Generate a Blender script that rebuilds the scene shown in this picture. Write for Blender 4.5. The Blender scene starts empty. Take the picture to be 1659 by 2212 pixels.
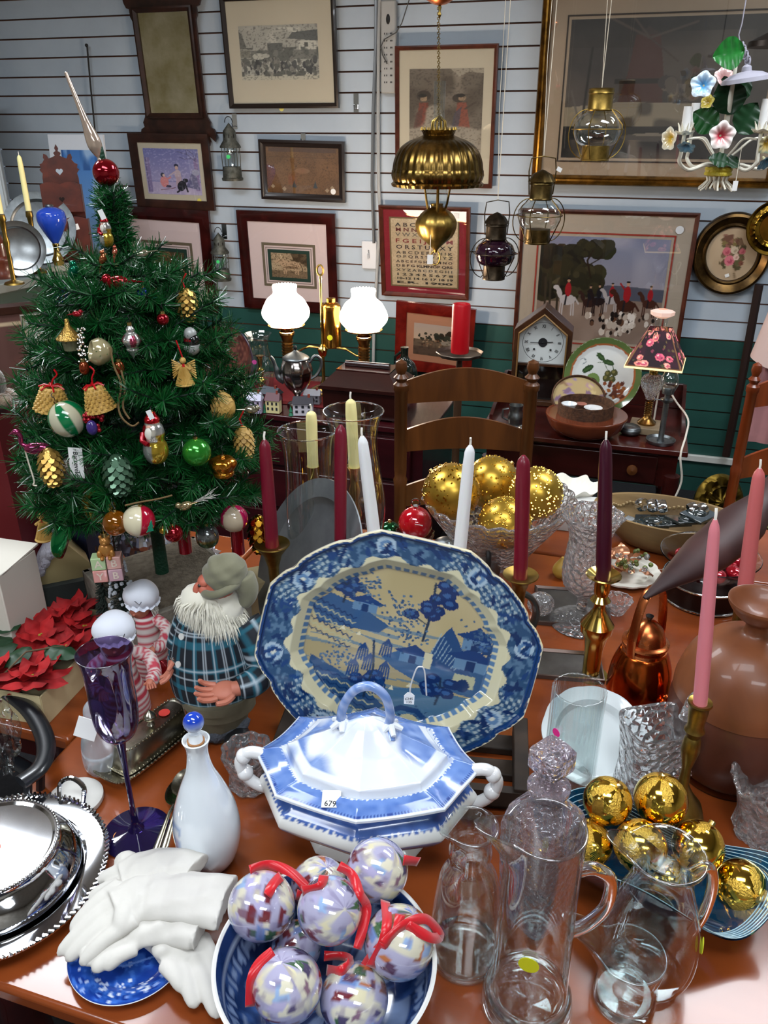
import bpy, math, random
import numpy as np
from mathutils import Vector, Matrix
S = bpy.context.scene
COL = S.collection
PI = math.pi
R = math.radians
sin, cos = math.sin, math.cos
# ------------------------------------------------------------ camera, light, exposure
H, TH, F, CX, CY = 1.55, R(25.7), 1750.0, 829.5, 1106.0
cd = bpy.data.cameras.new('camera'); cam = bpy.data.objects.new('camera', cd); COL.objects.link(cam)
cam.location = (0, 0, H); cam.rotation_euler = (PI/2 - TH, 0, 0)
cd.sensor_fit = 'VERTICAL'; cd.sensor_height = 36.0; cd.lens = F*36.0/2212; cd.clip_start = .02
S.camera = cam
S.view_settings.view_transform = 'Standard'; S.view_settings.look = 'None'
S.view_settings.exposure = 0.85; S.view_settings.gamma = 1.0; S.view_settings.use_curve_mapping = False
S.cycles.use_denoising = True
S.cycles.max_bounces = 26; S.cycles.transmission_bounces = 24; S.cycles.transparent_max_bounces = 24
S.cycles.glossy_bounces = 5; S.cycles.diffuse_bounces = 3; S.cycles.sample_clamp_indirect = 6
W = bpy.data.worlds.new('world'); S.world = W; W.use_nodes = True
W.node_tree.nodes['Background'].inputs[0].default_value = (.6, .7, .85, 1)
W.node_tree.nodes['Background'].inputs[1].default_value = .12
CEIL = 2.62
# ceiling fluorescent fixtures: x, y, length, width, yaw, watts
LAMPS = [(-1.25, 1.95, 1.2, .5, -17.3, 22), (1.25, 1.6, 1.2, .5, -17.3, 16), (-.15, .15, 1.2, .5, -17.3, 10),
         (.55, -1.3, 1.2, .5, -17.3, 18), (-1.9, -.3, 1.2, .5, -17.3, 16), (1.9, 2.75, 1.2, .3, -17.3, 3)]
def area(x, y, z, sx, sy, rz, w, col=(.9, .95, 1)):
    l = bpy.data.lights.new('fluorescent_light', 'AREA'); l.shape = 'RECTANGLE'; l.size = sx; l.size_y = sy
    l.energy = w; l.color = col
    o = bpy.data.objects.new('fluorescent_light', l); COL.objects.link(o); o.location = (x, y, z); o.rotation_euler = (0, 0, R(rz))
    return o
for x, y, a_, b_, rz, w in LAMPS: area(x, y, CEIL-.075, a_-.06, b_-.06, rz, w)
# ------------------------------------------------------------ pixel -> world on the photographed planes
ct, st = cos(TH), sin(TH)
def ray(px, py):
    u, v = (px-CX)/F, (py-CY)/F
    return u, ct - v*st, -st - v*ct
def P(px, py, z=.75):
    a, b, c = ray(px, py); t = (z-H)/c
    return Vector((a*t, b*t, z))
def PY(px, py, Y):
    a, b, c = ray(px, py); t = Y/b
    return Vector((a*t, Y, H+c*t))
def mpp(p):                                   # metres per photo pixel at a point
    return (p[1]*ct - (p[2]-H)*st)/F
WA = R(17.3); WD = 3.9
def PW(px, py, off=0.0):                      # on the back wall, off metres in front of it
    a, b, c = ray(px, py); d = WD*cos(WA) - off
    t = d/(a*sin(WA)+b*cos(WA))
    return Vector((a*t, b*t, H+c*t))
WR = Vector((cos(WA), -sin(WA), 0)); WN = Vector((-sin(WA), -cos(WA), 0))
def wl(p): return p.dot(WR)                   # wall-local horizontal coordinate
def wp(u, z, off=0): return WR*u + Vector((0, 0, z)) - WN*(WD*cos(WA)-off)
rnd = random.Random(7)
# ------------------------------------------------------------ colour, materials
def lin(h):
    if not isinstance(h, str): return tuple(h)[:3]
    c = [int(h[i:i+2], 16)/255 for i in (0, 2, 4)]
    return tuple(x/12.92 if x <= .04045 else ((x+.055)/1.055)**2.4 for x in c)
MATS = {}
def m(key, col='808080', rough=.5, metal=0, noise=None, col2=None, bump=None, trans=0, ior=1.45, coat=0, emit=0, ecol=None, wood=None, sheen=0, sss=0, painted=False, stretch=(1, 1, 1), alpha=1, rnoise=0, ramp=(.35, .65)):
    if key in MATS: return MATS[key]
    M = bpy.data.materials.new(key); M.use_nodes = True; nt = M.node_tree; N = nt.nodes; L = nt.links
    b = N['Principled BSDF']; c = lin(col)
    b.inputs['Base Color'].default_value = (*c, 1); b.inputs['Roughness'].default_value = rough
    b.inputs['Metallic'].default_value = metal; b.inputs['IOR'].default_value = ior
    b.inputs['Transmission Weight'].default_value = trans; b.inputs['Coat Weight'].default_value = coat
    b.inputs['Coat Roughness'].default_value = .06
    if sheen: b.inputs['Sheen Weight'].default_value = sheen
    if sss: b.inputs['Subsurface Weight'].default_value = sss; b.inputs['Subsurface Scale'].default_value = .01
    if alpha < 1: b.inputs['Alpha'].default_value = alpha
    if emit:
        b.inputs['Emission Color'].default_value = (*lin(ecol or col), 1); b.inputs['Emission Strength'].default_value = emit
    tc = N.new('ShaderNodeTexCoord'); mp = N.new('ShaderNodeMapping'); mp.inputs['Scale'].default_value = stretch
    L.new(tc.outputs['Object'], mp.inputs['Vector']); src = None
    if painted:
        at = N.new('ShaderNodeAttribute'); at.attribute_name = 'Col'; src = at.outputs['Color']
        L.new(src, b.inputs['Base Color'])
    if noise or wood:
        nz = N.new('ShaderNodeTexNoise'); nz.inputs['Scale'].default_value = noise or wood; nz.inputs['Detail'].default_value = 5
        nz.inputs['Roughness'].default_value = .6
        if wood: nz.inputs['Distortion'].default_value = .6
        L.new(mp.outputs[0], nz.inputs['Vector'])
        rp = N.new('ShaderNodeValToRGB'); rp.color_ramp.elements[0].position = ramp[0]; rp.color_ramp.elements[1].position = ramp[1]
        rp.color_ramp.elements[0].color = (*c, 1); rp.color_ramp.elements[1].color = (*lin(col2 or col), 1)
        L.new(nz.outputs['Fac'], rp.inputs[0]); L.new(rp.outputs[0], b.inputs['Base Color'])
        if rnoise:
            mr = N.new('ShaderNodeMapRange'); mr.inputs[3].default_value = rough; mr.inputs[4].default_value = rough+rnoise
            L.new(nz.outputs['Fac'], mr.inputs[0]); L.new(mr.outputs[0], b.inputs['Roughness'])
    if bump:
        cut = len(bump) > 3                     # cut-glass facets instead of noise
        bz = N.new('ShaderNodeTexVoronoi' if cut else 'ShaderNodeTexNoise'); bz.inputs['Scale'].default_value = bump[0]; bz.inputs['Detail'].default_value = 0 if cut else 3
        L.new(mp.outputs[0], bz.inputs['Vector']); bp = N.new('ShaderNodeBump'); bp.inputs['Strength'].default_value = bump[1]
        bp.inputs['Distance'].default_value = bump[2] if len(bump) > 2 else .002
        L.new(bz.outputs['Distance' if cut else 'Fac'], bp.inputs['Height']); L.new(bp.outputs[0], b.inputs['Normal'])
    MATS[key] = M
    return M
def thin(key, tint='f4f8f8', rough=.0, ior=1.5):       # thin blown glass: clear with a Fresnel gloss
    if key in MATS: return MATS[key]
    M = bpy.data.materials.new(key); M.use_nodes = True; nt = M.node_tree; N = nt.nodes; L = nt.links
    N.remove(N['Principled BSDF']); o = N['Material Output']
    t = N.new('ShaderNodeBsdfTransparent'); t.inputs[0].default_value = (*lin(tint), 1)
    g = N.new('ShaderNodeBsdfGlossy'); g.inputs['Roughness'].default_value = rough+.02; g.inputs[0].default_value = (1, 1, 1, 1)
    f = N.new('ShaderNodeLayerWeight'); x = N.new('ShaderNodeMixShader')      # Schlick: F0 + (1-F0)*facing^4
    pw = N.new('ShaderNodeMath'); pw.operation = 'POWER'; pw.inputs[1].default_value = 4.2; ma = N.new('ShaderNodeMath'); ma.operation = 'MULTIPLY_ADD'; ma.inputs[1].default_value = .8; ma.inputs[2].default_value = .12
    L.new(f.outputs['Facing'], pw.inputs[0]); L.new(pw.outputs[0], ma.inputs[0]); L.new(ma.outputs[0], x.inputs[0]); L.new(t.outputs[0], x.inputs[1]); L.new(g.outputs[0], x.inputs[2]); L.new(x.outputs[0], o.inputs[0])
    MATS[key] = M
    return M
# ------------------------------------------------------------ mesh builder
def T(x=0, y=0, z=0): return Matrix.Translation((x, y, z))
def RX(a): return Matrix.Rotation(R(a), 4, 'X')
def RY(a): return Matrix.Rotation(R(a), 4, 'Y')
def RZ(a): return Matrix.Rotation(R(a), 4, 'Z')
def SC(x, y=None, z=None): return Matrix.Diagonal((x, x if y is None else y, x if z is None else z, 1))
def look(d, up=(0, 0, 1)):                      # matrix taking +Z to direction d
    return Vector(d).to_track_quat('Z', 'Y').to_matrix().to_4x4()
class MB:
    def __init__(s): s.v = []; s.f = []; s.mi = []; s.c = []; s.hc = False
    def put(s, vs, fs, mi=0, M=None, col=None):
        o = len(s.v)
        if M is not None:
            vs = [tuple(M @ Vector(p)) for p in vs]
        s.v.extend(vs); s.f.extend([tuple(i+o for i in f) for f in fs]); s.mi.extend([mi]*len(fs))
        if col is None: s.c.extend([(1, 1, 1)]*len(vs))
        elif isinstance(col, (str, tuple)): s.c.extend([lin(col)]*len(vs)); s.hc = True
        elif callable(col): s.c.extend([col(*p) for p in vs]); s.hc = True
        else: s.c.extend(col); s.hc = True
        return s
    def box(s, sx, sy, sz, mi=0, M=None, col=None):            # centred in x, y; z from 0
        x, y = sx/2, sy/2
        return s.put([(-x,-y,0),(x,-y,0),(x,y,0),(-x,y,0),(-x,-y,sz),(x,-y,sz),(x,y,sz),(-x,y,sz)],
                     [(3,2,1,0),(4,5,6,7),(0,1,5,4),(1,2,6,5),(2,3,7,6),(3,0,4,7)], mi, M, col)
    def lathe(s, prof, n=40, mi=0, M=None, fn=None, col=None, close=False):
        vs = []; fs = []; k = len(prof)
        for (r, z) in prof:
            for j in range(n):
                a = 2*PI*j/n
                rr, zz = (fn(r, z, a) if fn else (r, z))
                vs.append((rr*cos(a), rr*sin(a), zz))
        for i in range(k-1 + (1 if close else 0)):
            for j in range(n):
                i2 = (i+1) % k
                a, b, c_, d = i*n+j, i*n+(j+1) % n, i2*n+(j+1) % n, i2*n+j
                fs.append((a, b, c_, d))
        if not close:
            if prof[0][0] > 1e-5: fs.append(tuple(range(n-1, -1, -1)))
            if prof[-1][0] > 1e-5 and prof[-1] != prof[0]: fs.append(tuple((k-1)*n+j for j in range(n)))
        return s.put(vs, fs, mi, M, col)
    def open_lathe(s, prof, n=40, mi=0, M=None, fn=None, col=None):
        vs = []; fs = []; k = len(prof)
        for (r, z) in prof:
            for j in range(n):
                a = 2*PI*j/n
                rr, zz = (fn(r, z, a) if fn else (r, z))
                vs.append((rr*cos(a), rr*sin(a), zz))
        for i in range(k-1):
            for j in range(n): fs.append((i*n+j, i*n+(j+1) % n, (i+1)*n+(j+1) % n, (i+1)*n+j))
        return s.put(vs, fs, mi, M, col)
    def sph(s, r=1, c=(0, 0, 0), n=24, mi=0, M=None, fn=None, col=None, sq=(1, 1, 1)):
        vs = [(0, 0, -1)]; k = n//2
        for i in range(1, k):
            ph = -PI/2 + PI*i/k
            for j in range(n):
                a = 2*PI*j/n; vs.append((cos(ph)*cos(a), cos(ph)*sin(a), sin(ph)))
        vs.append((0, 0, 1)); fs = []
        for j in range(n): fs.append((0, 1+(j+1) % n, 1+j)[::1])
        for i in range(k-2):
            for j in range(n): fs.append((1+i*n+j, 1+i*n+(j+1) % n, 1+(i+1)*n+(j+1) % n, 1+(i+1)*n+j))
        b = 1+(k-2)*n; t = len(vs)-1
        for j in range(n): fs.append((b+j, b+(j+1) % n, t))
        out = []
        for p in vs:
            q = r*(fn(*p) if fn else 1); out.append((c[0]+p[0]*q*sq[0], c[1]+p[1]*q*sq[1], c[2]+p[2]*q*sq[2]))
        if callable(col): cc = [col(*p) for p in vs]; return s.put(out, fs, mi, M, cc)
        return s.put(out, fs, mi, M, col)
    def tube(s, pts, r, n=8, mi=0, M=None, col=None, flat=1.0, closed=False):
        pts = [Vector(p) for p in pts]; k = len(pts); vs = []; fs = []; up = None
        for i, p in enumerate(pts):
            if closed: d = pts[(i+1) % k]-pts[i-1]
            else: d = pts[min(i+1, k-1)]-pts[max(i-1, 0)]
            if d.length < 1e-9: d = Vector((0, 0, 1))
            d.normalize()
            if up is None:
                up = Vector((0, 0, 1)) if abs(d.z) < .9 else Vector((1, 0, 0))
            sd = d.cross(up).normalized(); up = sd.cross(d).normalized()
            rr = r[i] if isinstance(r, (list, tuple)) else r
            for j in range(n):
                a = 2*PI*j/n; vs.append(tuple(p + sd*(cos(a)*rr) + up*(sin(a)*rr*flat)))
        for i in range(k-1 + (1 if closed else 0)):
            i2 = (i+1) % k
            for j in range(n): fs.append((i*n+j, i*n+(j+1) % n, i2*n+(j+1) % n, i2*n+j))
        if not closed: fs.append(tuple(range(n-1, -1, -1))); fs.append(tuple((k-1)*n+j for j in range(n)))
        return s.put(vs, fs, mi, M, col)
    def prism(s, poly, z0, z1, mi=0, M=None, col=None):
        n = len(poly); vs = [(x, y, z0) for x, y in poly]+[(x, y, z1) for x, y in poly]
        fs = [tuple(range(n-1, -1, -1)), tuple(range(n, 2*n))]+[(j, (j+1) % n, n+(j+1) % n, n+j) for j in range(n)]
        return s.put(vs, fs, mi, M, col)
    def grid(s, nu, nv, fn, mi=0, M=None, col=None, wrap=False):
        vs = [fn(i/(nu if wrap else nu-1), j/(nv-1)) for j in range(nv) for i in range(nu)]; fs = []
        for j in range(nv-1):
            for i in range(nu if wrap else nu-1):
                i2 = (i+1) % nu; fs.append((j*nu+i, j*nu+i2, (j+1)*nu+i2, (j+1)*nu+i))
        if callable(col): col = [col(i/(nu if wrap else nu-1), j/(nv-1)) for j in range(nv) for i in range(nu)]
        return s.put(vs, fs, mi, M, col)
    def frame(s, w, h, t, d, mi=0, M=None, prof=None, col=None):   # picture frame in xz, centre 0, front at -y; prof = [(in, y)]
        prof = prof or [(0, 0), (0, -d), (t*.35, -d*1.15), (t*.8, -d*.75), (t, -d*.6), (t, 0)]
        vs = []; fs = []; k = len(prof)
        for (q, y) in prof:
            x, z = w/2-q, h/2-q; vs += [(-x, y, -z), (x, y, -z), (x, y, z), (-x, y, z)]
        for i in range(k-1):
            for j in range(4): fs.append((i*4+j, i*4+(j+1) % 4, (i+1)*4+(j+1) % 4, (i+1)*4+j))
        return s.put(vs, fs, mi, M, col)
    def panel(s, ras, w, h, mi=0, M=None):                      # painted panel in xz plane facing -y
        A = ras.out(); n, k = A.shape[:2]
        xs = np.linspace(-w/2, w/2, k); zs = np.linspace(h/2, -h/2, n)
        vs = [(x, 0, z) for z in zs for x in xs]
        fs = [(j*k+i+k, j*k+i+k+1, j*k+i+1, j*k+i) for j in range(n-1) for i in range(k-1)]
        return s.put(vs, fs, mi, M, [tuple(c) for c in A.reshape(-1, 3)])
    def text(s, txt, size, mi=0, M=None, col=None, align='CENTER', depth=0.0, bold=0.0, fit=None):
        c = bpy.data.curves.new('lettering', 'FONT'); c.body = txt; c.size = size; c.align_x = align; c.align_y = 'CENTER'
        c.resolution_u = 2; c.extrude = depth; c.offset = bold
        o = bpy.data.objects.new('lettering', c); COL.objects.link(o)
        me = o.evaluated_get(bpy.context.evaluated_depsgraph_get()).to_mesh()
        k = 1.0
        if fit: xs = [v.co.x for v in me.vertices]; k = fit/(max(xs)-min(xs))
        s.put([(v.co.x*k, v.co.y, v.co.z) for v in me.vertices], [tuple(p.vertices) for p in me.polygons], mi, M, col)
        bpy.data.objects.remove(o); bpy.data.curves.remove(c)
        return s
    def build(s, name, mats, parent=None, loc=None, rot=None, ang=38, bevel=0, sub=0, M=None, flat=False):
        me = bpy.data.meshes.new(name); me.from_pydata(s.v, [], s.f)
        for q in (mats if isinstance(mats, (list, tuple)) else [mats]): me.materials.append(q)
        me.polygons.foreach_set('material_index', s.mi)
        if not flat:
            me.polygons.foreach_set('use_smooth', [True]*len(s.f)); me.set_sharp_from_angle(angle=R(ang))
        if s.hc:
            a = me.color_attributes.new('Col', 'FLOAT_COLOR', 'POINT')
            arr = np.ones((len(s.v), 4), dtype=np.float32); arr[:, :3] = np.array(s.c, dtype=np.float32); a.data.foreach_set('color', arr.ravel())
        me.update()
        o = bpy.data.objects.new(name, me); COL.objects.link(o)
        if parent: o.parent = parent
        if M is not None: o.matrix_local = M
        if loc is not None: o.location = loc
        if rot is not None: o.rotation_euler = [R(a) for a in rot]
        if bevel: b = o.modifiers.new('bevel', 'BEVEL'); b.width = bevel; b.segments = 2; b.limit_method = 'ANGLE'
        if sub: b = o.modifiers.new('smooth', 'SUBSURF'); b.levels = sub; b.render_levels = sub
        return o
def mb(): return MB()
def thing(name, label, cat, loc=(0, 0, 0), rot=(0, 0, 0), group=None):
    o = bpy.data.objects.new(name, None); COL.objects.link(o); o.location = loc; o.rotation_euler = [R(a) for a in rot]
    o.empty_display_size = .05
    o['label'] = label; o['category'] = cat
    if group: o['group'] = group
    return o
def tag(o, label, cat, group=None, kind=None):
    o['label'] = label; o['category'] = cat
    if group: o['group'] = group
    if kind: o['kind'] = kind
    return o
def struct(o): o['kind'] = 'structure'; return o
def copy_thing(root, loc, rot=None, label=None, scale=None):
    c = root.copy(); COL.objects.link(c); c.location = loc
    if rot is not None: c.rotation_euler = [R(a) for a in rot]
    if label: c['label'] = label
    if scale: c.scale = (scale,)*3
    for ch in root.children:
        d = ch.copy(); COL.objects.link(d); d.parent = c
        for g in ch.children:
            e = g.copy(); COL.objects.link(e); e.parent = d
    return c
def pprof(base, lst):                    # (radius px, y px) pairs of a vertical thing standing at base -> local (r, z)
    out = []
    for r, y in lst:
        q = PY(CX, y, base[1]); out.append((r*mpp(q), q[2]-base[2]))
    return out
def shell(outer, t, floor=None):         # outer profile bottom->top -> closed wall with thickness t
    inner = [(max(r-t, 1e-4), z) for r, z in outer[::-1]]
    zb = outer[0][1] + (floor or t)
    inner = [(r, max(z, zb)) for r, z in inner if z > zb*0+outer[0][1]-1e-9]
    return [(1e-5, outer[0][1])]+outer+inner+[(1e-5, zb)]
def sm(prof, n=4):                       # smooth a profile with Catmull-Rom
    out = []; k = len(prof)
    for i in range(k-1):
        p0, p1, p2, p3 = prof[max(i-1, 0)], prof[i], prof[i+1], prof[min(i+2, k-1)]
        for j in range(n):
            t = j/n; q = []
            for a, b, c, d in zip(p0, p1, p2, p3):
                q.append(.5*((2*b)+(-a+c)*t+(2*a-5*b+4*c-d)*t*t+(-a+3*b-3*c+d)*t**3))
            out.append(tuple(q))
    out.append(prof[-1])
    return out
def smr(prof, n=4): return [(max(r, 1e-5), z) for r, z in sm(prof, n)]
# ------------------------------------------------------------ small painting kit for prints and transfer patterns
def vnoise(w, h, nx, ny, seed):
    g = np.random.RandomState(seed).rand(ny+2, nx+2)
    x = np.linspace(0, nx, w, endpoint=False); y = np.linspace(0, ny, h, endpoint=False)
    xi = x.astype(int); yi = y.astype(int); fx = x-xi; fy = (y-yi)[:, None]; fx = fx*fx*(3-2*fx); fy = fy*fy*(3-2*fy)
    a = g[yi][:, xi]; b = g[yi][:, xi+1]; c = g[yi+1][:, xi]; d = g[yi+1][:, xi+1]
    return (a*(1-fx)+b*fx)*(1-fy)+(c*(1-fx)+d*fx)*fy
class Ras:
    def __init__(s, w, h, col):
        s.w, s.h = w, h; s.A = np.zeros((h, w, 3)); s.A[:] = [int(col[i:i+2], 16)/255 for i in (0, 2, 4)]
        s.X, s.Y = np.meshgrid((np.arange(w)+.5)/w, (np.arange(h)+.5)/h); s.k = h/w
    def mix(s, mask, col, a=1.0):
        c = np.array([int(col[i:i+2], 16)/255 for i in (0, 2, 4)]); mk = (mask*a)[..., None]; s.A = s.A*(1-mk)+c*mk; return s
    def grad(s, y0, y1, c0, c1):
        t = np.clip((s.Y-y0)/(y1-y0), 0, 1); m_ = ((s.Y >= y0) & (s.Y <= y1)).astype(float)
        s.mix(m_, c0); s.mix(m_*t, c1); return s
    def ell(s, x, y, rx, ry, col, a=1.0, rot=0, soft=0):
        dx = s.X-x; dy = (s.Y-y)*s.k; c, q = cos(R(rot)), sin(R(rot)); d = ((dx*c+dy*q)/rx)**2+((-dx*q+dy*c)/(ry*s.k))**2
        mk = (d < 1).astype(float) if not soft else np.clip((1-d)/soft, 0, 1); return s.mix(mk, col, a)
    def rect(s, x0, y0, x1, y1, col, a=1.0):
        return s.mix(((s.X >= x0) & (s.X <= x1) & (s.Y >= y0) & (s.Y <= y1)).astype(float), col, a)
    def poly(s, pts, col, a=1.0):
        ins = np.zeros(s.X.shape, bool); n = len(pts)
        for i in range(n):
            x1, y1 = pts[i]; x2, y2 = pts[(i+1) % n]
            if y1 == y2: continue
            cnd = ((s.Y < y1) != (s.Y < y2)) & (s.X < (x2-x1)*(s.Y-y1)/(y2-y1)+x1); ins ^= cnd
        return s.mix(ins.astype(float), col, a)
    def line(s, pts, w, col, a=1.0):
        mk = np.zeros(s.X.shape)
        for (x1, y1), (x2, y2) in zip(pts[:-1], pts[1:]):
            dx, dy = x2-x1, (y2-y1)*s.k; L2 = dx*dx+dy*dy+1e-12
            t = np.clip(((s.X-x1)*dx+(s.Y-y1)*s.k*dy)/L2, 0, 1)
            d = np.hypot(s.X-x1-t*dx, (s.Y-y1)*s.k-t*dy); mk = np.maximum(mk, np.clip((w/2-d)*s.w+.5, 0, 1))
        return s.mix(mk, col, a)
    def nz(s, nx, ny, seed, col, lo=.5, hi=.7, a=1.0, reg=None):
        q = np.clip((vnoise(s.w, s.h, nx, ny, seed)-lo)/(hi-lo), 0, 1)
        if reg is not None: q = q*((s.X >= reg[0]) & (s.Y >= reg[1]) & (s.X <= reg[2]) & (s.Y <= reg[3]))
        return s.mix(q, col, a)
    def blobs(s, n, reg, size, cols, seed, a=1.0, asp=1.0):
        r = random.Random(seed)
        for _ in range(n):
            z = size*r.uniform(.5, 1.3); s.ell(r.uniform(reg[0], reg[2]), r.uniform(reg[1], reg[3]), z, z/s.k*asp, r.choice(cols), a)
        return s
    def out(s):
        A = np.clip(s.A, 0, 1); return np.where(A <= .04045, A/12.92, ((A+.055)/1.055)**2.4)
    def at(s, u, v):
        if not hasattr(s, 'L'): s.L = s.out()
        i = min(max(int(v*s.h), 0), s.h-1); j = min(max(int(u*s.w), 0), s.w-1); return tuple(s.L[i, j])
PAINT = m('painted_matte', rough=.7, painted=True)
PAINTG = m('painted_glazed', rough=.12, painted=True, coat=.6)
PAINTP = m('painted_print_under_glass', rough=.35, painted=True, coat=.35)
# ------------------------------------------------------------ shared materials
BRASS = m('polished_brass', 'd2b566', .16, 1, noise=30, col2='b89a4c')
OLDBRASS = m('aged_brass', 'a88a48', .28, 1, noise=25, col2='74602e', rnoise=.2)
COPPER = m('copper', 'dd8450', .2, 1, noise=14, col2='b86236', rnoise=.15)
PEWTER = m('pewter', '8c9294', .32, 1, noise=18, col2='6c7174', rnoise=.15)
SILVER = m('polished_silver', 'e4e6ea', .06, 1, noise=20, col2='d0d2d8')
OLDSILVER = m('tarnished_silver', 'bdb9a8', .16, 1, noise=25, col2='857f6c', rnoise=.2)
GOLDM = m('gold_foil', 'ecc452', .1, 1)
IRON = m('dark_iron', '2c2b2b', .45, .6)
CHROME = m('chrome', 'd8dadc', .1, 1)
WAXB = m('burgundy_wax', '6e0f25', .38, coat=.2, sss=.05); WAXW = m('white_wax', 'e6e8ea', .4, sss=.1)
WAXC = m('cream_wax', 'efe3a0', .42, sss=.1); WAXP = m('pink_wax', 'd9808a', .4, sss=.1); WAXR = m('red_wax', 'b30a18', .35, sss=.05)
WICK = m('cotton_wick', 'e9e4da', .9)
GLASS = m('clear_glass', 'ffffff', .0, trans=1, ior=1.34)
CRYSTAL = m('cut_crystal', 'fafafc', .02, trans=.93, ior=1.52, bump=(95, .9, .006, 1))
THIN = thin('thin_glass'); WHITEP = m('white_paper', 'e8e8e6', .8); INK = m('black_ink', '16161a', .7)
OAK = m('mid_brown_wood', '6b3d18', .38, wood=9, col2='3f210c', stretch=(1, 1, .12), coat=.2)
DARKW = m('dark_wood', '3a1d12', .35, wood=8, col2='22100a', stretch=(.15, 1, 1), coat=.2)
MAHOG = m('mahogany', '4e1611', .25, wood=10, col2='2a0a09', stretch=(.15, 1, 1), coat=.4)
CREAM = m('cream_porcelain', 'eae6da', .1, coat=.6); WHITEC = m('white_porcelain', 'e9eef2', .08, coat=.8)
STRING = m('string', 'd8cfbc', .9); GREENS = m('green_metal_sticker', '2fd04a', .6)
def sticker(parent, c, r, M, label=None):
    s_ = mb().lathe([(1e-5, 0), (r, 0), (r, .0004), (1e-5, .0004)], 20).build('price_sticker', m('sticker_'+c, c, .6), parent, M=M)
    if label: s_['label'] = label
    return s_
def vessel(outer, t, ft):                # closed glass wall: outer profile bottom -> rim, thickness t, floor ft
    z0 = outer[0][1]; inn = [(max(r-t, 1e-4), z) for r, z in outer[::-1] if z > z0+ft]
    r0 = inn[-1][0]; ro, zo = outer[-1]; arc = [(ro-t/2+t*.62*cos(a), zo+t*.62*sin(a)) for a in (-.4, .2, .8, 1.4, 2.0, 2.6, 3.3)]; return [(1e-5, z0)]+outer[:-1]+arc+inn[1:]+[(r0*.96, z0+ft*1.05), (1e-5, z0+ft)]
# ============================================================ THE ROOM
WHITEW = m('slatwall_pale_grey', 'b6c3cf', .55, noise=3, col2='acb9c6'); GREENW = m('slatwall_green', '235049', .5, noise=4, col2='1a423d')
GROOVE = m('slat_groove_brown', '6b4636', .8)
OFFW = m('plain_wall_paint', 'b5afa2', .8, noise=2, col2='9c968a')
PITCH, Z0 = .0798, .707
def slats(name, u0, u1, z0, z1, mat, M, kind=True, parent=None):
    b = mb(); b.put([(u0, .012, z0), (u1, .012, z0), (u1, .012, z1), (u0, .012, z1)], [(0, 1, 2, 3)], 1)
    k0 = math.floor((z0-Z0)/PITCH+1e-6)
    z = Z0+k0*PITCH
    while z < z1-1e-4:
        a, c = max(z+.0035, z0), min(z+PITCH-.0035, z1)
        if c > a:
            b.put([(u0, 0, a), (u1, 0, a), (u1, 0, c), (u0, 0, c), (u0, .012, a), (u1, .012, a), (u1, .012, c), (u0, .012, c)],
                  [(0, 1, 2, 3), (3, 2, 6, 7), (0, 4, 5, 1)], 0)
        z += PITCH
    b.put([(u0, .012, z0), (u0, .05, z0), (u0, .05, z1), (u0, .012, z1), (u1, .012, z0), (u1, .05, z0), (u1, .05, z1), (u1, .012, z1)],
          [(0, 1, 2, 3), (7, 6, 5, 4), (1, 5, 6, 2)], 0)
    o = b.build(name, [mat, GROOVE], parent, M=M, flat=True)
    if kind: struct(o)
    return o
MW = T(*wp(0, 0)) @ RZ(-17.3)
slats('wall_back', -3.2, 2.9, Z0, CEIL, WHITEW, MW)
slats('wall_back_lower', -3.2, 2.9, 0, Z0, GREENW, MW)
struct(mb().box(6.1, .02, .03, 0, T(-.15, -.008, .15)).build('trim_1', m('trim_white', 'c9ccc8', .5), M=MW, bevel=.003))
fl = mb().put([(-4.5, -3.2, 0), (4.2, -3.2, 0), (4.2, 6, 0), (-4.5, 6, 0)], [(0, 1, 2, 3)]).build('floor', m('dark_carpet', '1c1d22', .95, noise=60, col2='121318'), flat=True); struct(fl)
ce = mb().put([(-4.5, -3.2, CEIL), (-4.5, 6, CEIL), (4.2, 6, CEIL), (4.2, -3.2, CEIL)], [(0, 1, 2, 3)]).build('ceiling', m('ceiling_tile', 'c8c5be', .9, noise=9, col2='b8b4ac'), flat=True); struct(ce)
for nm, a, b_ in (('wall_left', (-3.6, -3.2), (-3.6, 6)), ('wall_right', (3.3, 6), (3.3, -3.2)), ('wall_front', (4.2, -2.6), (-4.5, -2.6))):
    M_ = mb().put([(a[0], a[1], 0), (b_[0], b_[1], 0), (b_[0], b_[1], CEIL), (a[0], a[1], CEIL)], [(0, 1, 2, 3)]).build(nm, OFFW, flat=True); struct(M_)
DIFF = m('lamp_diffuser', 'f2f4f6', .6, emit=1.6, ecol='e8f2ff')
for i, (x, y, a_, b_, rz, w) in enumerate(LAMPS):
    t = thing('ceiling_light', ['fluorescent ceiling panel above the Christmas tree side', 'fluorescent ceiling panel above the right side of the room', 'fluorescent ceiling panel above the front table', 'fluorescent ceiling panel behind the viewer on the right', 'fluorescent ceiling panel behind the viewer on the left', 'small fluorescent ceiling panel near the far right wall'][i], 'light', (x, y, CEIL-.06), (0, 0, rz), 'ceiling lights')
    mb().frame(a_, b_, .03, .05, 0, RX(90)).build('light_frame', m('fixture_white', 'd8d8d8', .5), t)
    mb().box(a_-.06, b_-.06, .004, 0, T(0, 0, .01)).build('diffuser', DIFF, t)
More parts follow.
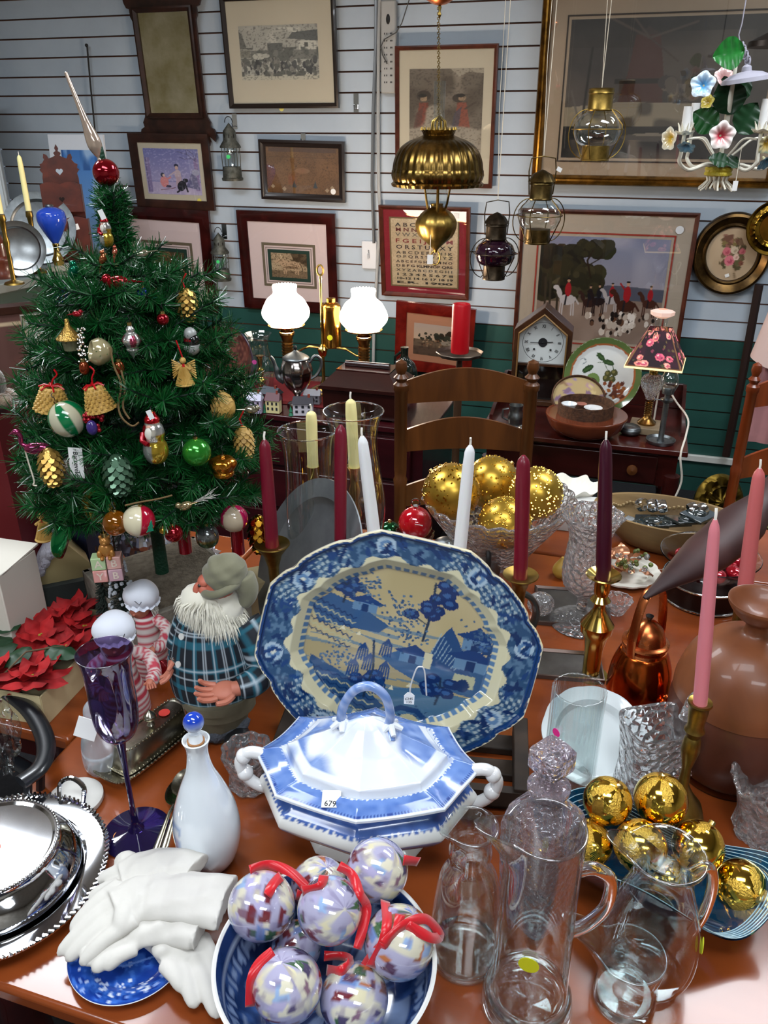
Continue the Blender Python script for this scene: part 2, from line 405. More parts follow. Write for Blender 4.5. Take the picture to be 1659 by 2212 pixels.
# ============================================================ ON THE BACK WALL
def wm(px, py, off=0.0, roll=0, tilt=0): return T(*PW(px, py, off)) @ RZ(-17.3) @ RX(tilt) @ RY(roll)
def wsize(l, t, r, b):
    cx, cy = (l+r)/2, (t+b)/2
    return wl(PW(r, cy))-wl(PW(l, cy)), PW(cx, t).z-PW(cx, b).z
def picture(name, label, l, t, r, b, tw, fm, ras, mount=None, mw=None, off=.03, roll=0, tilt=2, prof=None, glass=True, cat='picture', extra=None, depth=.018):
    """framed picture whose outer edges are seen at l, t, r, b; tw frame width px; mw mount margins px (l, t, r, b)"""
    w, h = wsize(l, t, r, b); s = w/(r-l); cx, cy = (l+r)/2, (t+b)/2
    th = thing(name, label, cat); th.matrix_world = wm(cx, cy, off, roll, tilt)
    mb().frame(w, h, tw*s, depth, 0, prof=prof).build('frame', fm, th)
    iw, ih = w-2*tw*s, h-2*tw*s; mw = mw or (0, 0, 0, 0)
    if mount: mb().box(iw+.004, .004, ih+.004, 0, T(0, -.003, -(ih+.004)/2)).build('mount', mount, th)
    pw, ph = iw-(mw[0]+mw[2])*s, ih-(mw[1]+mw[3])*s
    dx, dz = (mw[0]-mw[2])*s/2, (mw[3]-mw[1])*s/2
    mb().panel(ras, pw, ph, 0, T(dx, -.0062, dz)).build('print', PAINTP, th)
    if extra: extra(th, iw, ih, s, dx, dz, pw, ph)
    if glass: mb().put([(-iw/2, -.009, -ih/2), (iw/2, -.009, -ih/2), (iw/2, -.009, ih/2), (-iw/2, -.009, ih/2)], [(0, 1, 2, 3)]).build('glass', thin('pane_glass', 'fafafa', .0, 1.45), th)
    return th
def liner(w_, h_, t_, mat_, y=-.0066, dx=0, dz=0):
    return mb().frame(w_, h_, t_, .0012, 0, T(dx, y, dz)).build('mount_line', mat_)
def addline(th, w_, h_, t_, mat_, y=-.0066, dx=0, dz=0):
    o = liner(w_, h_, t_, mat_, y, dx, dz); o.parent = th; return o
BLACKF = m('black_frame', '201714', .35, coat=.2); WALF = m('walnut_frame', '3b2118', .35, wood=14, col2='22130d')
REDF = m('red_mahogany_frame', '3c110f', .22, wood=12, col2='230908', coat=.5); BROWNF = m('brown_frame', '5a2b1c', .35, wood=12, col2='3c1a10')
CREAMM = m('cream_mount', 'c9c1ab', .85); PINKM = m('pale_pink_mount', 'dcc9c9', .85); TANM = m('tan_mount', 'a5927c', .85)
# crowd print
r = Ras(150, 124, 'a9a79c'); r.nz(5, 4, 1, 'c9c7ba', .4, .8); r.rect(0, 0, 1, .45, 'b4b2a6', .6); r.nz(7, 5, 3, 'd4d2c4', .5, .75, reg=(0, .05, 1, .4))
r.poly([(0, .1), (.04, .15), (.1, .45), (0, .5)], '6e6d66'); r.poly([(.62, .25), (.68, .14), (1, .1), (1, .3)], '5d5f5d'); r.rect(.76, .3, .97, .5, 'cfcdbf'); r.rect(.83, .32, .87, .4, '55544f')
r.rect(0, .45, 1, .62, '77776f', .9); r.nz(20, 8, 5, '5f605a', .4, .6, reg=(0, .4, 1, .65)); r.rect(.36, .32, .55, .45, '63645f'); r.rect(0, .42, .14, .6, 'a5a396'); r.rect(.01, .44, .13, .58, '888679')
r.blobs(130, (.02, .62, .98, .88), .022, ['3b3d3f', '4b4d4d', '64645f', '2f3133', '85837a'], 4, 1, 2.0); r.ell(.24, .56, .08, .06, 'c5c3b5'); r.ell(.33, .55, .05, .04, 'b9b7aa')
r.rect(0, .9, 1, 1, 'c4c0ad'); r.nz(18, 4, 8, '5d5d57', .45, .6, reg=(0, .84, 1, .93)); r.nz(60, 50, 2, '3a3a38', .55, .9, .5)
th = picture('framed_print', 'black framed sepia print of a crowd before houses, hung by the tall mirror', 487, -8, 726, 236, 9, BLACKF, r, CREAMM, (24, 42, 30, 42), off=.035, tilt=3)
sticker(th, 'e0d878', .011, T(-.01, -.0095, -.215) @ RX(90))
# children and dog
r = Ras(150, 130, '8a8cc0'); r.grad(0, .7, '7478b4', 'a9a3cc'); r.rect(0, .72, 1, 1, 'b9add0'); r.nz(8, 3, 2, 'cfc3dc', .4, .8, reg=(0, .7, 1, 1))
r.rect(.02, .2, .1, .95, '8d7fae'); r.rect(.02, .2, .04, .95, '6c5f8c'); r.rect(.9, .2, .97, .9, '8f78a8'); r.poly([(.72, .82), (.84, .52), (.93, .6), (.97, .88)], '6a6890'); r.ell(.92, .5, .07, .07, 'a9a8c2')
for a_ in ([(.95, .28), (.8, .12), (.62, .06)], [(.88, .2), (.75, .22), (.66, .18)], [(.93, .25), (.9, .1), (.8, .02)], [(.8, .12), (.78, .02)], [(.93, .25), (.98, .05)]): r.line(a_, .012, '54507c')
r.ell(.33, .72, .075, .12, 'e08f8f'); r.ell(.31, .57, .035, .05, '2f3348'); r.ell(.33, .58, .022, .03, 'e7c9b8'); r.line([(.38, .66), (.45, .62)], .03, 'e08f8f')
r.ell(.59, .55, .06, .1, 'cdb9c0'); r.poly([(.55, .6), (.65, .6), (.67, .8), (.55, .8)], 'c2a9b6'); r.ell(.58, .36, .04, .04, '2b3050'); r.ell(.58, .41, .03, .04, 'dbb9a8'); r.line([(.54, .5), (.44, .58)], .025, 'cdb9c0')
r.ell(.64, .8, .075, .12, '12131c', rot=25); r.ell(.72, .68, .05, .045, '12131c'); r.line([(.7, .7), (.74, .92)], .03, '12131c'); r.line([(.6, .9), (.55, .94)], .03, '12131c')
r.line([(.25, .9), (.47, .86), (.52, .84)], .012, '7a4a52'); r.ell(.4, .82, .05, .03, '3a3550'); r.nz(40, 40, 4, 'e0daf0', .6, .9, .4)
th = picture('framed_print', 'walnut framed lilac winter print of two children and a black dog', 290, 290, 457, 452, 16, WALF, r, CREAMM, (10, 10, 9, 10), off=.03, roll=0.5, tilt=3)
sticker(th, 'd9cf60', .011, T(.13, -.0095, -.125) @ RX(90))
# brown needlework sampler
r = Ras(150, 95, '6b4c31'); r.nz(5, 4, 6, '7d5a3b', .3, .8); r.nz(90, 60, 3, '4f3722', .5, .8, .5); r.rect(.04, .02, .96, .1, '4b3a3a', .6)
for k in range(7): r.rect(.05, .15+.065*k, .93, .152+.065*k, '503722', .8)
r.blobs(60, (.08, .14, .92, .5), .008, ['4a3526', '84664a', '3f2d22'], 2, .7); r.ell(.5, .5, .1, .06, 'a08568', .5); r.nz(6, 4, 9, '8a4a30', .55, .8, .5, reg=(.3, .45, .7, .8))
for x, c in ((.38, '35414a'), (.67, '35414a')): r.poly([(x-.03, .86), (x+.03, .86), (x, .7)], c)
for x, y in ((.08, .85), (.24, .9), (.83, .9), (.9, .84)): r.poly([(x-.03, y), (x, y-.05), (x+.03, y), (x, y+.05)], 'b5a287', .8)
th = picture('framed_sampler', 'dark framed brown needlework sampler with a round white sticker', 564, 304, 745, 434, 13, BLACKF, r, None, None, off=.02, roll=1, tilt=2, cat='picture')
sticker(th, 'e8e8e6', .0125, T(.148, -.0095, -.082) @ SC(1, 1, 1) @ RX(90))
# the two ox prints
def oxprint(dark):
    r = Ras(110, 100, '8a6a4c' if dark else 'b29c7e'); r.nz(5, 4, 3, 'a68a68' if dark else 'c6b192', .4, .8); r.rect(0, .7, 1, 1, '5d4630' if dark else '75604a', .8)
    r.poly([(.55, 0), (1, 0), (1, .5), (.8, .35), (.62, .3)], '4a3a28', .75); r.nz(14, 10, 5, '3b2c1e', .5, .7, .6, reg=(.55, 0, 1, .5))
    b_ = 'c0a384' if not dark else '6b4a30'
    r.ell(.55, .47, .25, .16, b_); r.ell(.33, .4, .1, .13, b_); r.ell(.22, .33, .07, .07, b_); r.ell(.15, .38, .05, .04, b_)
    r.line([(.2, .27), (.12, .18), (.1, .12)], .02, 'd9c6a4'); r.line([(.26, .26), (.3, .18), (.27, .1)], .02, 'd9c6a4')
    for x in (.36, .42, .68, .75): r.line([(x, .55), (x-.01, .82)], .045, b_)
    r.line([(.8, .4), (.86, .6), (.85, .72)], .018, '3b2c1e'); r.ell(.55, .57, .2, .05, '4a3624', .5); r.nz(40, 36, 7, '2e2116', .55, .85, .5)
    return r
def oxextra(th, iw, ih, s, dx, dz, pw, ph):
    addline(th, pw+36*s, ph+36*s, 5*s, m('gilt_wash_line', '6e6350', .7), dx=dx, dz=dz)
    addline(th, pw+20*s, ph+20*s, 1.5*s, m('thin_mount_rule', '8d7f7a', .7), dx=dx, dz=dz)
    addline(th, pw+12*s, ph+12*s, 6.5*s, m('green_mount', '1e3a30', .7), dx=dx, dz=dz)
picture('framed_print', 'mahogany framed old print of a dark ox, partly behind the tree', 266, 452, 460, 668, 22, REDF, oxprint(1), PINKM, (42, 55, 38, 47), off=.03, roll=1.5, tilt=3, extra=oxextra)
picture('framed_print', 'mahogany framed old print of a pale ox above the lit lamps', 522, 460, 727, 672, 20, REDF, oxprint(0), PINKM, (45, 57, 43, 44), off=.03, roll=.5, tilt=3, extra=oxextra)
# two figures
r = Ras(110, 190, '6e6457'); r.nz(4, 6, 3, '7d7265', .4, .8); r.nz(6, 8, 9, '54493d', .5, .8, .8); r.ell(.2, .3, .1, .06, '3f352c'); r.ell(.68, .33, .09, .05, '3f352c')
for x, c1, c2 in ((.2, '80402f', '5c3a32'), (.72, '8a4a38', '4b4a58')):
    r.poly([(x-.06, .38), (x+.06, .38), (x+.14, .78), (x-.12, .8)], c1); r.poly([(x-.1, .5), (x, .42), (x-.06, .8), (x-.16, .78)], c2, .8); r.ell(x, .33, .05, .035, '9c8468'); r.ell(x-.02, .3, .06, .02, '241d18')
    r.line([(x+.05, .45), (x+.18, .38)], .03, '4a3d33')
r.poly([(.68, .86), (.95, .95), (.9, 1), (.62, .9)], '7a4434', .8); r.nz(3, 4, 21, '9d9484', .62, .72); r.poly([(.55, 0), (1, 0), (1, .06), (.8, .04), (.68, .09)], 'a79e8c'); r.nz(50, 80, 2, '332a22', .55, .9, .4)
picture('framed_print', 'tall brown print of two robed figures behind the hanging brass lamp', 855, 104, 1068, 408, 8, BROWNF, r, CREAMM, (22, 34, 20, 54), off=.03, tilt=2)
# alphabet sampler
r = Ras(180, 190, 'b3a284'); r.nz(5, 5, 4, 'c0b092', .3, .8); r.nz(80, 80, 3, '9a8a6c', .5, .8, .5)
def sampler_letters(th, iw, ih, s, dx, dz, pw, ph):
    rows = [('A B C D E F G H', .10, .075, '3a3a38'), ('M N N V O P Q R', .17, .075, '5c2426'), ('V W X Y Z A B C', .24, .07, '6a665c'), ('F G E I J K L M', .33, .08, '7a2c2c'), ('O R S T U V X Y', .42, .08, '2b2c2e'), ('A B C D E F G H I K', .50, .06, '4a4840'), ('O P Q R S T V X Y Z', .56, .055, '4a4840'), ('A B C E F G H K L M N O', .63, .05, '3b3934'),
            ('D E F G KLMNOP QRS', .695, .05, '2f2e2c'), ('X Y Z A B C D E G H I', .76, .05, '4a4840'), ('1 2 3 4 5 S 6 7 8', .825, .05, '3b3934'), ('10-12 14 16 17 18 19', .885, .045, '33312c'), ('E.R. 1900', .945, .045, '2b2926')]
    b = mb()
    for t_, y, sz, c in rows: b.text(t_, sz*ph*1.0, 0, T(dx, -.0078, dz+ph/2-y*ph) @ RX(90), c, bold=.0005, fit=pw*.84)
    b.build('stitched_letters', PAINT, th)
    addline(th, pw+3*s, ph+3*s, 3*s, m('stitched_border', '6b5b3f', .8), dx=dx, dz=dz)
th = picture('framed_sampler', 'alphabet sampler in a crimson mount above the small red frame', 823, 446, 1013, 645, 8, BROWNF, r, m('crimson_mount', '7e1626', .8), (14, 16, 16, 14), off=.04, tilt=7, extra=sampler_letters)
mb().box(.022, .001, .022, 0, T(.145, -.01, .155)).build('paper_tag', WHITEP, th)
# small landscape with red frame
r = Ras(110, 90, 'b79f8c'); r.grad(0, .5, 'a79a92', 'c2a890'); r.rect(0, .5, 1, 1, '6a5a4a'); r.rect(0, .72, 1, 1, '57473c'); r.blobs(40, (.5, .2, .95, .5), .05, ['2c2f28', '3a3b30', '33291f'], 3)
r.blobs(14, (.12, .3, .4, .5), .035, ['3b3b30', '2c2f28'], 8); r.blobs(30, (.2, .5, .7, .7), .02, ['8a6a50', '4a3428', '6a4c3a', '9c8468'], 9); r.poly([(.6, .52), (.85, .45), (.98, .6), (.65, .62)], '93887a'); r.nz(20, 16, 3, '42362c', .5, .8, .6, reg=(0, .5, 1, 1))
picture('framed_print', 'small landscape print in a stepped red frame behind the red pillar candle', 857, 658, 1021, 806, 22, m('bright_red_frame', '6e1a12', .25, wood=12, col2='4a0d0a', coat=.5), r, m('orange_mount', 'a8775c', .8), (16, 20, 10, 14), off=.09, roll=3, tilt=6)
# windmill painting, gilded frame
r = Ras(230, 170, '3a3534'); r.nz(5, 4, 3, '544a44', .3, .8); r.grad(.0, .2, '2b2a2c', '332e2c'); r.nz(4, 3, 11, '5a5048', .5, .85, .8, reg=(.2, .1, .9, .6))
r.poly([(.33, .12), (.45, .12), (.49, .4), (.5, .6), (.27, .6), (.31, .38)], '4a2c28'); r.poly([(.32, .12), (.39, .06), (.46, .12)], '3b3130'); r.rect(.25, .42, .53, .45, '1c1718')
r.line([(.2, .0), (.4, .14), (.62, .04)], .012, '50453e'); r.line([(.4, .14), (.3, -.02)], .01, '50453e'); r.line([(.4, .14), (.55, .3)], .008, '443a35')
r.poly([(0, .62), (.3, .58), (.75, .6), (1, .66), (1, .76), (0, .76)], '8a7e6a'); r.nz(12, 8, 13, '433c36', .5, .7, .8, reg=(0, .55, 1, .8)); r.rect(0, .76, 1, 1, '221f22'); r.ell(.45, .84, .14, .03, '4a4440'); r.ell(.47, .82, .1, .012, '7c7264')
r.nz(16, 5, 17, '7a6c5e', .5, .8, .8, reg=(0, .86, 1, 1)); r.blobs(20, (.5, .4, .65, .55), .03, ['5a5048', '6b5f52', '3b3534'], 4); r.line([(.03, .5), (.1, .8)], .01, '5a524c'); r.line([(.12, .2), (.1, .7)], .012, '1c1819')
GILT = m('gilded_frame', '9c7430', .28, .9, noise=20, col2='5a3f18', rnoise=.2)
gp = lambda s, t_: [(0, 0), (0, -.03), (t_*.12, -.04), (t_*.25, -.03), (t_*.4, -.02), (t_*.6, -.022), (t_*.75, -.03), (t_*.85, -.022), (t_, -.012), (t_, 0)]
w_, h_ = wsize(1157, -60, 1702, 410); s_ = w_/(1702-1157)
def wex(th, iw, ih, s, dx, dz, pw, ph):
    addline(th, pw+18*s, ph+18*s, 3*s, m('dark_mount_rule', '2a1d16', .7), dx=dx, dz=dz)
picture('framed_painting', 'large dark windmill painting with tan mount in a gilded frame', 1157, -60, 1702, 410, 21, GILT, r, TANM, (44, 74, 30, 38), off=.05, tilt=3, prof=gp(s_, 21*s_), extra=wex)
# hunting print
r = Ras(240, 190, '9c9fb8'); r.grad(0, .6, '7f86a2', 'a09ca8'); r.nz(5, 4, 5, 'b9b6c4', .5, .8, .6, reg=(.3, 0, 1, .6)); r.poly([(0, .5), (.6, .44), (1, .46), (1, .62), (0, .62)], '565a6a'); r.rect(0, .58, 1, 1, '8f7c70'); r.nz(9, 6, 7, 'a8958a', .4, .8, .8, reg=(0, .62, 1, 1)); r.rect(0, .54, .45, .62, '5c5240', .8)
r.blobs(150, (.0, .14, .3, .55), .06, ['23231a', '2c2b1e', '1c1c16', '33301f'], 3); r.blobs(80, (.28, .3, .48, .5), .05, ['3a3624', '2c2b1e', '45402c'], 5); r.blobs(90, (.3, .06, .55, .16), .04, ['2a2a1c', '35321f', '201f16'], 9, 1, .8); r.line([(.42, .38), (.38, .22), (.42, .12)], .014, '2a1f16'); r.line([(.4, .28), (.33, .2)], .008, '2a1f16'); r.line([(.41, .25), (.5, .18)], .008, '2a1f16')
for x in (.06, .1, .16): r.line([(x, .4), (x+.01, .72)], .018, '3a3328')
def horse(x, y, c, s=1.0, rider='a5222a', w_=0):
    r.ell(x, y, .055*s, .045*s, c); r.ell(x-.06*s, y-.055*s, .018*s, .05*s, c, rot=-20); r.ell(x-.085*s, y-.1*s, .02*s, .02*s, c)
    for q in (-.045, -.03, .03, .045): r.line([(x+q*s, y), (x+q*s*1.1, y+.13*s)], .009*s, c)
    r.line([(x+.05*s, y-.02*s), (x+.08*s, y+.03*s)], .012*s, c)
    if rider: r.ell(x, y-.085*s, .022*s, .06*s, rider); r.ell(x, y-.16*s, .01*s, .014*s, 'c49a80'); r.ell(x, y-.175*s, .012*s, .008*s, '16161a'); r.line([(x-.01*s, y-.03*s), (x-.015*s, y+.04*s)], .012*s, '222026')
horse(.25, .6, 'c8c4c8', 1.15); horse(.43, .62, '3a2420', .95, '1c1c24'); horse(.5, .6, '241a1c', .9, '1c1c24'); horse(.6, .58, 'b9b4b8', .9); horse(.72, .63, '45261c', 1.3); horse(.9, .6, '4a2a20', .95)
r.line([(.7, .48), (.66, .42)], .012, 'a5222a'); r.blobs(60, (.42, .7, .95, .82), .016, ['e0d8d0', '3a2c26', 'c9bdb2', '6a4a38', 'f0eae4', '1f1a1a'], 12, 1, 1.4); r.blobs(24, (.55, .82, .8, .92), .018, ['e0d8d0', '2a201c', 'c9bdb2'], 15, 1, 1.4)
def hex_(th, iw, ih, s, dx, dz, pw, ph):
    addline(th, pw+18*s, ph+18*s, 3.5*s, m('red_mount_rule', '9a3526', .7), dx=dx, dz=dz)
th = picture('framed_print', 'hunting print with red-coated riders and hounds, above the floral lamp', 1112, 460, 1480, 778, 9, BROWNF, r, m('warm_grey_mount', 'b0a596', .85), (40, 46, 40, 28), off=.035, tilt=3, extra=hex_)
sticker(th, 'c9ccd0', .016, T(.29, -.0095, .245) @ RX(90))
# oval floral picture
p = PW(1580, 549, .03); s = mpp(p)
th = thing('oval_framed_picture', 'oval dark gold framed picture of a pink rose bouquet', 'picture', p, (2, 0, -17.3))
el = lambda r_, z, a: (r_, z)
mb().open_lathe([(.066, -.0), (.068, .014), (.072, .016), (.077, .01), (.084, .016), (.094, .026), (.1, .022), (.104, .01), (.104, 0)], 72, 0, RX(90) @ SC(80*s/.104, 87*s/.104, 1)).build('frame', m('bronze_gilt', '5c4420', .3, .8, noise=20, col2='33230f'), th)
r = Ras(110, 120, 'b49d80'); r.nz(4, 4, 2, 'c2ab8e', .3, .8); r.blobs(60, (.3, .2, .72, .75), .05, ['5f5a3a', '6b4a3a', '7a5f48', '4f4a30'], 3); r.blobs(26, (.3, .15, .55, .35), .045, ['8a5f50', '6b4a3a', '7a6a40'], 7); r.line([(.56, .6), (.66, .95)], .03, '4f3c24')
for x, y, z, c, d in ((.4, .45, .08, 'c26a72', 'a84a58'), (.55, .42, .075, 'c9b8a0', 'a8967c'), (.7, .44, .06, 'c26a72', 'a84a58'), (.48, .62, .1, 'cf7480', 'a8485a'), (.72, .66, .05, '7a4a3a', '5c3428'), (.6, .55, .06, 'd8b8a8', 'b88f80')): r.ell(x, y, z, z, c); r.ell(x+.01, y+.01, z*.5, z*.45, d); r.ell(x-.01, y-.01, z*.25, z*.2, c)
b = mb(); N_ = 60
vs = []; fs = []; cc = []
for j in range(0, 31):
    for i in range(N_):
        a = 2*PI*i/N_; q = j/30*.066; vs.append((q*cos(a), 0, q*sin(a))); cc.append(r.at(.5+.5*j/30*cos(a), .5-.5*j/30*sin(a)))
for j in range(30):
    for i in range(N_): fs.append((j*N_+i, (j+1)*N_+i, (j+1)*N_+(i+1) % N_, j*N_+(i+1) % N_))
b.put(vs, fs, 0, SC(80*s/.104, 1, 87*s/.104) @ T(0, -.004, 0), cc).build('print', PAINTP, th)
mb().box(.016, .001, .013, 0, T(.0, -.007, -.09) @ RY(-25)).build('paper_tag', WHITEP, th)
# brass charger on the wall at the right edge
p = PW(1674, 492, .09); s = mpp(p)
th = thing('brass_charger', 'round embossed brass charger beside the oval rose picture', 'tray', p, (2, 0, -17.3))
mb().lathe([(1e-5, .0), (30*s, .002), (33*s, .008), (40*s, .012), (44*s, .008), (50*s, .006), (56*s, .014), (58*s, .01), (56*s, 0)], 64, 0, RX(90), fn=lambda r_, z, a: (r_, z+(.0025*sin(a*24) if 33*s < r_ < 45*s else 0))).build('dish', m('gold_brass', 'b08a35', .2, 1, noise=14, col2='7a5a1e'), th)
# chippendale mirror
th = thing('wall_mirror', 'tall walnut mirror with scrolled fretwork crest and base', 'mirror'); th.matrix_world = wm(368, 138, .03, 0, 3); w_, h_ = wsize(312, 30, 422, 250); s = w_/110
half = [(0, -162), (14, -160), (20, -150), (34, -150), (38, -143), (44, -140), (48, -132), (56, -130), (60, -140), (66, -142), (70, -134), (66, -124), (74, -128), (80, -134), (84, -124), (80, -112), (72, -108), (74, -100), (68, -90), (66, -78),
        (66, 70), (70, 78), (70, 90), (76, 92), (80, 100), (82, 112), (78, 124), (72, 126), (70, 116), (64, 114), (62, 124), (56, 134), (48, 130), (42, 120), (36, 118), (30, 124), (24, 136), (14, 140), (0, 140)]
pl = [(x*s, -y*s) for x, y in half]+[(-x*s, -y*s) for x, y in half[::-1][1:-1]]
mb().prism([(x*1.0, -y) for x, y in pl], 0, .012, 0, RX(90)).build('fretwork_board', WALF, th)
th.children[0].matrix_local = T(0, 0, 0)
mb().frame(w_+14*s, h_+14*s, 9*s, .016, 0, T(0, -.012, 0)).build('inner_moulding', WALF, th)
mb().put([(-w_/2, -.0155, -h_/2), (w_/2, -.0155, -h_/2), (w_/2, -.0155, h_/2), (-w_/2, -.0155, h_/2)], [(0, 1, 2, 3)]).build('mirror_glass', m('old_mirror', 'd6cfb4', .04, 1, noise=8, col2='b0a67c', rnoise=.12), th, rot=(0, 0, 0))
# blue picture standing behind the carved wall box
p1 = PY(178, 425, 3.9)
th = thing('poster', 'white bordered blue poster leaning behind the carved candle box', 'poster', p1, (-4, 0, -17.3)); s = mpp(p1)
mb().box(136*s, .012, 250*s, 0, T(0, 0, -128*s)).build('board', m('poster_board', 'cfd4dc', .8), th)
r = Ras(60, 100, '4a78b8'); r.grad(0, 1, '3f74b8', '7ea2cc'); r.nz(6, 8, 3, 'a8c0dc', .5, .8, .8); r.nz(10, 4, 6, '28508c', .5, .7, .8, reg=(0, 0, 1, .2))
mb().panel(r, 92*s, 200*s, 0, T(8*s, -.008, -8*s)).build('print', PAINTP, th)
# slatwall hooks
def hook(px, py, label, hgt=26):
    p = PW(px, py, 0); s = mpp(p); th = thing('slatwall_hook', label, 'hook', p, (0, 0, -17.3), 'chrome slatwall hooks')
    mb().box(11*s, .004, hgt*s, 0, T(0, -.004, -hgt*s/2)).tube([(0, -.006, -hgt*s*.3), (0, -.03, -hgt*s*.35), (0, -.034, -hgt*s*.1)], .0022, 6).build('hook_plate', CHROME, th)
hook(770, 222, 'chrome hook alone on the wall right of the crowd print', 36); hook(656, 297, 'chrome hook just above the brown sampler', 16); hook(508, 262, 'chrome hook holding the upper tin lantern', 30); hook(486, 500, 'chrome hook holding the lower tin lantern', 30)
# tin wall lanterns
def tin_lantern(px, y0, y1, label, glassmat, lens):
    p = PW(px, y1, .075); s = mpp(p); hh = PW(px, y0, .075).z-p.z; k = hh/140
    th = thing('tin_lantern', label, 'lantern', p, (0, 0, -17.3+20)); TIN = m('galvanised_tin', '6c6d66', .5, .7, noise=40, col2='45463f', rnoise=.2)
    mb().lathe([(1e-5, 0), (27*k, 0), (28*k, 6*k), (25*k, 8*k), (24*k, 30*k), (22*k, 34*k), (1e-5, 34*k)], 32).build('base', TIN, th)
    mb().lathe([(27*k, 78*k), (27*k, 82*k), (17*k, 96*k), (16*k, 118*k), (1e-5, 137*k)], 32).build('chimney_cap', TIN, th)
    b = mb()
    for j in range(8):
        a = 2*PI*j/8; b.box(3*k, 1.2*k, 8*k, 0, RZ(a*180/PI) @ T(0, -16.2*k, 102*k))
    b.build('vent_slots', IRON, th)
    mb().lathe([(18*k, 34*k), (20*k, 45*k), (20*k, 68*k), (17*k, 78*k)], 28, fn=(lambda r_, z, a: (r_+.9*k*sin(z/k*1.6), z)) if lens else None).build('glass_chimney', glassmat, th) if not lens else mb().open_lathe([((18+1.2*(j % 2))*k, (34+2*j)*k) for j in range(23)], 28).build('ribbed_glass', glassmat, th)
    b = mb()
    for j in range(6):
        a = 2*PI*j/6+.3; b.tube([(23*k*cos(a), 23*k*sin(a), 30*k), (24*k*cos(a), 24*k*sin(a), 56*k), (23*k*cos(a), 23*k*sin(a), 80*k)], 1.1*k, 6)
    b.build('wire_guard', TIN, th)
    b = mb(); b.tube([(10*k*cos(t), 0, 137*k+14*k*sin(t)) for t in [PI*j/10 for j in range(11)]], 1.1*k, 6).build('bail', IRON, th)
    sticker(th, '3ad070', 5*k, T(-4*k, -25*k, 58*k) @ RX(90))
tin_lantern(503, 262, 390, 'grey tin lantern with clear glass hung under the crowd print', THIN, 0)
tin_lantern(480, 500, 606, 'grey tin lantern with ribbed glass hung between the ox prints', THIN, 1)
# conduit, cable, power strip, switch
MET = m('steel_conduit', '9a9da0', .35, .9)
b = mb(); c0 = [PW(x, y, .02) for x, y in ((813, -60), (812, 100), (806, 250), (804, 400), (808, 525))]
tag(b.tube(c0, .0075, 8).build('flexible_conduit', MET), 'ribbed grey steel conduit running down to the light switch', 'conduit')
c0 = [PW(x, y, .02) for x, y in ((822, -60), (818, 90), (817, 250), (818, 400), (822, 470), (816, 560), (808, 700), (806, 800))]
tag(mb().tube(c0, .0075, 8).build('electric_cable', m('grey_cable', 'a9abab', .5)), 'grey electric cable running down beside the power strip', 'cable')
w_, h_ = wsize(826, 4, 858, 204); th = thing('power_strip', 'long off-white power strip with two rows of sockets', 'power strip'); th.matrix_world = wm(842, 104, .012)
mb().box(w_, .03, h_, 0, T(0, -.01, -h_/2)).build('casing', m('strip_plastic', 'a9a9a6', .45), th, bevel=.006)
b = mb()
for k in range(8):
    for x in (-.22, -.08, .18, .26): b.box(w_*.045, .002, h_*.018, 0, T(x*w_, -.0262, h_*(.14-.075*k)))
b.build('socket_slots', INK, th); mb().sph(1, (0, -.026, .3*h_), 16, sq=(w_*.13, .004, h_*.055)).build('rocker_switch', IRON, th)
tag(mb().tube([PW(x, y, .05) for x, y in ((890, -20), (868, 50), (856, 70), (830, 85), (823, 100), (826, 118), (836, 138))], .0025, 6).build('lamp_cord', m('grey_cord', '4c4c4a', .6)), 'thin dark cord plugged into the power strip', 'cord')
w_, h_ = wsize(784, 520, 816, 580); th = thing('light_switch', 'white light switch plate with a toggle beside the alphabet sampler', 'switch'); th.matrix_world = wm(800, 550, .0)
mb().box(w_, .022, h_, 0, T(0, -.01, -h_/2)).build('switch_plate', m('switch_white', 'd6d9de', .4), th, bevel=.004); mb().box(.008, .012, .02, 0, T(0, -.026, -.012) @ RX(15)).build('toggle', m('toggle_white', 'bcbfc4', .4), th)
mb().text('OFF', .012, 0, T(0, -.0225, .014) @ RX(90) @ RZ(90)).build('lettering', INK, th)
tag(mb().tube([PW(188, 98, .03), PW(196, 190, .03), PW(206, 290, .03)], .004, 8).sph(.008, PW(187, 98, .03), 10).build('metal_rod', IRON), 'thin dark metal rod fixed upright to the wall behind the tree top', 'rod')
tag(mb().tube([PW(1640, 615, .05), PW(1606, 800, .05), PW(1568, 985, .05)], .018, 8).build('dark_post', m('dark_post_wood', '24120d', .5)), 'dark wooden post leaning against the green slatwall', 'post')
# ============================================================ HANGING THINGS
def hp(px, py, Y): return PY(px, py, Y)
# brass library lamp
Y = 3.05; base = hp(940, 572, Y)
th = thing('hanging_brass_lamp', 'large hanging brass oil lamp with ribbed dome shade', 'lamp', base)
pp = lambda L_: pprof(base, L_)
mb().lathe(smr(pp([(3, 545), (6, 538), (16, 528), (36, 510), (44, 490), (43, 476), (34, 462), (22, 452), (14, 447), (14, 440)]), 3), 48, fn=lambda r_, z, a: (r_*(1+.025*sin(a*14)*(1 if r_ > .04 else 0)), z)).build('font', OLDBRASS, th)
mb().tube([(hp(940, 560, Y)-base)+Vector((.017*sin(t), 0, .025*cos(t)+.005)) for t in [2*PI*j/20 for j in range(20)]], .003, 6, closed=True).build('ring', OLDBRASS, th)
tk = shell(smr(pp([(20, 447), (22, 435), (24, 420), (20, 400), (16, 380), (12, 300), (13, 175)]), 4), .0015)
mb().open_lathe(smr(pp([(20, 447), (23, 432), (24, 418), (20, 400), (16, 385), (12, 300), (13, 175)]), 4), 32).build('glass_chimney', THIN, th)
fn = lambda r_, z, a: (r_*(1+.012*sin(a*32)), z)
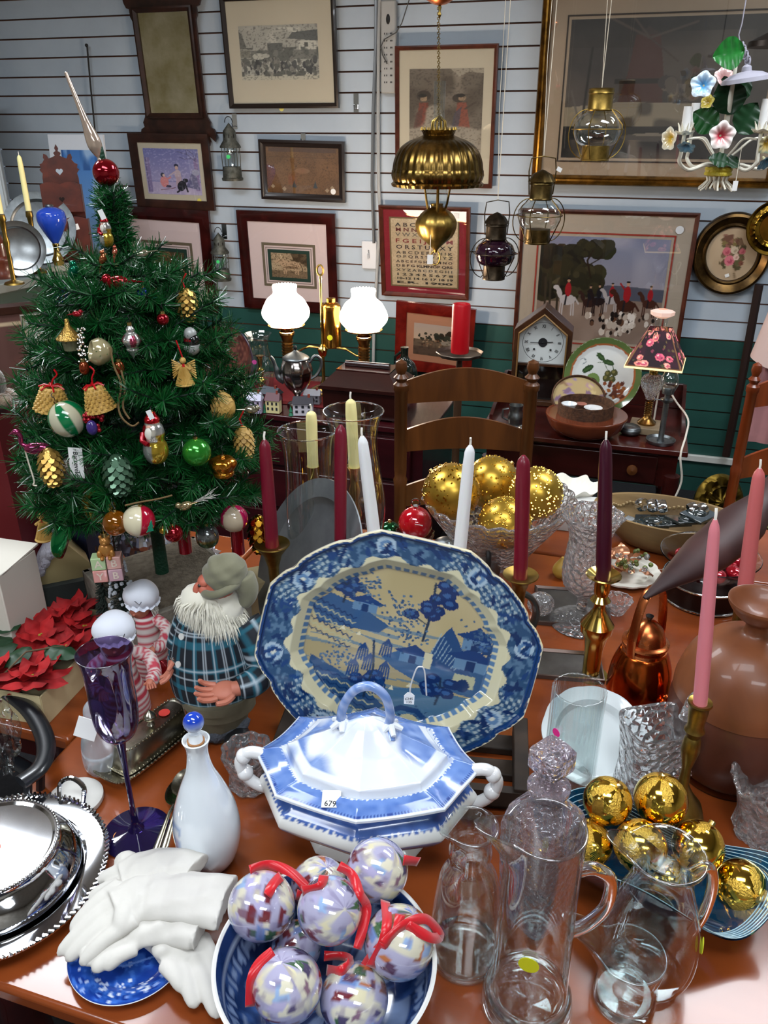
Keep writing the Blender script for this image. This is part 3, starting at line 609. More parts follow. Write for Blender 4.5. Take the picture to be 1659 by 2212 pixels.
mb().open_lathe(pp([(97, 402), (99, 396), (94, 392), (97, 386), (99, 378), (98, 368)])+smr(pp([(97, 366), (94, 345), (84, 322), (66, 306), (42, 296), (34, 292)]), 4)+pp([(33, 291), (36, 284), (38, 280)]), 160, fn=fn).build('shade', m('thin_brass_shade', '8f7440', .26, 1, noise=30, col2='6b5226'), th)
b = mb()
for j in range(20):
    a = 2*PI*j/20; q = pp([(38, 281), (37, 274)]); b.tube([(q[0][0]*cos(a), q[0][0]*sin(a), q[0][1]), (q[1][0]*cos(a), q[1][0]*sin(a), q[1][1])], [.004, .0008], 6)
b.build('crown', OLDBRASS, th)
q = pp([(0, 250), (14, 262), (16, 272), (12, 280), (0, 285)]); b = mb()
for j in range(10):
    a = 2*PI*j/10; b.tube([(0, 0, q[0][1]), (q[1][0]*cos(a), q[1][0]*sin(a), q[1][1]), (q[2][0]*cos(a), q[2][0]*sin(a), q[3][1])], .003, 6)
b.build('finial', OLDBRASS, th)
q = pp([(18, 440), (70, 392), (46, 400)]); b = mb()
for sx in (-1, 1): b.tube([(sx*q[0][0], 0, q[0][1]-.02), (sx*q[0][0]*1.2, -.01, q[0][1]), (sx*q[1][0]*.4, -.02, q[2][1]), (sx*q[1][0], -.03, q[1][1])], .004, 8)
b.tube([(0, -q[0][0]*1.2, pp([(0, 500)])[0][1]), (0, -q[0][0]*1.5, q[0][1]), (0, -q[0][0]*1.6, q[2][1]), (0, -q[0][0]*1.3, q[1][1])], .005, 8).build('brackets', OLDBRASS, th)
top = hp(948, -40, Y)-base; b = mb(); a0 = Vector((0, 0, q[0][1]+.25)); pts = [a0.lerp(top, j/60) for j in range(61)]
for j in range(60):
    c_ = pts[j]; d = (pts[j+1]-c_)*.62; sd = Vector((.005, 0, 0)) if j % 2 else Vector((0, .005, 0))
    b.tube([c_-d*.35+sd*.2, c_+sd, c_+d, c_+d*1.25, c_+d-sd, c_-sd], .0016, 5, closed=True)
b.build('chain', OLDBRASS, th)
b = mb().tube([hp(928, 500, Y)-base+Vector((0, -.09, 0)), hp(926, 540, Y)-base+Vector((0, -.09, 0))], .0008, 4, 1).box(.02, .001, .032, 0, T(*(hp(926, 562, Y)-base+Vector((0, -.09, 0))))); b.build('price_tag', [WHITEP, STRING], th)
# copper pendant whose bowl shows at the top edge
base = hp(950, 12, 2.6); th = thing('copper_pendant', 'rounded copper pendant bowl showing at the top edge', 'lamp', base)
mb().lathe(smr(pprof(base, [(3, 12), (20, 6), (42, -12), (46, -30), (30, -48), (6, -56)]), 4), 40).build('bowl', COPPER, th)
mb().lathe(pprof(base, [(1, 40), (4, 32), (2, 24), (4, 16), (3, 12)]), 16).build('drop_finial', OLDBRASS, th)
mb().tube([(0, 0, .08), (0, 0, CEIL-base.z)], .003, 6).build('rod', OLDBRASS, th)
# ship lanterns with globe glass
def onion(label, px, Y, yb, y_base, y_gl, y_gt, y_cap, y_top, rb, rg, rc, glassm, metal, cone=True, bail=True, string_to=-40, drop=0, tagg=False):
    base = hp(px, yb, Y); th = thing('onion_lantern', label, 'lantern', base, (0, 0, 12)); pr = lambda L_: pprof(base, L_); s = mpp(base)
    mb().lathe(pr([(rb, yb), (rb, yb-3), (rb*.97, yb-4), (rb*.97, y_base)]), 36).build('base', metal, th)
    ym = (y_gl+y_gt)/2
    g = smr(pr([(rb*.8, y_gl), (rg*.86, y_gl-(y_gl-ym)*.3), (rg, ym), (rg*.86, y_gt+(ym-y_gt)*.35), (rc*.85, y_gt)]), 4); mb().open_lathe(g, 40).build('glass_globe', glassm, th)
    cp = pr([(rc, y_gt), (rc*1.04, y_gt-3), (rc, y_gt-5), (rc, y_cap+8), (rc*1.08, y_cap+6), (rc*1.02, y_cap)])
    if cone: cp += pr([(rc*1.25, y_cap), (rc*.8, y_top+10), (rc*.25, y_top+2), (0.1, y_top)])
    else: cp += pr([(rc*1.05, y_top+2), (rc*.9, y_top), (.1, y_top)])
    mb().lathe(cp, 36, fn=(lambda r_, z, a: (r_*(1+.06*sin(a*10)*(1 if z > cp[6][1] and r_ > rc*s*.6 else 0)), z)) if cone else None).build('cap', metal, th)
    b = mb(); z0, z1, zm = pr([(0, yb-4)])[0][1], pr([(0, y_gt-4)])[0][1], pr([(0, ym)])[0][1]
    for j in range(4):
        a = PI/4+PI/2*j; c_, s_2 = cos(a), sin(a); b.tube([(rb*s*c_, rb*s*s_2, z0), (rg*1.07*s*c_, rg*1.07*s*s_2, zm-.01), (rg*1.05*s*c_, rg*1.05*s*s_2, zm+.012), (rc*s*c_, rc*s*s_2, z1)], .0016, 6)
    b.tube([(rg*1.08*s*cos(t), rg*1.08*s*sin(t), zm) for t in [2*PI*j/36 for j in range(36)]], .0016, 6, closed=True)
    for sx in (-1, 1): b.tube([(sx*rc*s, 0, z1)]+[(sx*(rc+(rg*1.3-rc)*sin(t))*s, 0, z1+(z0-z1)*(1-cos(t))/2) for t in [PI*j/14 for j in range(1, 14)]]+[(sx*rb*s, 0, z0+.01)], .0016, 6)
    b.build('wire_guard', metal, th)
    mb().lathe([(rb*.3*s, z0), (rb*.34*s, z0+.02), (rb*.2*s, z0+.035), (1e-5, z0+.037)], 20).build('burner', OLDBRASS, th)
    zt = pr([(0, y_top)])[0][1]
    if bail: mb().tube([(-rc*1.1*s, 0, z1+.01), (-rc*1.25*s, 0, zt-.005), (-rc*1.1*s, 0, zt+.03), (0, 0, zt+.036), (rc*1.1*s, 0, zt+.03), (rc*1.25*s, 0, zt-.005), (rc*1.1*s, 0, z1+.01)], .0018, 6).build('bail', metal, th)
    z2 = CEIL-base.z; zz = zt+(.036 if bail else .0)
    mb().tube([(0, 0, zz), (.004, 0, (zz+z2)/2), (0, 0, z2)], .0012, 5).tube([(0, 0, zz), (-.012, 0, zz+.25), (-.01, 0, z2)], .001, 5).build('string', STRING, th)
    if tagg: mb().box(.016, .001, .012, 0, T(rc*1.2*s, -.02, zt-.005) @ RY(25)).build('price_tag', WHITEP, th)
    return th
onion('clear onion lantern with flat brass cap before the windmill painting', 1284, 2.75, 347, 315, 318, 240, 196, 190, 30, 50, 26, THIN, OLDBRASS, cone=False, bail=False)
onion('clear onion lantern with pointed cap before the hunting print', 1160, 2.6, 526, 495, 498, 432, 392, 366, 27, 45, 24, THIN, m('dull_brass', '6e5a34', .35, 1, noise=25, col2='44381f'), tagg=True)
onion('dark purple glass onion lantern with pointed cap', 1066, 2.75, 603, 572, 575, 518, 482, 458, 24, 42, 22, m('purple_glass', '2a0d22', .02, coat=1, noise=6, col2='180812'), m('brown_lantern_metal', '4f4334', .4, .9, noise=25, col2='2c251c'))
# ============================================================ LEFT DISPLAY COUNTER AND WHAT STANDS ON IT
G0 = P(0, 612, 1.03); G1 = P(200, 570, 1.03); ga = math.atan2(G1.y-G0.y, G1.x-G0.x)
MG = T(*G0) @ Matrix.Rotation(ga, 4, 'Z')
th = thing('display_counter', 'dark green slatted counter with grey top along the left side', 'counter'); th.matrix_world = T(G0.x, G0.y, 0) @ Matrix.Rotation(ga, 4, 'Z')
mb().box(1.35, .62, .035, 0, T(.1, .295, .995)).build('counter_top', m('counter_grey', '6d7370', .5), th, bevel=.004)
b = mb(); b.box(1.3, .02, .99, 1, T(.1, .03, 0)); z = .02
while z < .98: b.box(1.3, .012, .118, 0, T(.1, .012, z)); z += .125
b.build('slatted_side', [m('counter_green', '2a4038', .55), GROOVE], th, flat=True)
mb().box(1.3, .55, .98, 0, T(.1, .33, 0)).build('counter_body', m('counter_dark', '20302b', .7), th)
# white cabinet at the far left
p = PY(-30, 400, 3.95)
th = thing('white_cabinet', 'tall white cabinet standing at the far left behind the counter', 'cabinet', (p.x-.12, 3.98, 0), (0, 0, 22))
mb().box(.36, .4, PY(30, 172, 3.9).z, 0).build('body', m('cabinet_white', 'b7c2c8', .5), th, bevel=.006)
mb().box(.03, .03, 1.5, 0, T(-.03, -.21, .1)).box(.03, .03, 1.5, 0, T(.155, -.21, .1)).build('door_stile', m('cabinet_white', '', .5), th, bevel=.004)
def plate_mesh(b, r, rim=.24, dep=.012, mi=0, M=None, n=64, fn=None):
    return b.lathe([(1e-5, 0), (r*(1-rim)*.96, 0), (r*(1-rim), .002), (r*(1-rim*.8), dep*.75), (r*.97, dep), (r, dep+.001), (r, dep-.002), (r*.97, dep-.004), (r*(1-rim)*.99, -.003), (1e-5, -.003)], n, mi, M, fn)
def stood(px, py, Y, rpx, lean, yaw, name, label, mat, cat='plate', rim=.24, zmin=None):
    c = PY(px, py, Y); s = mpp(c); r_ = rpx*s
    if zmin is not None: c.z = zmin+r_*cos(R(lean))+.004
    th = thing(name, label, cat, c, (90-lean, 0, yaw))
    plate_mesh(mb(), r_, rim, .014).build('dish', mat, th)
    b = mb(); zb = -r_*1.0-.006
    for sx in (-1, 1):
        b.box(.008, .05, .008, 0, T(sx*r_*.25, 0, 0)) if 0 else b.tube([(sx*r_*.25, zb+.01, .022), (sx*r_*.25, zb, .016), (sx*r_*.25, zb, -.02), (sx*r_*.2, -r_*.3, -.014)], .003, 6)
    b.build('wire_stand', IRON, th)
    return th
stood(88, 500, 3.42, 74, 16, 14, 'pewter_plate', 'large grey pewter charger at the back of the counter', PEWTER, zmin=1.03)
stood(37, 520, 3.12, 57, 14, 16, 'pewter_plate', 'smaller pewter plate in front of the large charger on the counter', m('bright_pewter', 'a4a8aa', .28, 1, noise=14, col2='8a8e90'), zmin=1.03)
def candle_prof(h, r, taper=.8): return [(1e-5, 0), (r, 0), (r*.99, h*.3), (r*(taper+.12), h*.8), (r*taper, h*.94), (r*taper*.8, h*.97), (r*.25, h), (1e-5, h)]
def small_candle(px, y0, y1, Y, label, rp=6):
    b0 = PY(px, y1, Y); s = mpp(b0); h = PY(px, y0, Y).z-b0.z
    th = thing('taper_candle', label, 'candle', b0); mb().lathe(candle_prof(h, rp*s), 16).build('wax', WAXC, th); mb().tube([(0, 0, h), (0, 0, h+.012)], .0012, 5).build('wick', WICK, th)
    st_ = thing('candlestick', label.replace('candle', 'candlestick under the candle').replace('cream taper', 'small brass'), 'candlestick', (b0.x, b0.y, 1.031))
    hh = b0.z-1.031
    mb().lathe([(1e-5, 0), (.035, 0), (.032, .006), (.008, .014), (.007, hh*.5), (.012, hh*.6), (.007, hh*.7), (.011, hh-.025), (.014, hh-.02), (.012, hh-.002), (1e-5, hh-.002)], 24).build('stem', OLDBRASS, st_)
small_candle(62, 335, 455, 3.2, 'cream taper candle by the pewter plates on the counter'); small_candle(2, 350, 462, 2.95, 'cream taper candle at the far left edge of the counter')
# blue glass oil lamp
base = PY(128, 574, 3.25); base.z = 1.031; th = thing('oil_lamp', 'small oil lamp with cobalt blue glass font and marble foot', 'lamp', base, (0, 0, 20)); pr = lambda L_: pprof(base, L_)
mb().box(48*mpp(base), 48*mpp(base), .02, 0).build('foot', m('pale_marble', 'a8a698', .3, noise=30, col2='8a887c'), th, bevel=.002)
mb().lathe([(1e-5, .02), (.018, .02)]+smr(pr([(13, 561), (8, 550), (6, 538), (7, 526), (4, 524)]), 3)+[(1e-5, .1)], 28).build('brass_stem', BRASS, th)
mb().lathe([(1e-5, pr([(0, 526)])[0][1])]+smr(pr([(6, 526), (16, 510), (27, 488), (31, 472), (28, 457), (16, 449), (7, 447)]), 4)+[(1e-5, pr([(0, 446)])[0][1])], 36).build('font', m('cobalt_glass', '1f3fa8', .06, coat=1, noise=5, col2='2a52c4'), th)
mb().lathe(pr([(8, 448), (9, 445), (7, 442), (.1, 441)]), 20).build('collar', PEWTER, th)
# carved wooden wall box
c = PY(160, 570, 3.5); c.z = 1.031; s = mpp(c)*1.0; th = thing('carved_candle_box', 'red-brown carved wooden candle box with heart cut-outs and crested back', 'box', c, (-3, 0, 12))
hgt = PY(160, 312, 3.5).z-1.031; k = hgt/258
hl = [(0, 258), (4, 250), (2, 244), (8, 240), (5, 234), (14, 230), (20, 228), (24, 236), (30, 238), (32, 230), (30, 226), (36, 218), (42, 216), (40, 208), (44, 204), (38, 196), (40, 186), (40, 170), (44, 150), (44, 0), (0, 0)]
pl = [(x*k, y*k) for x, y in hl]+[(-x*k, y*k) for x, y in hl[::-1][1:-1]]
CARV = m('carved_red_brown', '5a2415', .45, wood=9, col2='3a140c', coat=.15)
mb().prism(pl, 0, .012, 0, RX(90)).build('back_board', CARV, th)
def pocket(z0, z1, w0, dep):
    b = mb(); n = 12; top = [(-w0+2*w0*j/n, z1+6*abs(sin(PI*2*j/n))) for j in range(n+1)]
    poly = [(w0*k, z0*k), (-w0*k, z0*k)]+[(x*k, z*k) for x, z in top]
    b.prism(poly[::-1], dep, dep+.008, 0, RX(90))
    for sx in (-1, 1): b.box(.008, dep, (z1-z0)*k, 0, T(sx*w0*k*.97, -dep/2-.004, z0*k))
    b.box(w0*2*k, dep, .008, 0, T(0, -dep/2-.004, z0*k)); return b
pocket(112, 172, 44, .05).build('upper_pocket', CARV, th); pocket(4, 96, 50, .06).build('lower_pocket', CARV, th)
def heart(sz): return [(sz*.055*16*sin(t)**3/1, sz*.055*(13*cos(t)-5*cos(2*t)-2*cos(3*t)-cos(4*t))) for t in [2*PI*j/30 for j in range(30)]]
b = mb(); b.prism(heart(9*k), 0, .001, 0, T(0, -.0122, 200*k) @ RX(90)); b.build('heart_opening', m('opening_light', '9aa6b2', .8), th)
mb().prism(heart(7*k), 0, .001, 0, T(0, -.0585, 140*k) @ RX(90)).build('heart_opening', m('opening_dark', '180806', .9), th)
mb().box(.026, .001, .022, 0, T(.04, -.07, 72*k) @ RY(-12)).build('paper_tag', WHITEP, th)
# brown turned wooden piece at the edge
base = P(6, 600, 1.03); th = tag(mb().lathe(pprof(base, [(26, 600), (27, 590), (25, 586), (25, 566), (27, 562), (26, 556), (22, 552), (22, 524), (17, 518), (12, 508), (5, 500), (.1, 498)]), 32).build('wooden_canister', m('turned_redwood', '5e2a1a', .35, wood=12, col2='421a10', coat=.2), loc=base), 'brown turned wooden canister at the left end of the counter', 'canister')
# ============================================================ BELOW THE COUNTER, FAR LEFT
base = P(-20, 900, .8); th = thing('side_table', 'dark round side table at the left edge under the oil lamp', 'table', (base.x, base.y, 0))
mb().lathe([(1e-5, .775), (.15, .775), (.155, .782), (.155, .793), (.15, .8), (1e-5, .8)], 48).build('top', MAHOG, th); mb().lathe([(1e-5, 0), (.12, 0), (.03, .05), (.025, .4), (.04, .6), (.02, .775), (1e-5, .775)], 20).build('pedestal', MAHOG, th)
base = P(8, 890, .8); th = thing('oil_lamp', 'clear glass finger lamp with dark turned stem, on the side table', 'lamp', base); pr = lambda L_: pprof(base, L_)
mb().lathe([(1e-5, 0)]+smr([(.04, 0), (.047, .012), (.045, .03), (.03, .045), (.012, .05)], 4)+[(1e-5, .05)], 32).build('glass_font', GLASS, th)
mb().tube([(.045+.022*(1-cos(t)), 0, .026+.02*sin(t)) for t in [2*PI*j/20 for j in range(20)]], .003, 6, closed=True).build('glass_handle', GLASS, th)
mb().lathe([(.013, .05), (.014, .056), (.01, .06), (1e-5, .062)], 16).build('collar', BRASS, th); sticker(th, 'd03a7a', .008, T(.062, -.012, .028) @ RX(80))
base = P(14, 872, .8); base = PY(14, 872, base.y); zz = lambda y: PY(18, y, base.y).z-.8
th = thing('turned_stand', 'dark turned wooden candle stand at the far left with a saucer top', 'stand', (base.x-.06, base.y+.03, .801)); z0 = zz(840)
mb().lathe([(1e-5, 0), (.045, 0), (.02, .02), (.014, z0*.5), (.02, z0*.9), (.012, z0), (.016, zz(800)), (.009, zz(760)), (.015, zz(725)), (.009, zz(712)), (1e-5, zz(712))], 24).build('stem', DARKW, th)
mb().lathe([(1e-5, zz(712)), (.03, zz(711)), (.036, zz(705)), (.02, zz(702)), (.009, zz(698)), (.013, zz(690)), (.008, zz(684)), (1e-5, zz(682))], 24).build('saucer', DARKW, th)
r = Ras(50, 60, '4a2a22'); r.nz(4, 4, 3, '5a3228', .4, .8); r.rect(.1, .08, .14, 1, 'a08c70'); r.rect(.1, .08, .9, .11, 'a08c70'); r.rect(.78, .08, .82, 1, 'a08c70'); r.poly([(.3, .8), (.5, .55), (.75, .9), (.6, 1)], '2c1a14')
c = PY(42, 790, 2.75); th = thing('framed_picture', 'brown framed dark picture leaning at the far left below the counter', 'picture', c, (-8, 0, 30)); mb().frame(.34, .42, .035, .02, 0).build('frame', WALF, th); mb().panel(r, .27, .35, 0, T(0, -.004, 0)).build('print', PAINT, th); mb().box(.016, .001, .02, 0, T(.07, -.024, .13)).build('paper_tag', WHITEP, th)
r = Ras(50, 60, '8a8478'); r.rect(.22, .3, .8, .75, '4c4a4a'); r.rect(.26, .34, .76, .7, '6a6c74'); r.nz(5, 5, 3, '54545a', .4, .8, 1, reg=(.26, .5, .76, .7))
c = PY(128, 770, 2.75); th = thing('framed_picture', 'cream mounted small picture leaning behind the tree left branches', 'picture', c, (-8, 0, 26)); mb().frame(.2, .3, .012, .015, 0).build('frame', m('silvered_wood', '6c6458', .5), th); mb().panel(r, .18, .28, 0, T(0, -.004, 0)).build('print', PAINT, th)
# ============================================================ CHEST WITH THE LIT LAMPS
def wallbox(px, py, z): q = P(px, py, z); return q
CZ = .62
q = P(700, 908, CZ); cu = wl(q); MCH = T(q.x, q.y, 0) @ RZ(-17.3)
th = thing('chest_of_drawers', 'dark red chest standing before the wall under the two lit lamps', 'chest'); th.matrix_world = MCH
CHM = m('chest_dark_red', '3d0f14', .25, wood=8, col2='26080c', stretch=(.15, 1, 1), coat=.4)
mb().box(.98, .5, .022, 0, T(-.11, .25, CZ-.022)).build('top', CHM, th, bevel=.004); mb().box(.92, .46, CZ-.08, 0, T(-.11, .25, .06)).build('body', CHM, th)
for k in range(3):
    d = mb().box(.84, .015, .15, 0, T(-.11, .013, .09+.168*k)).build('drawer', CHM, th, bevel=.004)
    for sx in (-.25, .25): mb().sph(.014, (-.11+sx, -.004, .165+.168*k), 14).build('knob', OAK, d)
for sx in (-.55, .33): mb().box(.04, .04, .06, 0, T(sx, .05, 0)).build('foot', CHM, th)
tag(mb().grid(14, 8, lambda u, v: (-.42+.5*u, .12+.3*v, CZ+.002+.002*sin(u*17)*sin(v*9)), 0).build('table_runner', m('crimson_cloth', '6e1018', .85), M=MCH), 'crimson cloth lying on the chest beneath the teapot', 'cloth')
# tea caddy
q = P(700, 900, CZ); s = mpp(q); BX = m('caddy_walnut', '37140f', .22, wood=9, col2='1e0a08', coat=.5, stretch=(.15, 1, 1))
th = thing('tea_caddy', 'large sarcophagus-shaped dark wooden box on the chest', 'box', (q.x, q.y, CZ+.001), (0, 0, -17.3)); s1 = 1.0
w0, dd, hh = 165*s, .2, 62*s; cx = w0*.5-.005
def slab(b, w1, d1, z1, w2, d2, z2, cx, cy, mi=0):
    vs = [(cx+sx*w/2, cy+sy*d/2, z) for w, d, z in ((w1, d1, z1), (w2, d2, z2)) for sx, sy in ((-1, -1), (1, -1), (1, 1), (-1, 1))]
    return b.put(vs, [(3, 2, 1, 0), (4, 5, 6, 7)]+[(i, (i+1) % 4, 4+(i+1) % 4, 4+i) for i in range(4)], mi)
b = mb(); slab(b, w0*.97, dd*.97, .008, w0, dd, hh, cx, dd/2); b.build('body', BX, th)
b = mb(); slab(b, w0*1.06, dd*1.08, hh, w0*1.06, dd*1.08, hh+.012, cx, dd/2); slab(b, w0*1.04, dd*1.05, hh+.012, w0*.72, dd*.55, hh+.055, cx, dd/2); slab(b, w0*.72, dd*.55, hh+.055, w0*.72, dd*.55, hh+.06, cx, dd/2); b.build('lid', BX, th)
mb().tube([(cx-w0*.3, dd/2, hh+.068), (cx+w0*.3, dd/2, hh+.068)], .011, 12).build('handle_bar', BX, th)
mb().prism([(-.006, 0), (.006, 0), (.003, .012), (-.003, .012)], 0, .001, 0, T(cx, -.0005, hh*.6) @ RX(90)).build('keyhole_plate', m('inlay_dark', '140808', .6), th)
for sx in (-.45, .45): mb().sph(.01, (cx+sx*w0, .02, .002), 12).build('foot', BX, th)
# student lamp with two milk-glass shades
base = P(706, 872, CZ); base = PY(706, 860, 2.98); base.z = CZ+.002; Y = base.y
th = thing('double_student_lamp', 'brass double student lamp with two lit white milk-glass shades', 'lamp', base, (0, 0, -9)); g = lambda x, y: (lambda a: Vector((a.x-base.x, 0, a.z-base.z)))(PY(x, y, Y)); s = mpp(base)*.97
mb().lathe([(1e-5, 0), (.06, 0), (.058, .01), (.04, .02), (.015, .03), (.007, .05), (.006, g(0, 772).z), (.014, g(0, 768).z), (.02, g(0, 755).z), (.014, g(0, 748).z), (.005, g(0, 744).z), (.004, g(0, 620).z), (.006, g(0, 600).z), (.003, g(0, 592).z), (1e-5, g(0, 592).z)], 24, 0, T(-.01, 0, 0)).build('pole', BRASS, th)
zr = g(0, 584).z; mb().tube([(-.01+.011*cos(t), 0, zr+.018*sin(t)) for t in [2*PI*j/24 for j in range(24)]], .0035, 8, closed=True).build('ring_handle', OLDBRASS, th)
zt = lambda y: g(0, y).z
tx = g(714, 700).x
mb().lathe(smr([(.02, zt(752)), (19*s, zt(748)), (20*s, zt(742)), (20*s, zt(672)), (20*s, zt(662)), (14*s, zt(656)), (10*s, zt(654)), (10*s, zt(646)), (1e-4, zt(645))], 2), 32, 0, T(tx, .02, 0)).build('oil_tank', m('lit_brass', 'c08a3a', .22, 1), th); sticker(th, 'e6e62a', 6*s, T(tx, .02-20.5*s, zt(727)) @ RX(90))
MILK = m('milk_glass_lit', 'ffffff', .2, emit=5.0, ecol='fff3e2')
for px, side in ((616, 'left'), (787, 'right')):
    dx = g(px, 700).x; dy = 0
    yo = 0 if side == 'left' else 4
    sh = smr([(24*s, zt(618+yo)), (26*s, zt(621+yo)), (25*s, zt(630+yo)), (27*s, zt(638+yo)), (40*s, zt(650+yo)), (50*s, zt(672+yo)), (49*s, zt(686+yo)), (40*s, zt(698+yo)), (34*s, zt(704+yo))], 4)
    sh2 = [(r_, z) for r_, z in sh]
    mb().open_lathe(sh2, 72, 0, T(dx, dy, 0), fn=lambda r_, z, a: (r_*(1+.02*sin(a*22)*(1 if (z > zt(624+yo) or z < zt(664+yo)) else .2)), z+(.002*sin(a*22) if z > zt(620+yo) else 0))).build('milk_glass_shade', MILK, th)
    mb().open_lathe([(40*s, zt(704+yo)), (38*s, zt(707+yo)), (14*s, zt(711+yo)), (13*s, zt(716+yo)), (16*s, zt(719+yo))], 32, 0, T(dx, dy, 0)).build('gallery', m('gallery_brass', 'b0803a', .25, 1), th)
    b = mb(); b.lathe([(16*s, zt(720+yo)), (17*s, zt(724+yo)), (13*s, zt(732+yo)), (11*s, zt(738+yo)), (11*s, zt(784+yo)), (12*s, zt(786+yo)), (14*s, zt(790+yo)), (1e-5, zt(792+yo))], 32, 0, T(dx, dy, 0))
    b.tube([(dx+11.5*s*cos(t), dy+11.5*s*sin(t), zt(738+yo)+(zt(784+yo)-zt(738+yo))*t/(2*PI*7)) for t in [2*PI*7*j/112 for j in range(113)]], 2*s, 6); b.build('twisted_burner_column', m('warm_brass', '9a7440', .28, 1), th)
    sg = -1 if side == 'left' else 1
    mb().tube([(-.01, 0, zt(752)), (-.01+sg*.05, 0, zt(750)), (dx*.55, dy, zt(753)), (dx*.8, dy, zt(765)), (dx-sg*11*s, dy, zt(766))], .0045, 8).build('arm', BRASS, th)
    pl_ = bpy.data.lights.new('lamp_bulb', 'POINT'); pl_.energy = 6; pl_.color = (1, .78, .58); pl_.shadow_soft_size = .02
    lo = bpy.data.objects.new('lamp_bulb', pl_); COL.objects.link(lo); q = T(*base) @ RZ(-9) @ Vector((dx, dy, zt(705+yo)-.012)); lo.location = q
    lo2 = bpy.data.objects.new('lamp_bulb', pl_); COL.objects.link(lo2); lo2.location = T(*base) @ RZ(-9) @ Vector((dx, dy, zt(612)+.012))
# teapot
base = P(644, 876, CZ); base.z = CZ+.004; th = thing('silver_coffee_pot', 'tall silver footed coffee pot with a red sticker', 'coffee pot', base, (0, 0, 8)); pr = lambda L_: pprof(base, L_); s = mpp(base)
mb().lathe([(1e-5, 0)]+smr(pr([(23, 876), (22, 870), (10, 866), (6, 860), (9, 850), (24, 834), (33, 812), (34, 795), (28, 778), (24, 773)]), 4)+[(1e-5, pr([(0, 772)])[0][1])], 48, fn=lambda r_, z, a: (r_*(1+.015*cos(a*10)), z)).build('body', m('warm_pewter_silver', 'b0a8a4', .15, 1, noise=12, col2='8e8683'), th)
lid = mb().lathe(smr(pr([(28, 776), (29, 772), (20, 766), (8, 760), (3, 756)]), 3)+[(1e-5, pr([(0, 755)])[0][1])], 36).build('lid', PEWTER, th); mb().lathe(pr([(2, 757), (4, 753), (3, 748), (.1, 745)]), 16).build('knob', IRON, lid)
zz = lambda y: pr([(0, y)])[0][1]
mb().tube(sm([(-26*s, 0, zz(822)), (-38*s, 0, zz(812)), (-42*s, 0, zz(795)), (-48*s, 0, zz(775)), (-53*s, 0, zz(768))], 4), [8*s]*5+[6*s]*4+[4*s]*4+[3.4*s]*4, 10).build('spout', PEWTER, th)
mb().tube(sm([(28*s, 0, zz(785)), (40*s, 0, zz(770)), (52*s, 0, zz(778)), (52*s, 0, zz(796)), (42*s, 0, zz(812)), (29*s, 0, zz(820))], 4), 3.4*s, 8).build('handle', PEWTER, th); sticker(th, 'd2232a', .0085, T(-3*s, -.0425, zz(792)) @ RX(90))
# hurricane glass with brass stick
base = P(567, 862, CZ); base.z = CZ+.002; th = thing('candlestick', 'brass candlestick inside the clear hurricane glass on the chest', 'candlestick', base); pr = lambda L_: pprof(base, L_)
mb().lathe([(1e-5, 0)]+smr(pr([(14, 860), (12, 852), (4, 846), (4, 836), (9, 828), (9, 820), (4, 814), (7, 806), (8, 798), (4, 794), (5, 780), (6, 772), (9, 768)]), 2)+[(1e-5, pr([(0, 768)])[0][1])], 24).build('stem', BRASS, th)
th = thing('hurricane_glass', 'clear hurricane glass with a pink sticker beside the coffee pot', 'glass shade', base); mb().open_lathe(smr(pr([(20, 860), (24, 840), (30, 810), (31, 790), (24, 765), (20, 745), (24, 728), (29, 720)]), 4), 40, fn=lambda r_, z, a: (r_*(1+(.025*sin(a*12) if z > .2 else 0)), z)).build('glass', THIN, th); sticker(th, 'd8459a', .0085, T(-.014, -.04, pr([(0, 776)])[0][1]) @ RX(90))
# patterned brown round tray behind the tree
r = Ras(120, 120, '4a2420'); r.nz(20, 20, 3, '6a3a30', .5, .7)
for i in range(14):
    for j in range(14): r.ell((i+.5+.5*(j % 2))/14.5, (j+.5)/14, .018, .018, '7a4a3c', .9)
c = PY(484, 772, 2.98); c.z = CZ+74*mpp(c)+.003; th = thing('patterned_round_tray', 'large round dark red patterned tray standing behind the tree', 'tray', c, (82, 0, -25)); rr = 74*mpp(c)
b = mb(); b.grid(60, 24, lambda u, v: (rr*v*cos(2*PI*u), rr*v*sin(2*PI*u), .0+.02*max(0, v-.8)), 0, None, lambda u, v: r.at(.5+.5*v*cos(2*PI*u), .5+.5*v*sin(2*PI*u)), wrap=True); b.build('dish', PAINTP, th)
mb().tube([(rr*cos(t), rr*sin(t), .004) for t in [2*PI*j/64 for j in range(64)]], .003, 8, closed=True).build('rim', m('purple_rim', '2c1836', .3), th)
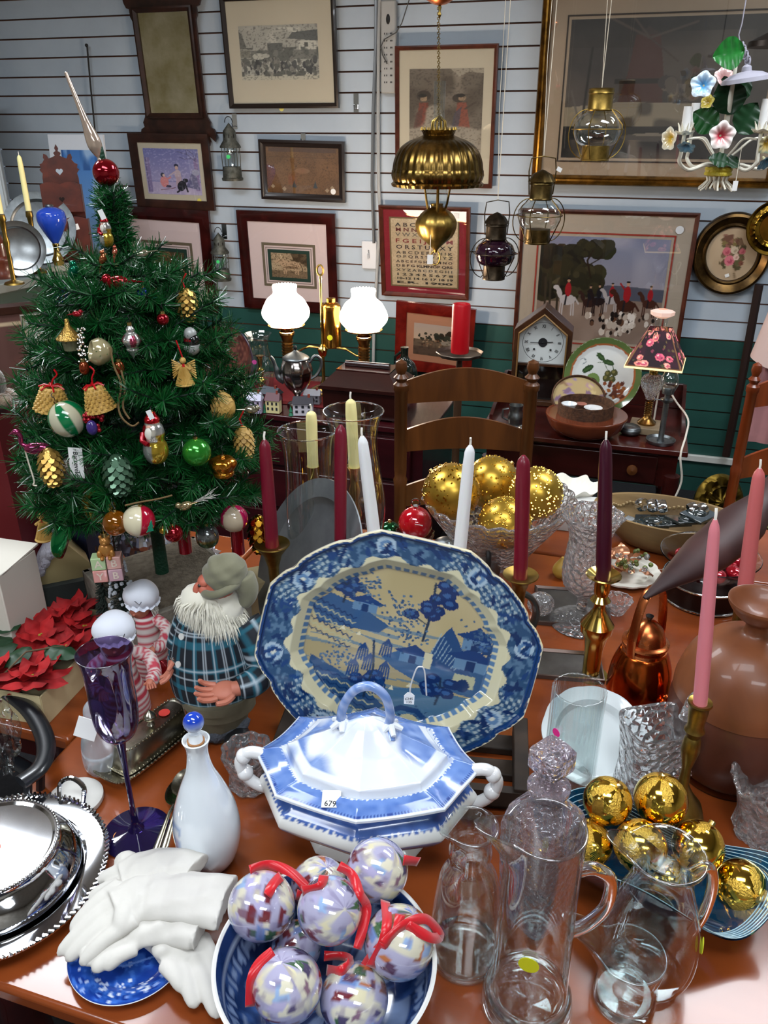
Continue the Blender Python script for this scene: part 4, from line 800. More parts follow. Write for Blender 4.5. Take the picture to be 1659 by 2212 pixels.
# little ceramic village houses on the chest
def house(px, py, w, h, label, wall, roof, rot, win='2a2a30'):
    base = P(px, py, CZ+.003); s = mpp(base); w *= s; h *= s; th = thing('ceramic_house', label, 'figurine', base, (0, 0, rot-17), 'ceramic village houses on the chest'); d = w*.6
    mb().box(w, d, h*.6, 0).build('walls', m('house_'+wall, wall, .4), th)
    b = mb(); b.put([(-w*.56, -d*.6, h*.58), (w*.56, -d*.6, h*.58), (w*.56, d*.6, h*.58), (-w*.56, d*.6, h*.58), (-w*.5, 0, h*.9), (w*.5, 0, h*.9)], [(3, 2, 1, 0), (0, 1, 5, 4), (2, 3, 4, 5), (1, 2, 5), (3, 0, 4)]).build('roof', m('house_'+roof, roof, .6), th)
    mb().box(w*.12, w*.12, h*.3, 0, T(w*.3, 0, h*.7)).build('chimney', m('house_brick', '8a3a2a', .6), th)
    b = mb()
    for sx in (-.32, .0, .32):
        for q in (.14, .38): b.box(w*.13, .001, h*.13, 0, T(sx*w, -d/2-.0006, h*q))
    b.build('windows', m('house_win_'+win, win, .3), th)
    b = mb()
    b.lathe([(1e-5, 0), (w*.14, 0), (w*.03, h*.22), (w*.1, h*.2), (1e-5, h*.5)], 10, 0, T(-w*.62, -d*.4, 0)); b.build('fir_tree', m('house_fir', '1c6a4a', .5), th)
house(552, 890, 32, 50, 'lilac roofed ceramic house, leftmost of the little houses', 'b8a8c4', 'c8c8dc', 5); house(588, 872, 40, 42, 'dark red ceramic house behind the cream one', '6a2430', '4a5058', -12)
house(592, 890, 30, 48, 'cream ceramic house with yellow gable and green bushes', 'd9cc96', '6a4a50', 4); house(656, 894, 42, 44, 'white ceramic house with a dark snowy roof by the pot', 'c4c0c8', '2a2730', 16)
house(676, 870, 34, 34, 'small grey ceramic house half hidden behind the coffee pot foot', '8c8c94', 'b8bcc8', 8)
# dark jug beside the chair post
base = PY(873, 845, 3.0); base.z = CZ+.002; th = thing('dark_jug', 'dark green glazed jug behind the ladder-back chair post', 'jug', base); zz = lambda y: PY(873, y, base.y).z-base.z; s = mpp(base)
mb().lathe([(1e-5, 0)]+smr([(18*s, 0), (26*s, zz(830)), (28*s, zz(805)), (22*s, zz(785)), (9*s, zz(772)), (8*s, zz(755)), (9*s, zz(750))], 4)+[(1e-5, zz(750))], 32).build('body', m('dark_green_glaze', '16201a', .12, coat=.6), th)
mb().tube([(-8*s, 0, zz(760)), (-20*s, 0, zz(770)), (-20*s, 0, zz(785)), (-14*s, 0, zz(790))], 3*s, 8).build('handle', m('dark_green_glaze', ''), th)
# red pillar candle on a tall stand
base = PY(993, 762, 2.5); s = mpp(base); th = thing('candle_stand', 'tall floor stand with a shallow round dish under the red candle', 'stand', (base.x, base.y, 0)); hz = base.z
mb().lathe([(1e-5, hz-.014), (.02, hz-.014), (47*s, hz-.004), (51*s, hz+.004), (52*s, hz+.002), (48*s, hz-.008), (.02, hz-.018), (1e-5, hz-.018)][::-1], 10).build('dish', m('old_iron_dish', '6d5f52', .45, .7, noise=30, col2='443a33'), th)
mb().lathe([(1e-5, 0), (.11, 0), (.1, .02), (.02, .05), (.012, .2), (.013, hz-.1), (.009, hz-.02), (1e-5, hz-.018)], 20).build('pole', m('stand_wood', '4a3220', .5, wood=10, col2='33210f'), th)
h = PY(993, 657, 2.5).z-hz
tag(mb().lathe([(1e-5, 0), (19*s, 0), (19.5*s, .004), (19.5*s, h-.006), (18*s, h), (15*s, h-.001), (14*s, h-.005), (1e-5, h-.006)], 36).build('pillar_candle', WAXR, loc=(base.x, base.y, hz+.001)), 'thick red pillar candle on the tall stand', 'candle')
# ============================================================ LADDER-BACK CHAIR
def ladder_chair(xl, xr, Y, ztop, label, wood, rz=0, slats_=((.50, .46), (.34, .28), (.17, .1)), seat=.43, post=.018, topball=True):
    w = xr.x-xl.x; th = thing('ladder_back_chair', label, 'chair', ((xl.x+xr.x)/2, Y, 0), (0, 0, rz))
    for sx in (-1, 1):
        pr_ = [(1e-5, 0), (post*.8, 0), (post, .3), (post, .6), (post*1.15, .62), (post*.9, .63), (post, .65), (post, ztop-.09), (post*1.2, ztop-.085), (post*1.2, ztop-.07), (post*.7, ztop-.062), (post*1.15, ztop-.05), (post*.6, ztop-.04), (post*.95, ztop-.024), (post*.8, ztop-.008), (1e-5, ztop)]
        mb().lathe(pr_, 24, 0, T(sx*w/2, 0, 0)).build('back_post', wood, th)
    for zc, hw in slats_:
        z = zc
        def sl(u, v):
            x = (-.5+u)*w; bow = sin(PI*u); return (x, .03*bow, z+(v-.5)*.062+(v*.032*bow))
        b = mb(); nu = 24
        fr = [sl(i/nu, v) for v in (0, 1) for i in range(nu+1)]; n1 = nu+1
        bk = [(x, y+.009, z_) for x, y, z_ in fr]; vs = fr+bk; o = 2*n1; fs = []
        for i in range(nu): fs += [(i, i+1, n1+i+1, n1+i), (o+i+1, o+i, o+n1+i, o+n1+i+1), (n1+i, n1+i+1, o+n1+i+1, o+n1+i), (i+1, i, o+i, o+i+1)]
        b.put(vs, fs).build('back_slat', wood, th)
    mb().box(w+.04, .38, .03, 0, T(0, -.2, seat-.03)).build('seat', m('rush_seat', '8a7448', .9, noise=30, col2='6b5836'), th, bevel=.012)
    for sx in (-1, 1): mb().lathe([(1e-5, 0), (post*.8, 0), (post, .3), (post, seat+.01), (1e-5, seat+.02)], 16, 0, T(sx*(w/2+.02), -.38, 0)).build('front_leg', wood, th)
    for z in (.15, .28):
        for sx in (-1, 1): mb().tube([(sx*w/2, 0, z), (sx*(w/2+.02), -.38, z)], .009, 8).build('side_rung', wood, th)
        mb().tube([(-w/2-.02, -.38, z+.03), (w/2+.02, -.38, z+.03)], .009, 8).build('front_rung', wood, th)
    return th
Y = 2.15; zt_ = PY(1143, 776, Y).z; zy = lambda y: PY(1000, y, Y).z
ladder_chair(PY(866, 900, Y), PY(1143, 900, Y), Y, zt_, 'mid brown ladder-back chair standing behind the front table', OAK, 0, ((zy(850), 0), (zy(955), 0), (zy(1075), 0)))
Y = 2.25; zt_ = PY(1622, 778, Y).z; zy = lambda y: PY(1640, y, Y).z
ladder_chair(PY(1612, 870, Y), PY(1900, 870, Y), Y, zt_, 'orange-brown ladder-back chair partly in view at the right edge', m('orange_wood', '8a3c14', .35, wood=8, col2='5c240b', stretch=(1, 1, .12), coat=.2), 6, ((zy(855), 0), (zy(1010), 0)), post=.015, seat=.5)
# ============================================================ WASHSTAND AND WHAT STANDS ON IT
q = P(1310, 956, CZ); MT = T(q.x, q.y, 0) @ RZ(-17.3); th = thing('washstand', 'small dark red washstand with one drawer and gallery back', 'table'); th.matrix_world = MT; s = mpp(q)
WSM = m('washstand_red', '4a1712', .25, wood=8, col2='2b0c09', stretch=(.15, 1, 1), coat=.4)
x0, x1 = -.4, .235; xc = (x0+x1)/2; ww = x1-x0
mb().box(ww+.03, .46, .018, 0, T(xc, .215, CZ-.018)).build('top', WSM, th, bevel=.003); mb().box(ww-.02, .4, .12, 0, T(xc, .22, CZ-.138)).build('apron', WSM, th)
dr = mb().box(ww-.14, .012, .095, 0, T(xc, .014, CZ-.13)).build('drawer', m('drawer_red', '3a100d', .3, wood=8, col2='260a08', stretch=(.15, 1, 1), coat=.3), th, bevel=.003); mb().lathe([(1e-5, 0), (.008, 0), (.007, .01), (.017, .02), (.016, .028), (1e-5, .032)], 20, 0, T(.09, .01, CZ-.08) @ RX(90)).build('knob', OAK, dr)
for sx in (x0+.02, x1-.02):
    for y in (.03, .41): mb().lathe([(1e-5, 0), (.014, 0), (.02, .1), (.022, .3), (.026, .32), (.018, .335), (.026, .35), (.026, CZ-.1), (1e-5, CZ-.1)], 20, 0, T(sx, y, 0)).build('leg', WSM, th)
mb().box(ww, .014, .09, 0, T(xc, .435, CZ)).build('back_board', WSM, th, bevel=.002)
for sx in (x0, x1):
    mb().prism([(0, 0), (.3, 0), (.3, .09), (.26, .085), (.18, .04), (.06, .03), (.0, .012)], -.006, .006, 0, T(sx, .13, CZ) @ RZ(90) @ RX(90)).build('side_gallery', WSM, th)
# clock
base = P(1160, 878, CZ); s = mpp(base); th = thing('mantel_clock', 'gabled walnut mantel clock with a white Roman dial', 'clock', (base.x, base.y, CZ+.002), (0, 0, -14)); w2 = 60*s; he = PY(1100, 716, base.y).z-CZ; ht = PY(1160, 665, base.y).z-CZ; CW = m('clock_walnut', '4d2e18', .35, wood=12, col2='301a0c', coat=.3)
out = [(-w2, 0), (w2, 0), (w2, he), (0, ht), (-w2, he)]; b = mb(); t_ = .018; ins = [(-w2+t_, t_), (w2-t_, t_), (w2-t_, he-.008), (0, ht-.024), (-w2+t_, he-.008)]
vs = [(x, y, z) for (x, z) in out for y in (0, .1)]
vs = [(x, 0, z) for x, z in out]+[(x, 0, z) for x, z in ins]+[(x, .1, z) for x, z in out]+[(x, .03, z) for x, z in ins]
fs = []
for i in range(5): j = (i+1) % 5; fs += [(i, j, 5+j, 5+i), (10+i, 10+j, j, i), (5+i, 5+j, 15+j, 15+i)]
fs += [(14, 13, 12, 11, 10)]; b.put(vs, fs).build('case', CW, th, bevel=.002)
b = mb(); b.tube([(-w2+t_, -.004, he-.012), (0, -.004, ht-.026), (w2-t_, -.004, he-.012)], .004, 8).tube([(-w2+t_, -.004, t_), (-w2+t_, -.004, he-.012)], .003, 8).tube([(w2-t_, -.004, t_), (w2-t_, -.004, he-.012)], .003, 8).build('gilt_beading', m('beading', '8a6a40', .35, .4), th)
zc = PY(1158, 745, base.y).z-CZ; zr = PY(1158, 790, base.y).z-CZ
b = mb(); b.put([(-w2+t_, .028, zr), (w2-t_, .028, zr), (w2-t_, .028, he-.008), (0, .028, ht-.024), (-w2+t_, .028, he-.008)], [(0, 1, 2, 3, 4)]).build('dial', m('dial_white', 'd4dad8', .5), th)
b = mb(); rr = 34*s
for k in range(12):
    a = PI/2-2*PI*(k+1)/12; b.text(['I', 'II', 'III', 'IIII', 'V', 'VI', 'VII', 'VIII', 'IX', 'X', 'XI', 'XII'][k], .0165, 0, T(rr*cos(a), .0265, zc+rr*sin(a)) @ RX(90) @ RZ(a*180/PI-90) @ SC(.62, 1, 1), bold=.0003)
b.open_lathe([(rr*1.22, 0), (rr*1.24, .0002)], 60, 0, T(0, .0275, zc) @ RX(90))
b.lathe([(1e-5, 0), (.016, 0), (.016, .001), (1e-5, .001)], 20, 0, T(0, .027, zc) @ RX(90), fn=lambda r_, z, a: (r_*(1+.12*sin(a*10)), z))
for ax in (-.018, .018): b.sph(.004, (ax*1.6, .026, zc-.025), 8)
b.build('numerals', INK, th)
b = mb(); b.prism([(-.0015, 0), (.0015, 0), (.001, .035), (-.001, .035)], 0, .001, 0, T(0, .0255, zc) @ RX(90) @ RZ(-84)).prism([(-.001, 0), (.001, 0), (.0008, .044), (-.0008, .044)], 0, .001, 0, T(0, .0245, zc) @ RX(90) @ RZ(92)).sph(.004, (0, .026, zc), 8).build('hands', INK, th)
mb().box(2*(w2-t_), .012, .008, 0, T(0, .02, zr-.008)).build('cross_rail', CW, th); mb().put([(-w2+t_, .024, t_), (w2-t_, .024, t_), (w2-t_, .024, zr-.008), (-w2+t_, .024, zr-.008)], [(0, 1, 2, 3)]).build('lower_glass', m('dark_door_glass', '120c0a', .06, coat=1), th)
# fruit plate
r = Ras(170, 170, 'd6d8d4'); r.ell(.5, .5, .5, .5, '5d7440'); r.ell(.5, .5, .43, .43, 'a8643a'); r.ell(.5, .5, .405, .405, 'd6dad8')
LG = '3d5a30'; DG = '2a4424'
for x, y, rx, ry, ro in ((.45, .25, .07, .035, 40), (.56, .32, .08, .035, 15), (.3, .42, .08, .04, -35), (.24, .6, .09, .04, -20), (.33, .66, .03, .07, 10)): r.ell(x, y, rx, ry, DG, 1, ro); r.ell(x, y, rx*.8, ry*.4, LG, 1, ro)
r.ell(.38, .56, .09, .09, '6f8a4c'); r.ell(.36, .62, .085, .085, '3a3c24'); r.ell(.33, .6, .04, .04, '5a6a38')
for x, y in ((.57, .47), (.65, .45), (.63, .54), (.55, .53)): r.ell(x, y, .045, .045, '4a4c28'); r.ell(x-.01, y-.01, .02, .02, '7a7440')
r.line([(.42, .33), (.6, .3), (.64, .42)], .008, DG); r.line([(.5, .32), (.57, .44)], .006, DG); r.line([(.2, .3), (.24, .28), (.27, .33), (.23, .36)], .006, '4a5a60')
rb = random.Random(3)
for k in range(34): r.ell(rb.uniform(.54, .8), rb.uniform(.58, .78), .026, .026, rb.choice(['8a4a28', '7a3a24', 'a06030', '5c2c1c']))
r.ell(.53, .72, .035, .035, 'd8823a'); r.ell(.53, .72, .02, .02, 'f0b070')
c = PY(1302, 806, 2.74); c.z = CZ+80*mpp(c)*.97+.012; th = thing('fruit_plate', 'round green-rimmed plate painted with cherries and grapes', 'plate', c, (76, 0, -14)); rr = 80*mpp(c)
def dishfn(u, v): return (rr*v*cos(2*PI*u), rr*v*sin(2*PI*u), .016*max(0, (v-.7)/.3)**1.3)
b = mb(); b.grid(120, 60, dishfn, 0, None, lambda u, v: r.at(.5+.5*v*cos(2*PI*u), .5-.5*v*sin(2*PI*u)), wrap=True); b.build('dish', PAINTG, th); mb().open_lathe([(rr, .016), (rr*1.01, .015), (rr*.7, -.004), (1e-4, -.004)], 60).build('back', m('plate_back', '5d7440', .2), th)
b = mb().tube([(-.05, -rr*.98, .03), (-.05, -rr-.01, .02), (-.05, -rr-.004, -.02), (-.03, -.02, -.02)], .004, 6).tube([(.05, -rr*.98, .03), (.05, -rr-.01, .02), (.05, -rr-.004, -.02), (.03, -.02, -.02)], .004, 6).build('plate_stand', IRON, th)
# terracotta bowl and its contents
base = P(1262, 938, CZ); base.z = CZ+.001; s = mpp(base)*.97; pr = lambda L_: pprof(base, L_); th = thing('glazed_bowl', 'wide terracotta bowl with a green inside on the washstand', 'bowl', base)
TER = m('terracotta_glaze', '7a3c24', .2, coat=.4, noise=8, col2='66301c')
zr = pr([(0, 893)])[0][1]; mb().lathe([(1e-5, 0), (45*s, 0)]+smr([(45*s, 0), (75*s, zr*.35), (87*s, zr*.85), (88*s, zr), (85*s, zr)], 3), 64).build('outside', TER, th)
mb().open_lathe(smr([(85*s, zr), (82*s, zr*.8), (68*s, zr*.4), (40*s, zr*.16), (1e-4, zr*.12)], 4), 64).build('inside', m('bowl_green_inside', '0c2b1c', .2, coat=.6), th)
WICKER = m('woven_wicker', '3a2418', .7, noise=90, col2='5c3d28', bump=(160, .8, .002))
bz = base+Vector((-.005, .0, zr*.35)); th = thing('wicker_basket', 'round woven basket sitting inside the terracotta bowl', 'basket', bz); hb = PY(1262, 868, bz.y).z-bz.z
mb().lathe([(1e-5, 0), (58*s, 0), (60*s, hb*.5), (60*s, hb), (57*s, hb), (56*s, hb*.72), (1e-5, hb*.7)], 56).build('woven_body', WICKER, th)
r = Ras(60, 60, 'b09a6c'); r.blobs(30, (0, 0, 1, 1), .07, ['8a7a9c', '7a5f78', 'c2ae7c', '8a6a4c', 'a8868a'], 5)
cc = bz+Vector((.0, .11, hb*.75)); th = thing('basket_lid', 'floral lined basket lid leaning up behind the basket', 'lid', cc, (38, 0, -6)); b = mb(); rr = 57*s
b.grid(48, 16, lambda u, v: (rr*v*cos(2*PI*u), rr*v*sin(2*PI*u), 0), 0, None, lambda u, v: r.at(.5+.5*v*cos(2*PI*u), .5+.5*v*sin(2*PI*u)), wrap=True); b.build('lining', PAINT, th); mb().open_lathe([(rr, -.001), (rr*1.01, .01), (rr*1.06, .008), (rr*1.06, -.012), (1e-4, -.013)], 48).build('woven_rim', WICKER, th)
def cup(x, y, dx, label, rx, hz, mat, nm='tea_cup', ct='cup'):
    q = PY(x, y, bz.y-.015+dx); q.z = bz.z+hb*.78; th = tag(mb().lathe([(1e-5, 0), (rx*.6*s, 0), (rx*s, hz), (rx*.93*s, hz), (rx*.55*s, .003), (1e-5, .003)], 36).build(nm, mat, loc=q), label, ct)
cup(1230, 870, -.01, 'white tea bowl with dark marks in the wicker basket', 17, .022, WHITEC); cup(1282, 876, -.01, 'small white saucer beside the tea bowl in the basket', 20, .008, WHITEC, 'saucer', 'saucer'); cup(1257, 865, .03, 'small reddish dish behind the tea bowl in the basket', 12, .008, m('reddish_dish', 'a06a5c', .3), 'little_dish', 'dish')
# floral lamp
base = P(1394, 930, CZ); base.z = CZ+.001; Y = base.y; s = mpp(base)*.97; zz = lambda y: PY(1394, y, Y).z-base.z; th = thing('floral_table_lamp', 'lit table lamp with a dark floral square shade', 'lamp', base, (0, 0, -22))
mb().box(70*s, 70*s, .024, 0).build('plinth', m('cream_marble', 'a08c70', .4, noise=20, col2='86745a'), th, bevel=.003)
b = mb(); b.lathe([(1e-5, .024), (20*s, .024), (20*s, .03), (13*s, .04), (8*s, .05), (7*s, zz(866)), (10*s, zz(862)), (1e-5, zz(862))], 28); b.tube([(7.5*s*cos(t), 7.5*s*sin(t), .052+(zz(868)-.052)*t/(2*PI*8)) for t in [2*PI*8*j/96 for j in range(97)]], 1.6*s, 6); b.build('twisted_stem', m('lamp_brass', '8f6a38', .25, 1), th)
mb().lathe([(1e-5, zz(862))]+smr([(8*s, zz(862)), (14*s, zz(850)), (22*s, zz(835)), (24*s, zz(822)), (19*s, zz(812)), (9*s, zz(808))], 3)+[(1e-5, zz(808))], 32, fn=lambda r_, z, a: (r_*(1+.05*sin(a*12)), z)).build('glass_font', CRYSTAL, th)
mb().lathe([(9*s, zz(808)), (10*s, zz(802)), (8*s, zz(796)), (16*s, zz(790)), (17*s, zz(786)), (1e-5, zz(786))], 24).build('socket', BRASS, th)
mb().open_lathe([(16*s, zz(796)), (17*s, zz(780)), (13*s, zz(760)), (12*s, zz(700)), (14*s, zz(690)), (12*s, zz(684))], 28).build('glass_chimney', THIN, th)
mb().open_lathe([(12*s, zz(686)), (24*s, zz(680)), (25*s, zz(672)), (10*s, zz(668))], 8).build('chimney_top', m('frosted_top', 'd8c4bc', .4, emit=.25, ecol='ffc8b0'), th)
r = Ras(100, 90, '1c0c14'); r.nz(6, 6, 3, '2c101c', .4, .7); rb = random.Random(5)
for k in range(13):
    x, y, z = rb.uniform(.05, .95), rb.uniform(.02, .9), rb.uniform(.06, .11); c_ = rb.choice(['c25a6a', 'd88a7c', 'b8446a', 'c87a6a']); r.ell(x, y, z, z, c_); r.ell(x+.01, y+.01, z*.6, z*.5, 'a03a54'); r.ell(x-.015, y-.01, z*.35, z*.3, 'e8a898')
r.blobs(26, (0, 0, 1, 1), .03, ['5a4a2c', '3a3a24', '6a2c3c'], 6); r.rect(0, .95, 1, 1, '5a3a20'); r.rect(0, 0, .025, 1, '6a4a2c'); r.rect(.975, 0, 1, 1, '6a4a2c')
M_ = m('floral_shade', 'ffffff', .7, painted=True); nt = M_.node_tree; bs = nt.nodes['Principled BSDF']; nt.links.new([n for n in nt.nodes if n.type == 'ATTRIBUTE'][0].outputs['Color'], bs.inputs['Emission Color']); bs.inputs['Emission Strength'].default_value = .55
zt0, zb0 = zz(710), zz(783); wt, wb = 23*s, 58*s; b = mb()
for k in range(4):
    b.grid(50, 45, lambda u, v: ((wt+(wb-wt)*v)*(2*u-1), -(wt+(wb-wt)*v)-.002*0, zt0+(zb0-zt0)*v), 0, RZ(90*k), lambda u, v, k=k: r.at((u+.37*k) % 1, v))
b.build('shade', M_, th, ang=20)
mb().box(wb*2, .002, .006, 0, T(0, -wb, zb0-.003)).box(.002, wb*2, .006, 0, T(wb, 0, zb0-.003)).box(.002, wb*2, .006, 0, T(-wb, 0, zb0-.003)).box(wb*2, .002, .006, 0, T(0, wb, zb0-.003)).build('shade_rim', m('shade_rim_lit', 'f2dca8', .6, emit=.6, ecol='ffdf9c'), th)
pl_ = bpy.data.lights.new('lamp_bulb', 'POINT'); pl_.energy = 1.6; pl_.color = (1, .72, .45); pl_.shadow_soft_size = .015; lo = bpy.data.objects.new('lamp_bulb', pl_); COL.objects.link(lo); lo.location = base+Vector((0, 0, zz(772)))
mb().lathe(smr([(1e-4, zz(760)), (.012, zz(766)), (.014, zz(775)), (.007, zz(788))], 3), 16, 0).build('bulb', m('bulb_glow', 'ffffff', .4, emit=6, ecol='ffd9a0'), th)
tag(mb().tube(sm([tuple(q) for q in (base+Vector((.03, .02, .02)), PY(1430, 830, Y+.05), PY(1462, 870, Y-.02), PY(1486, 905, Y-.2), PY(1482, 940, Y-.3), PY(1470, 985, Y-.35), PY(1472, 1040, Y-.35), PY(1450, 1090, Y-.35))], 5), .003, 6).build('lamp_cord', m('white_cord', 'cfc8bc', .5)), 'white cord trailing off the right end of the washstand', 'cord')
# hurricane chamber stick
base = P(1426, 956, CZ); base.z = CZ+.001; Y = base.y; zz = lambda y: PY(1424, y, Y).z-base.z; s = mpp(base)*.98; th = thing('chamberstick', 'pewter candlestick with small glass chimney at the washstand corner', 'candlestick', base)
mb().lathe([(1e-5, 0), (28*s, 0), (31*s, .008), (32*s, .012), (30*s, .012), (26*s, .005), (8*s, .005), (6*s, .015), (6*s, zz(870)), (13*s, zz(866)), (14*s, zz(862)), (6*s, zz(860)), (6*s, zz(852)), (12*s, zz(850)), (13*s, zz(838)), (12*s, zz(836)), (1e-5, zz(836))], 36).build('stick', PEWTER, th)
mb().open_lathe(smr([(11*s, zz(850)), (16*s, zz(838)), (20*s, zz(826)), (17*s, zz(812)), (12*s, zz(803))], 4), 32).build('glass_chimney', THIN, th)
mb().tube([(-12*s, 0, zz(864)), (-26*s, 0, zz(862)), (-26*s, 0, zz(866))], .002, 6).build('lever', PEWTER, th)
# pewter pieces
base = P(1360, 938, CZ); base.z = CZ+.001; s = mpp(base); tag(mb().lathe([(1e-5, 0)]+smr([(15*s, 0), (22*s, 6*s), (22*s, 12*s), (20*s, 15*s), (20*s, 17*s), (12*s, 21*s), (2*s, 22*s)], 3)+[(1e-5, 22*s)], 32).build('pewter_pot', PEWTER, loc=base), 'small squat lidded pewter pot right of the terracotta bowl', 'pot')
base = P(1112, 925, CZ); base.z = CZ+.001; s = mpp(base); th = thing('pewter_tankard', 'pewter tankard beside the clock foot behind the chair', 'tankard', base)
mb().lathe([(1e-5, 0)]+smr([(18*s, 0), (20*s, 4*s), (15*s, 10*s), (17*s, 26*s), (13*s, 40*s), (15*s, 52*s)], 3)+[(14*s, 52*s), (12*s, 40*s), (1e-5, 38*s)], 32).build('body', PEWTER, th); mb().tube([(-16*s, 0, 44*s), (-28*s, 0, 42*s), (-28*s, 0, 24*s), (-17*s, 0, 18*s)], 2.5*s, 8).build('handle', PEWTER, th)
base = P(1117, 936, CZ)+Vector((.012, -.045, .001)); s = mpp(base); th = thing('pewter_sugar_pot', 'small lidded pewter pot standing before the tankard', 'pot', base); mb().lathe([(1e-5, 0)]+smr([(14*s, 0), (16*s, 3*s), (15*s, 12*s), (16*s, 18*s)], 2)+smr([(15*s, 20*s), (10*s, 26*s), (4*s, 29*s), (3*s, 34*s)], 3)+[(1e-5, 35*s)], 28).build('body', m('bright_pewter', ''), th)
# things at the right edge behind
c = PY(1553, 1085, 2.6); rr = 62*mpp(c); th = thing('brass_bed_warmer', 'round embossed brass disc hanging low behind the orange chair', 'bed warmer', c, (72, 10, 12))
mb().lathe([(1e-5, .02), (rr*.1, .016), (rr*.2, .008), (rr*.5, .012), (rr*.56, .02), (rr*.62, .012), (rr*.8, .016), (rr*.9, .012), (rr, .0), (rr*.9, -.02), (1e-5, -.022)], 72, fn=lambda r_, z, a: (r_, z+(.004*sin(a*9+r_*260) if .1*rr < r_ < .85*rr and z > 0 else 0))).build('pan', m('worn_brass', '8a702e', .25, 1, noise=20, col2='4f3e18', rnoise=.2), th)
PINKC = m('pink_cloth', 'b88080', .85, noise=6, col2='a06c70', sheen=.3)
c = PY(1660, 800, 2.4); th = thing('hanging_garment', 'pale pink cloth garment hanging at the right edge', 'garment', c)
def gar(u, v):
    a = 2*PI*u; r_ = .035+.02*v+.008*sin(5*a+3*v); return (r_*cos(a)+.02, r_*.8*sin(a), .2-.42*v)
mb().grid(40, 24, gar, 0, wrap=True).build('sleeve', PINKC, th); mb().grid(36, 14, lambda u, v: ((.03+.035*v+.006*sin(6*PI*u))*cos(2*PI*u)-.0, (.03+.02*v)*sin(2*PI*u)-.02, .21-.17*v+.02*sin(2*PI*u)), 0, wrap=True).build('cuff', m('pale_cloth', 'c4aaa2', .85), th)
q = P(1668, 1128, .50)+Vector((0, 0, .004)); th = thing('green_rimmed_plate', 'green rimmed plate on the seat of the orange chair', 'plate', q); rr = 62*mpp(q)
plate_mesh(mb(), rr, .3, .014, fn=None).build('dish', m('plate_green_rim', '8a8c4c', .25, coat=.5, noise=30, col2='9aa06a'), th)
for k in range(3): tag(mb().lathe([(1e-5, 0), (rr*.62, 0), (rr*.8, .01), (rr*.8, .013), (rr*.6, .004), (1e-5, .004)], 40).build('dark_saucer', m('dark_saucer_'+str(k % 2), '1c2026' if k % 2 else '4a5058', .12, coat=.6), loc=q+Vector((.03, -.005, .016+.014*k))), ['dark saucer, lowest of the three stacked on the green rimmed plate', 'dark saucer, middle one of the three on the green rimmed plate', 'grey saucer, topmost of the three on the green rimmed plate'][k], 'saucer', 'stacked saucers')
# ============================================================ FLOWERED CHANDELIER
base = PY(1556, 345, 2.15); Y = base.y; s = mpp(base); zz = lambda y: PY(1556, y, Y).z-base.z; XX = lambda x: (x-1556)*s
th = thing('flower_chandelier', 'white metal chandelier with painted flowers and green leaves', 'chandelier', base)
CWH = m('cream_metal', 'd8d4c4', .45); LEAF = m('leaf_green', '1f7a2c', .3, noise=30, col2='155a20', coat=.3); DLEAF = m('leaf_dark', '12371c', .35)
mb().lathe(smr([(1e-4, zz(412)), (5*s, zz(405)), (7*s, zz(390)), (4*s, zz(380)), (5*s, zz(300)), (6*s, zz(250)), (4*s, zz(170)), (3*s, zz(120)), (2*s, zz(95))], 3), 16).build('stem', CWH, th)
mb().open_lathe([(22*s, zz(381)), (29*s, zz(378)), (29*s, zz(374)), (27*s, zz(371)), (29*s, zz(366)), (27*s, zz(361)), (20*s, zz(359))], 32).build('yellow_band', m('yellow_band', 'b8a52c', .5, bump=(140, 1, .004)), th)
b = mb(); rb = random.Random(2)
for k in range(14):
    a = 2*PI*k/14; b.tube([(24*s*cos(a), 24*s*sin(a), zz(374)), (20*s*cos(a), 20*s*sin(a), zz(390)), ((30+rb.uniform(0, 8))*s*cos(a), 30*s*sin(a), zz(404)), ((36+rb.uniform(-4, 8))*s*cos(a), 34*s*sin(a), zz(406+rb.uniform(0, 8)))], 2*s, 6)
b.build('stem_ends', CWH, th)
def arm(dx, dy, ztop, cand, h0):
    L_ = [(0, 0, zz(362)), (dx*.35, dy*.35, zz(372 if 0 else 356)), (dx*.75, dy*.75, zz(366)), (dx*1.0, dy, zz(350)), (dx, dy, zz(330)), (dx*.98, dy*.98, zz(ztop))]
    b = mb().tube(sm([tuple(q) for q in L_], 5), 4*s, 8); b.tube(sm([(0, 0, zz(358)), (dx*.3, dy*.3, zz(325)), (dx*.55, dy*.55, zz(300)), (dx*.9, dy*.9, zz(300))], 5), 2.5*s, 6); b.build('arm', CWH, th)
    b = mb().open_lathe([(4*s, 0), (16*s, 2*s), (20*s, 6*s)], 24, 0, T(dx*.98, dy*.98, zz(ztop)), fn=lambda r_, z, a: (r_*(1+.08*sin(a*6)), z+.002*sin(a*6)))
    for k in range(8): a = 2*PI*k/8; b.tube([(dx*.98+10*s*cos(a), dy*.98+10*s*sin(a), zz(ztop)+3*s), (dx*.98+13*s*cos(a), dy*.98+13*s*sin(a), zz(ztop)+14*s), (dx*.98+17*s*cos(a), dy*.98+17*s*sin(a), zz(ztop)+22*s)], [3*s, 2*s, .5*s], 5)
    b.build('candle_cup', CWH, th)
    mb().lathe([(1e-5, 0), (9*s, 0), (9*s, cand*s), (7*s, cand*s), (1e-5, cand*s-.004)], 20, 0, T(dx*.98, dy*.98, zz(ztop)+3*s)).build('candle_sleeve', m('sleeve_white', 'e6e6e4', .4), th)
arm(XX(1460), -.03, 290, 50, 0); arm(XX(1616), -.05, 286, 60, 0); arm(XX(1680), .02, 300, 56, 0); arm(XX(1530), .15, 280, 50, 0)
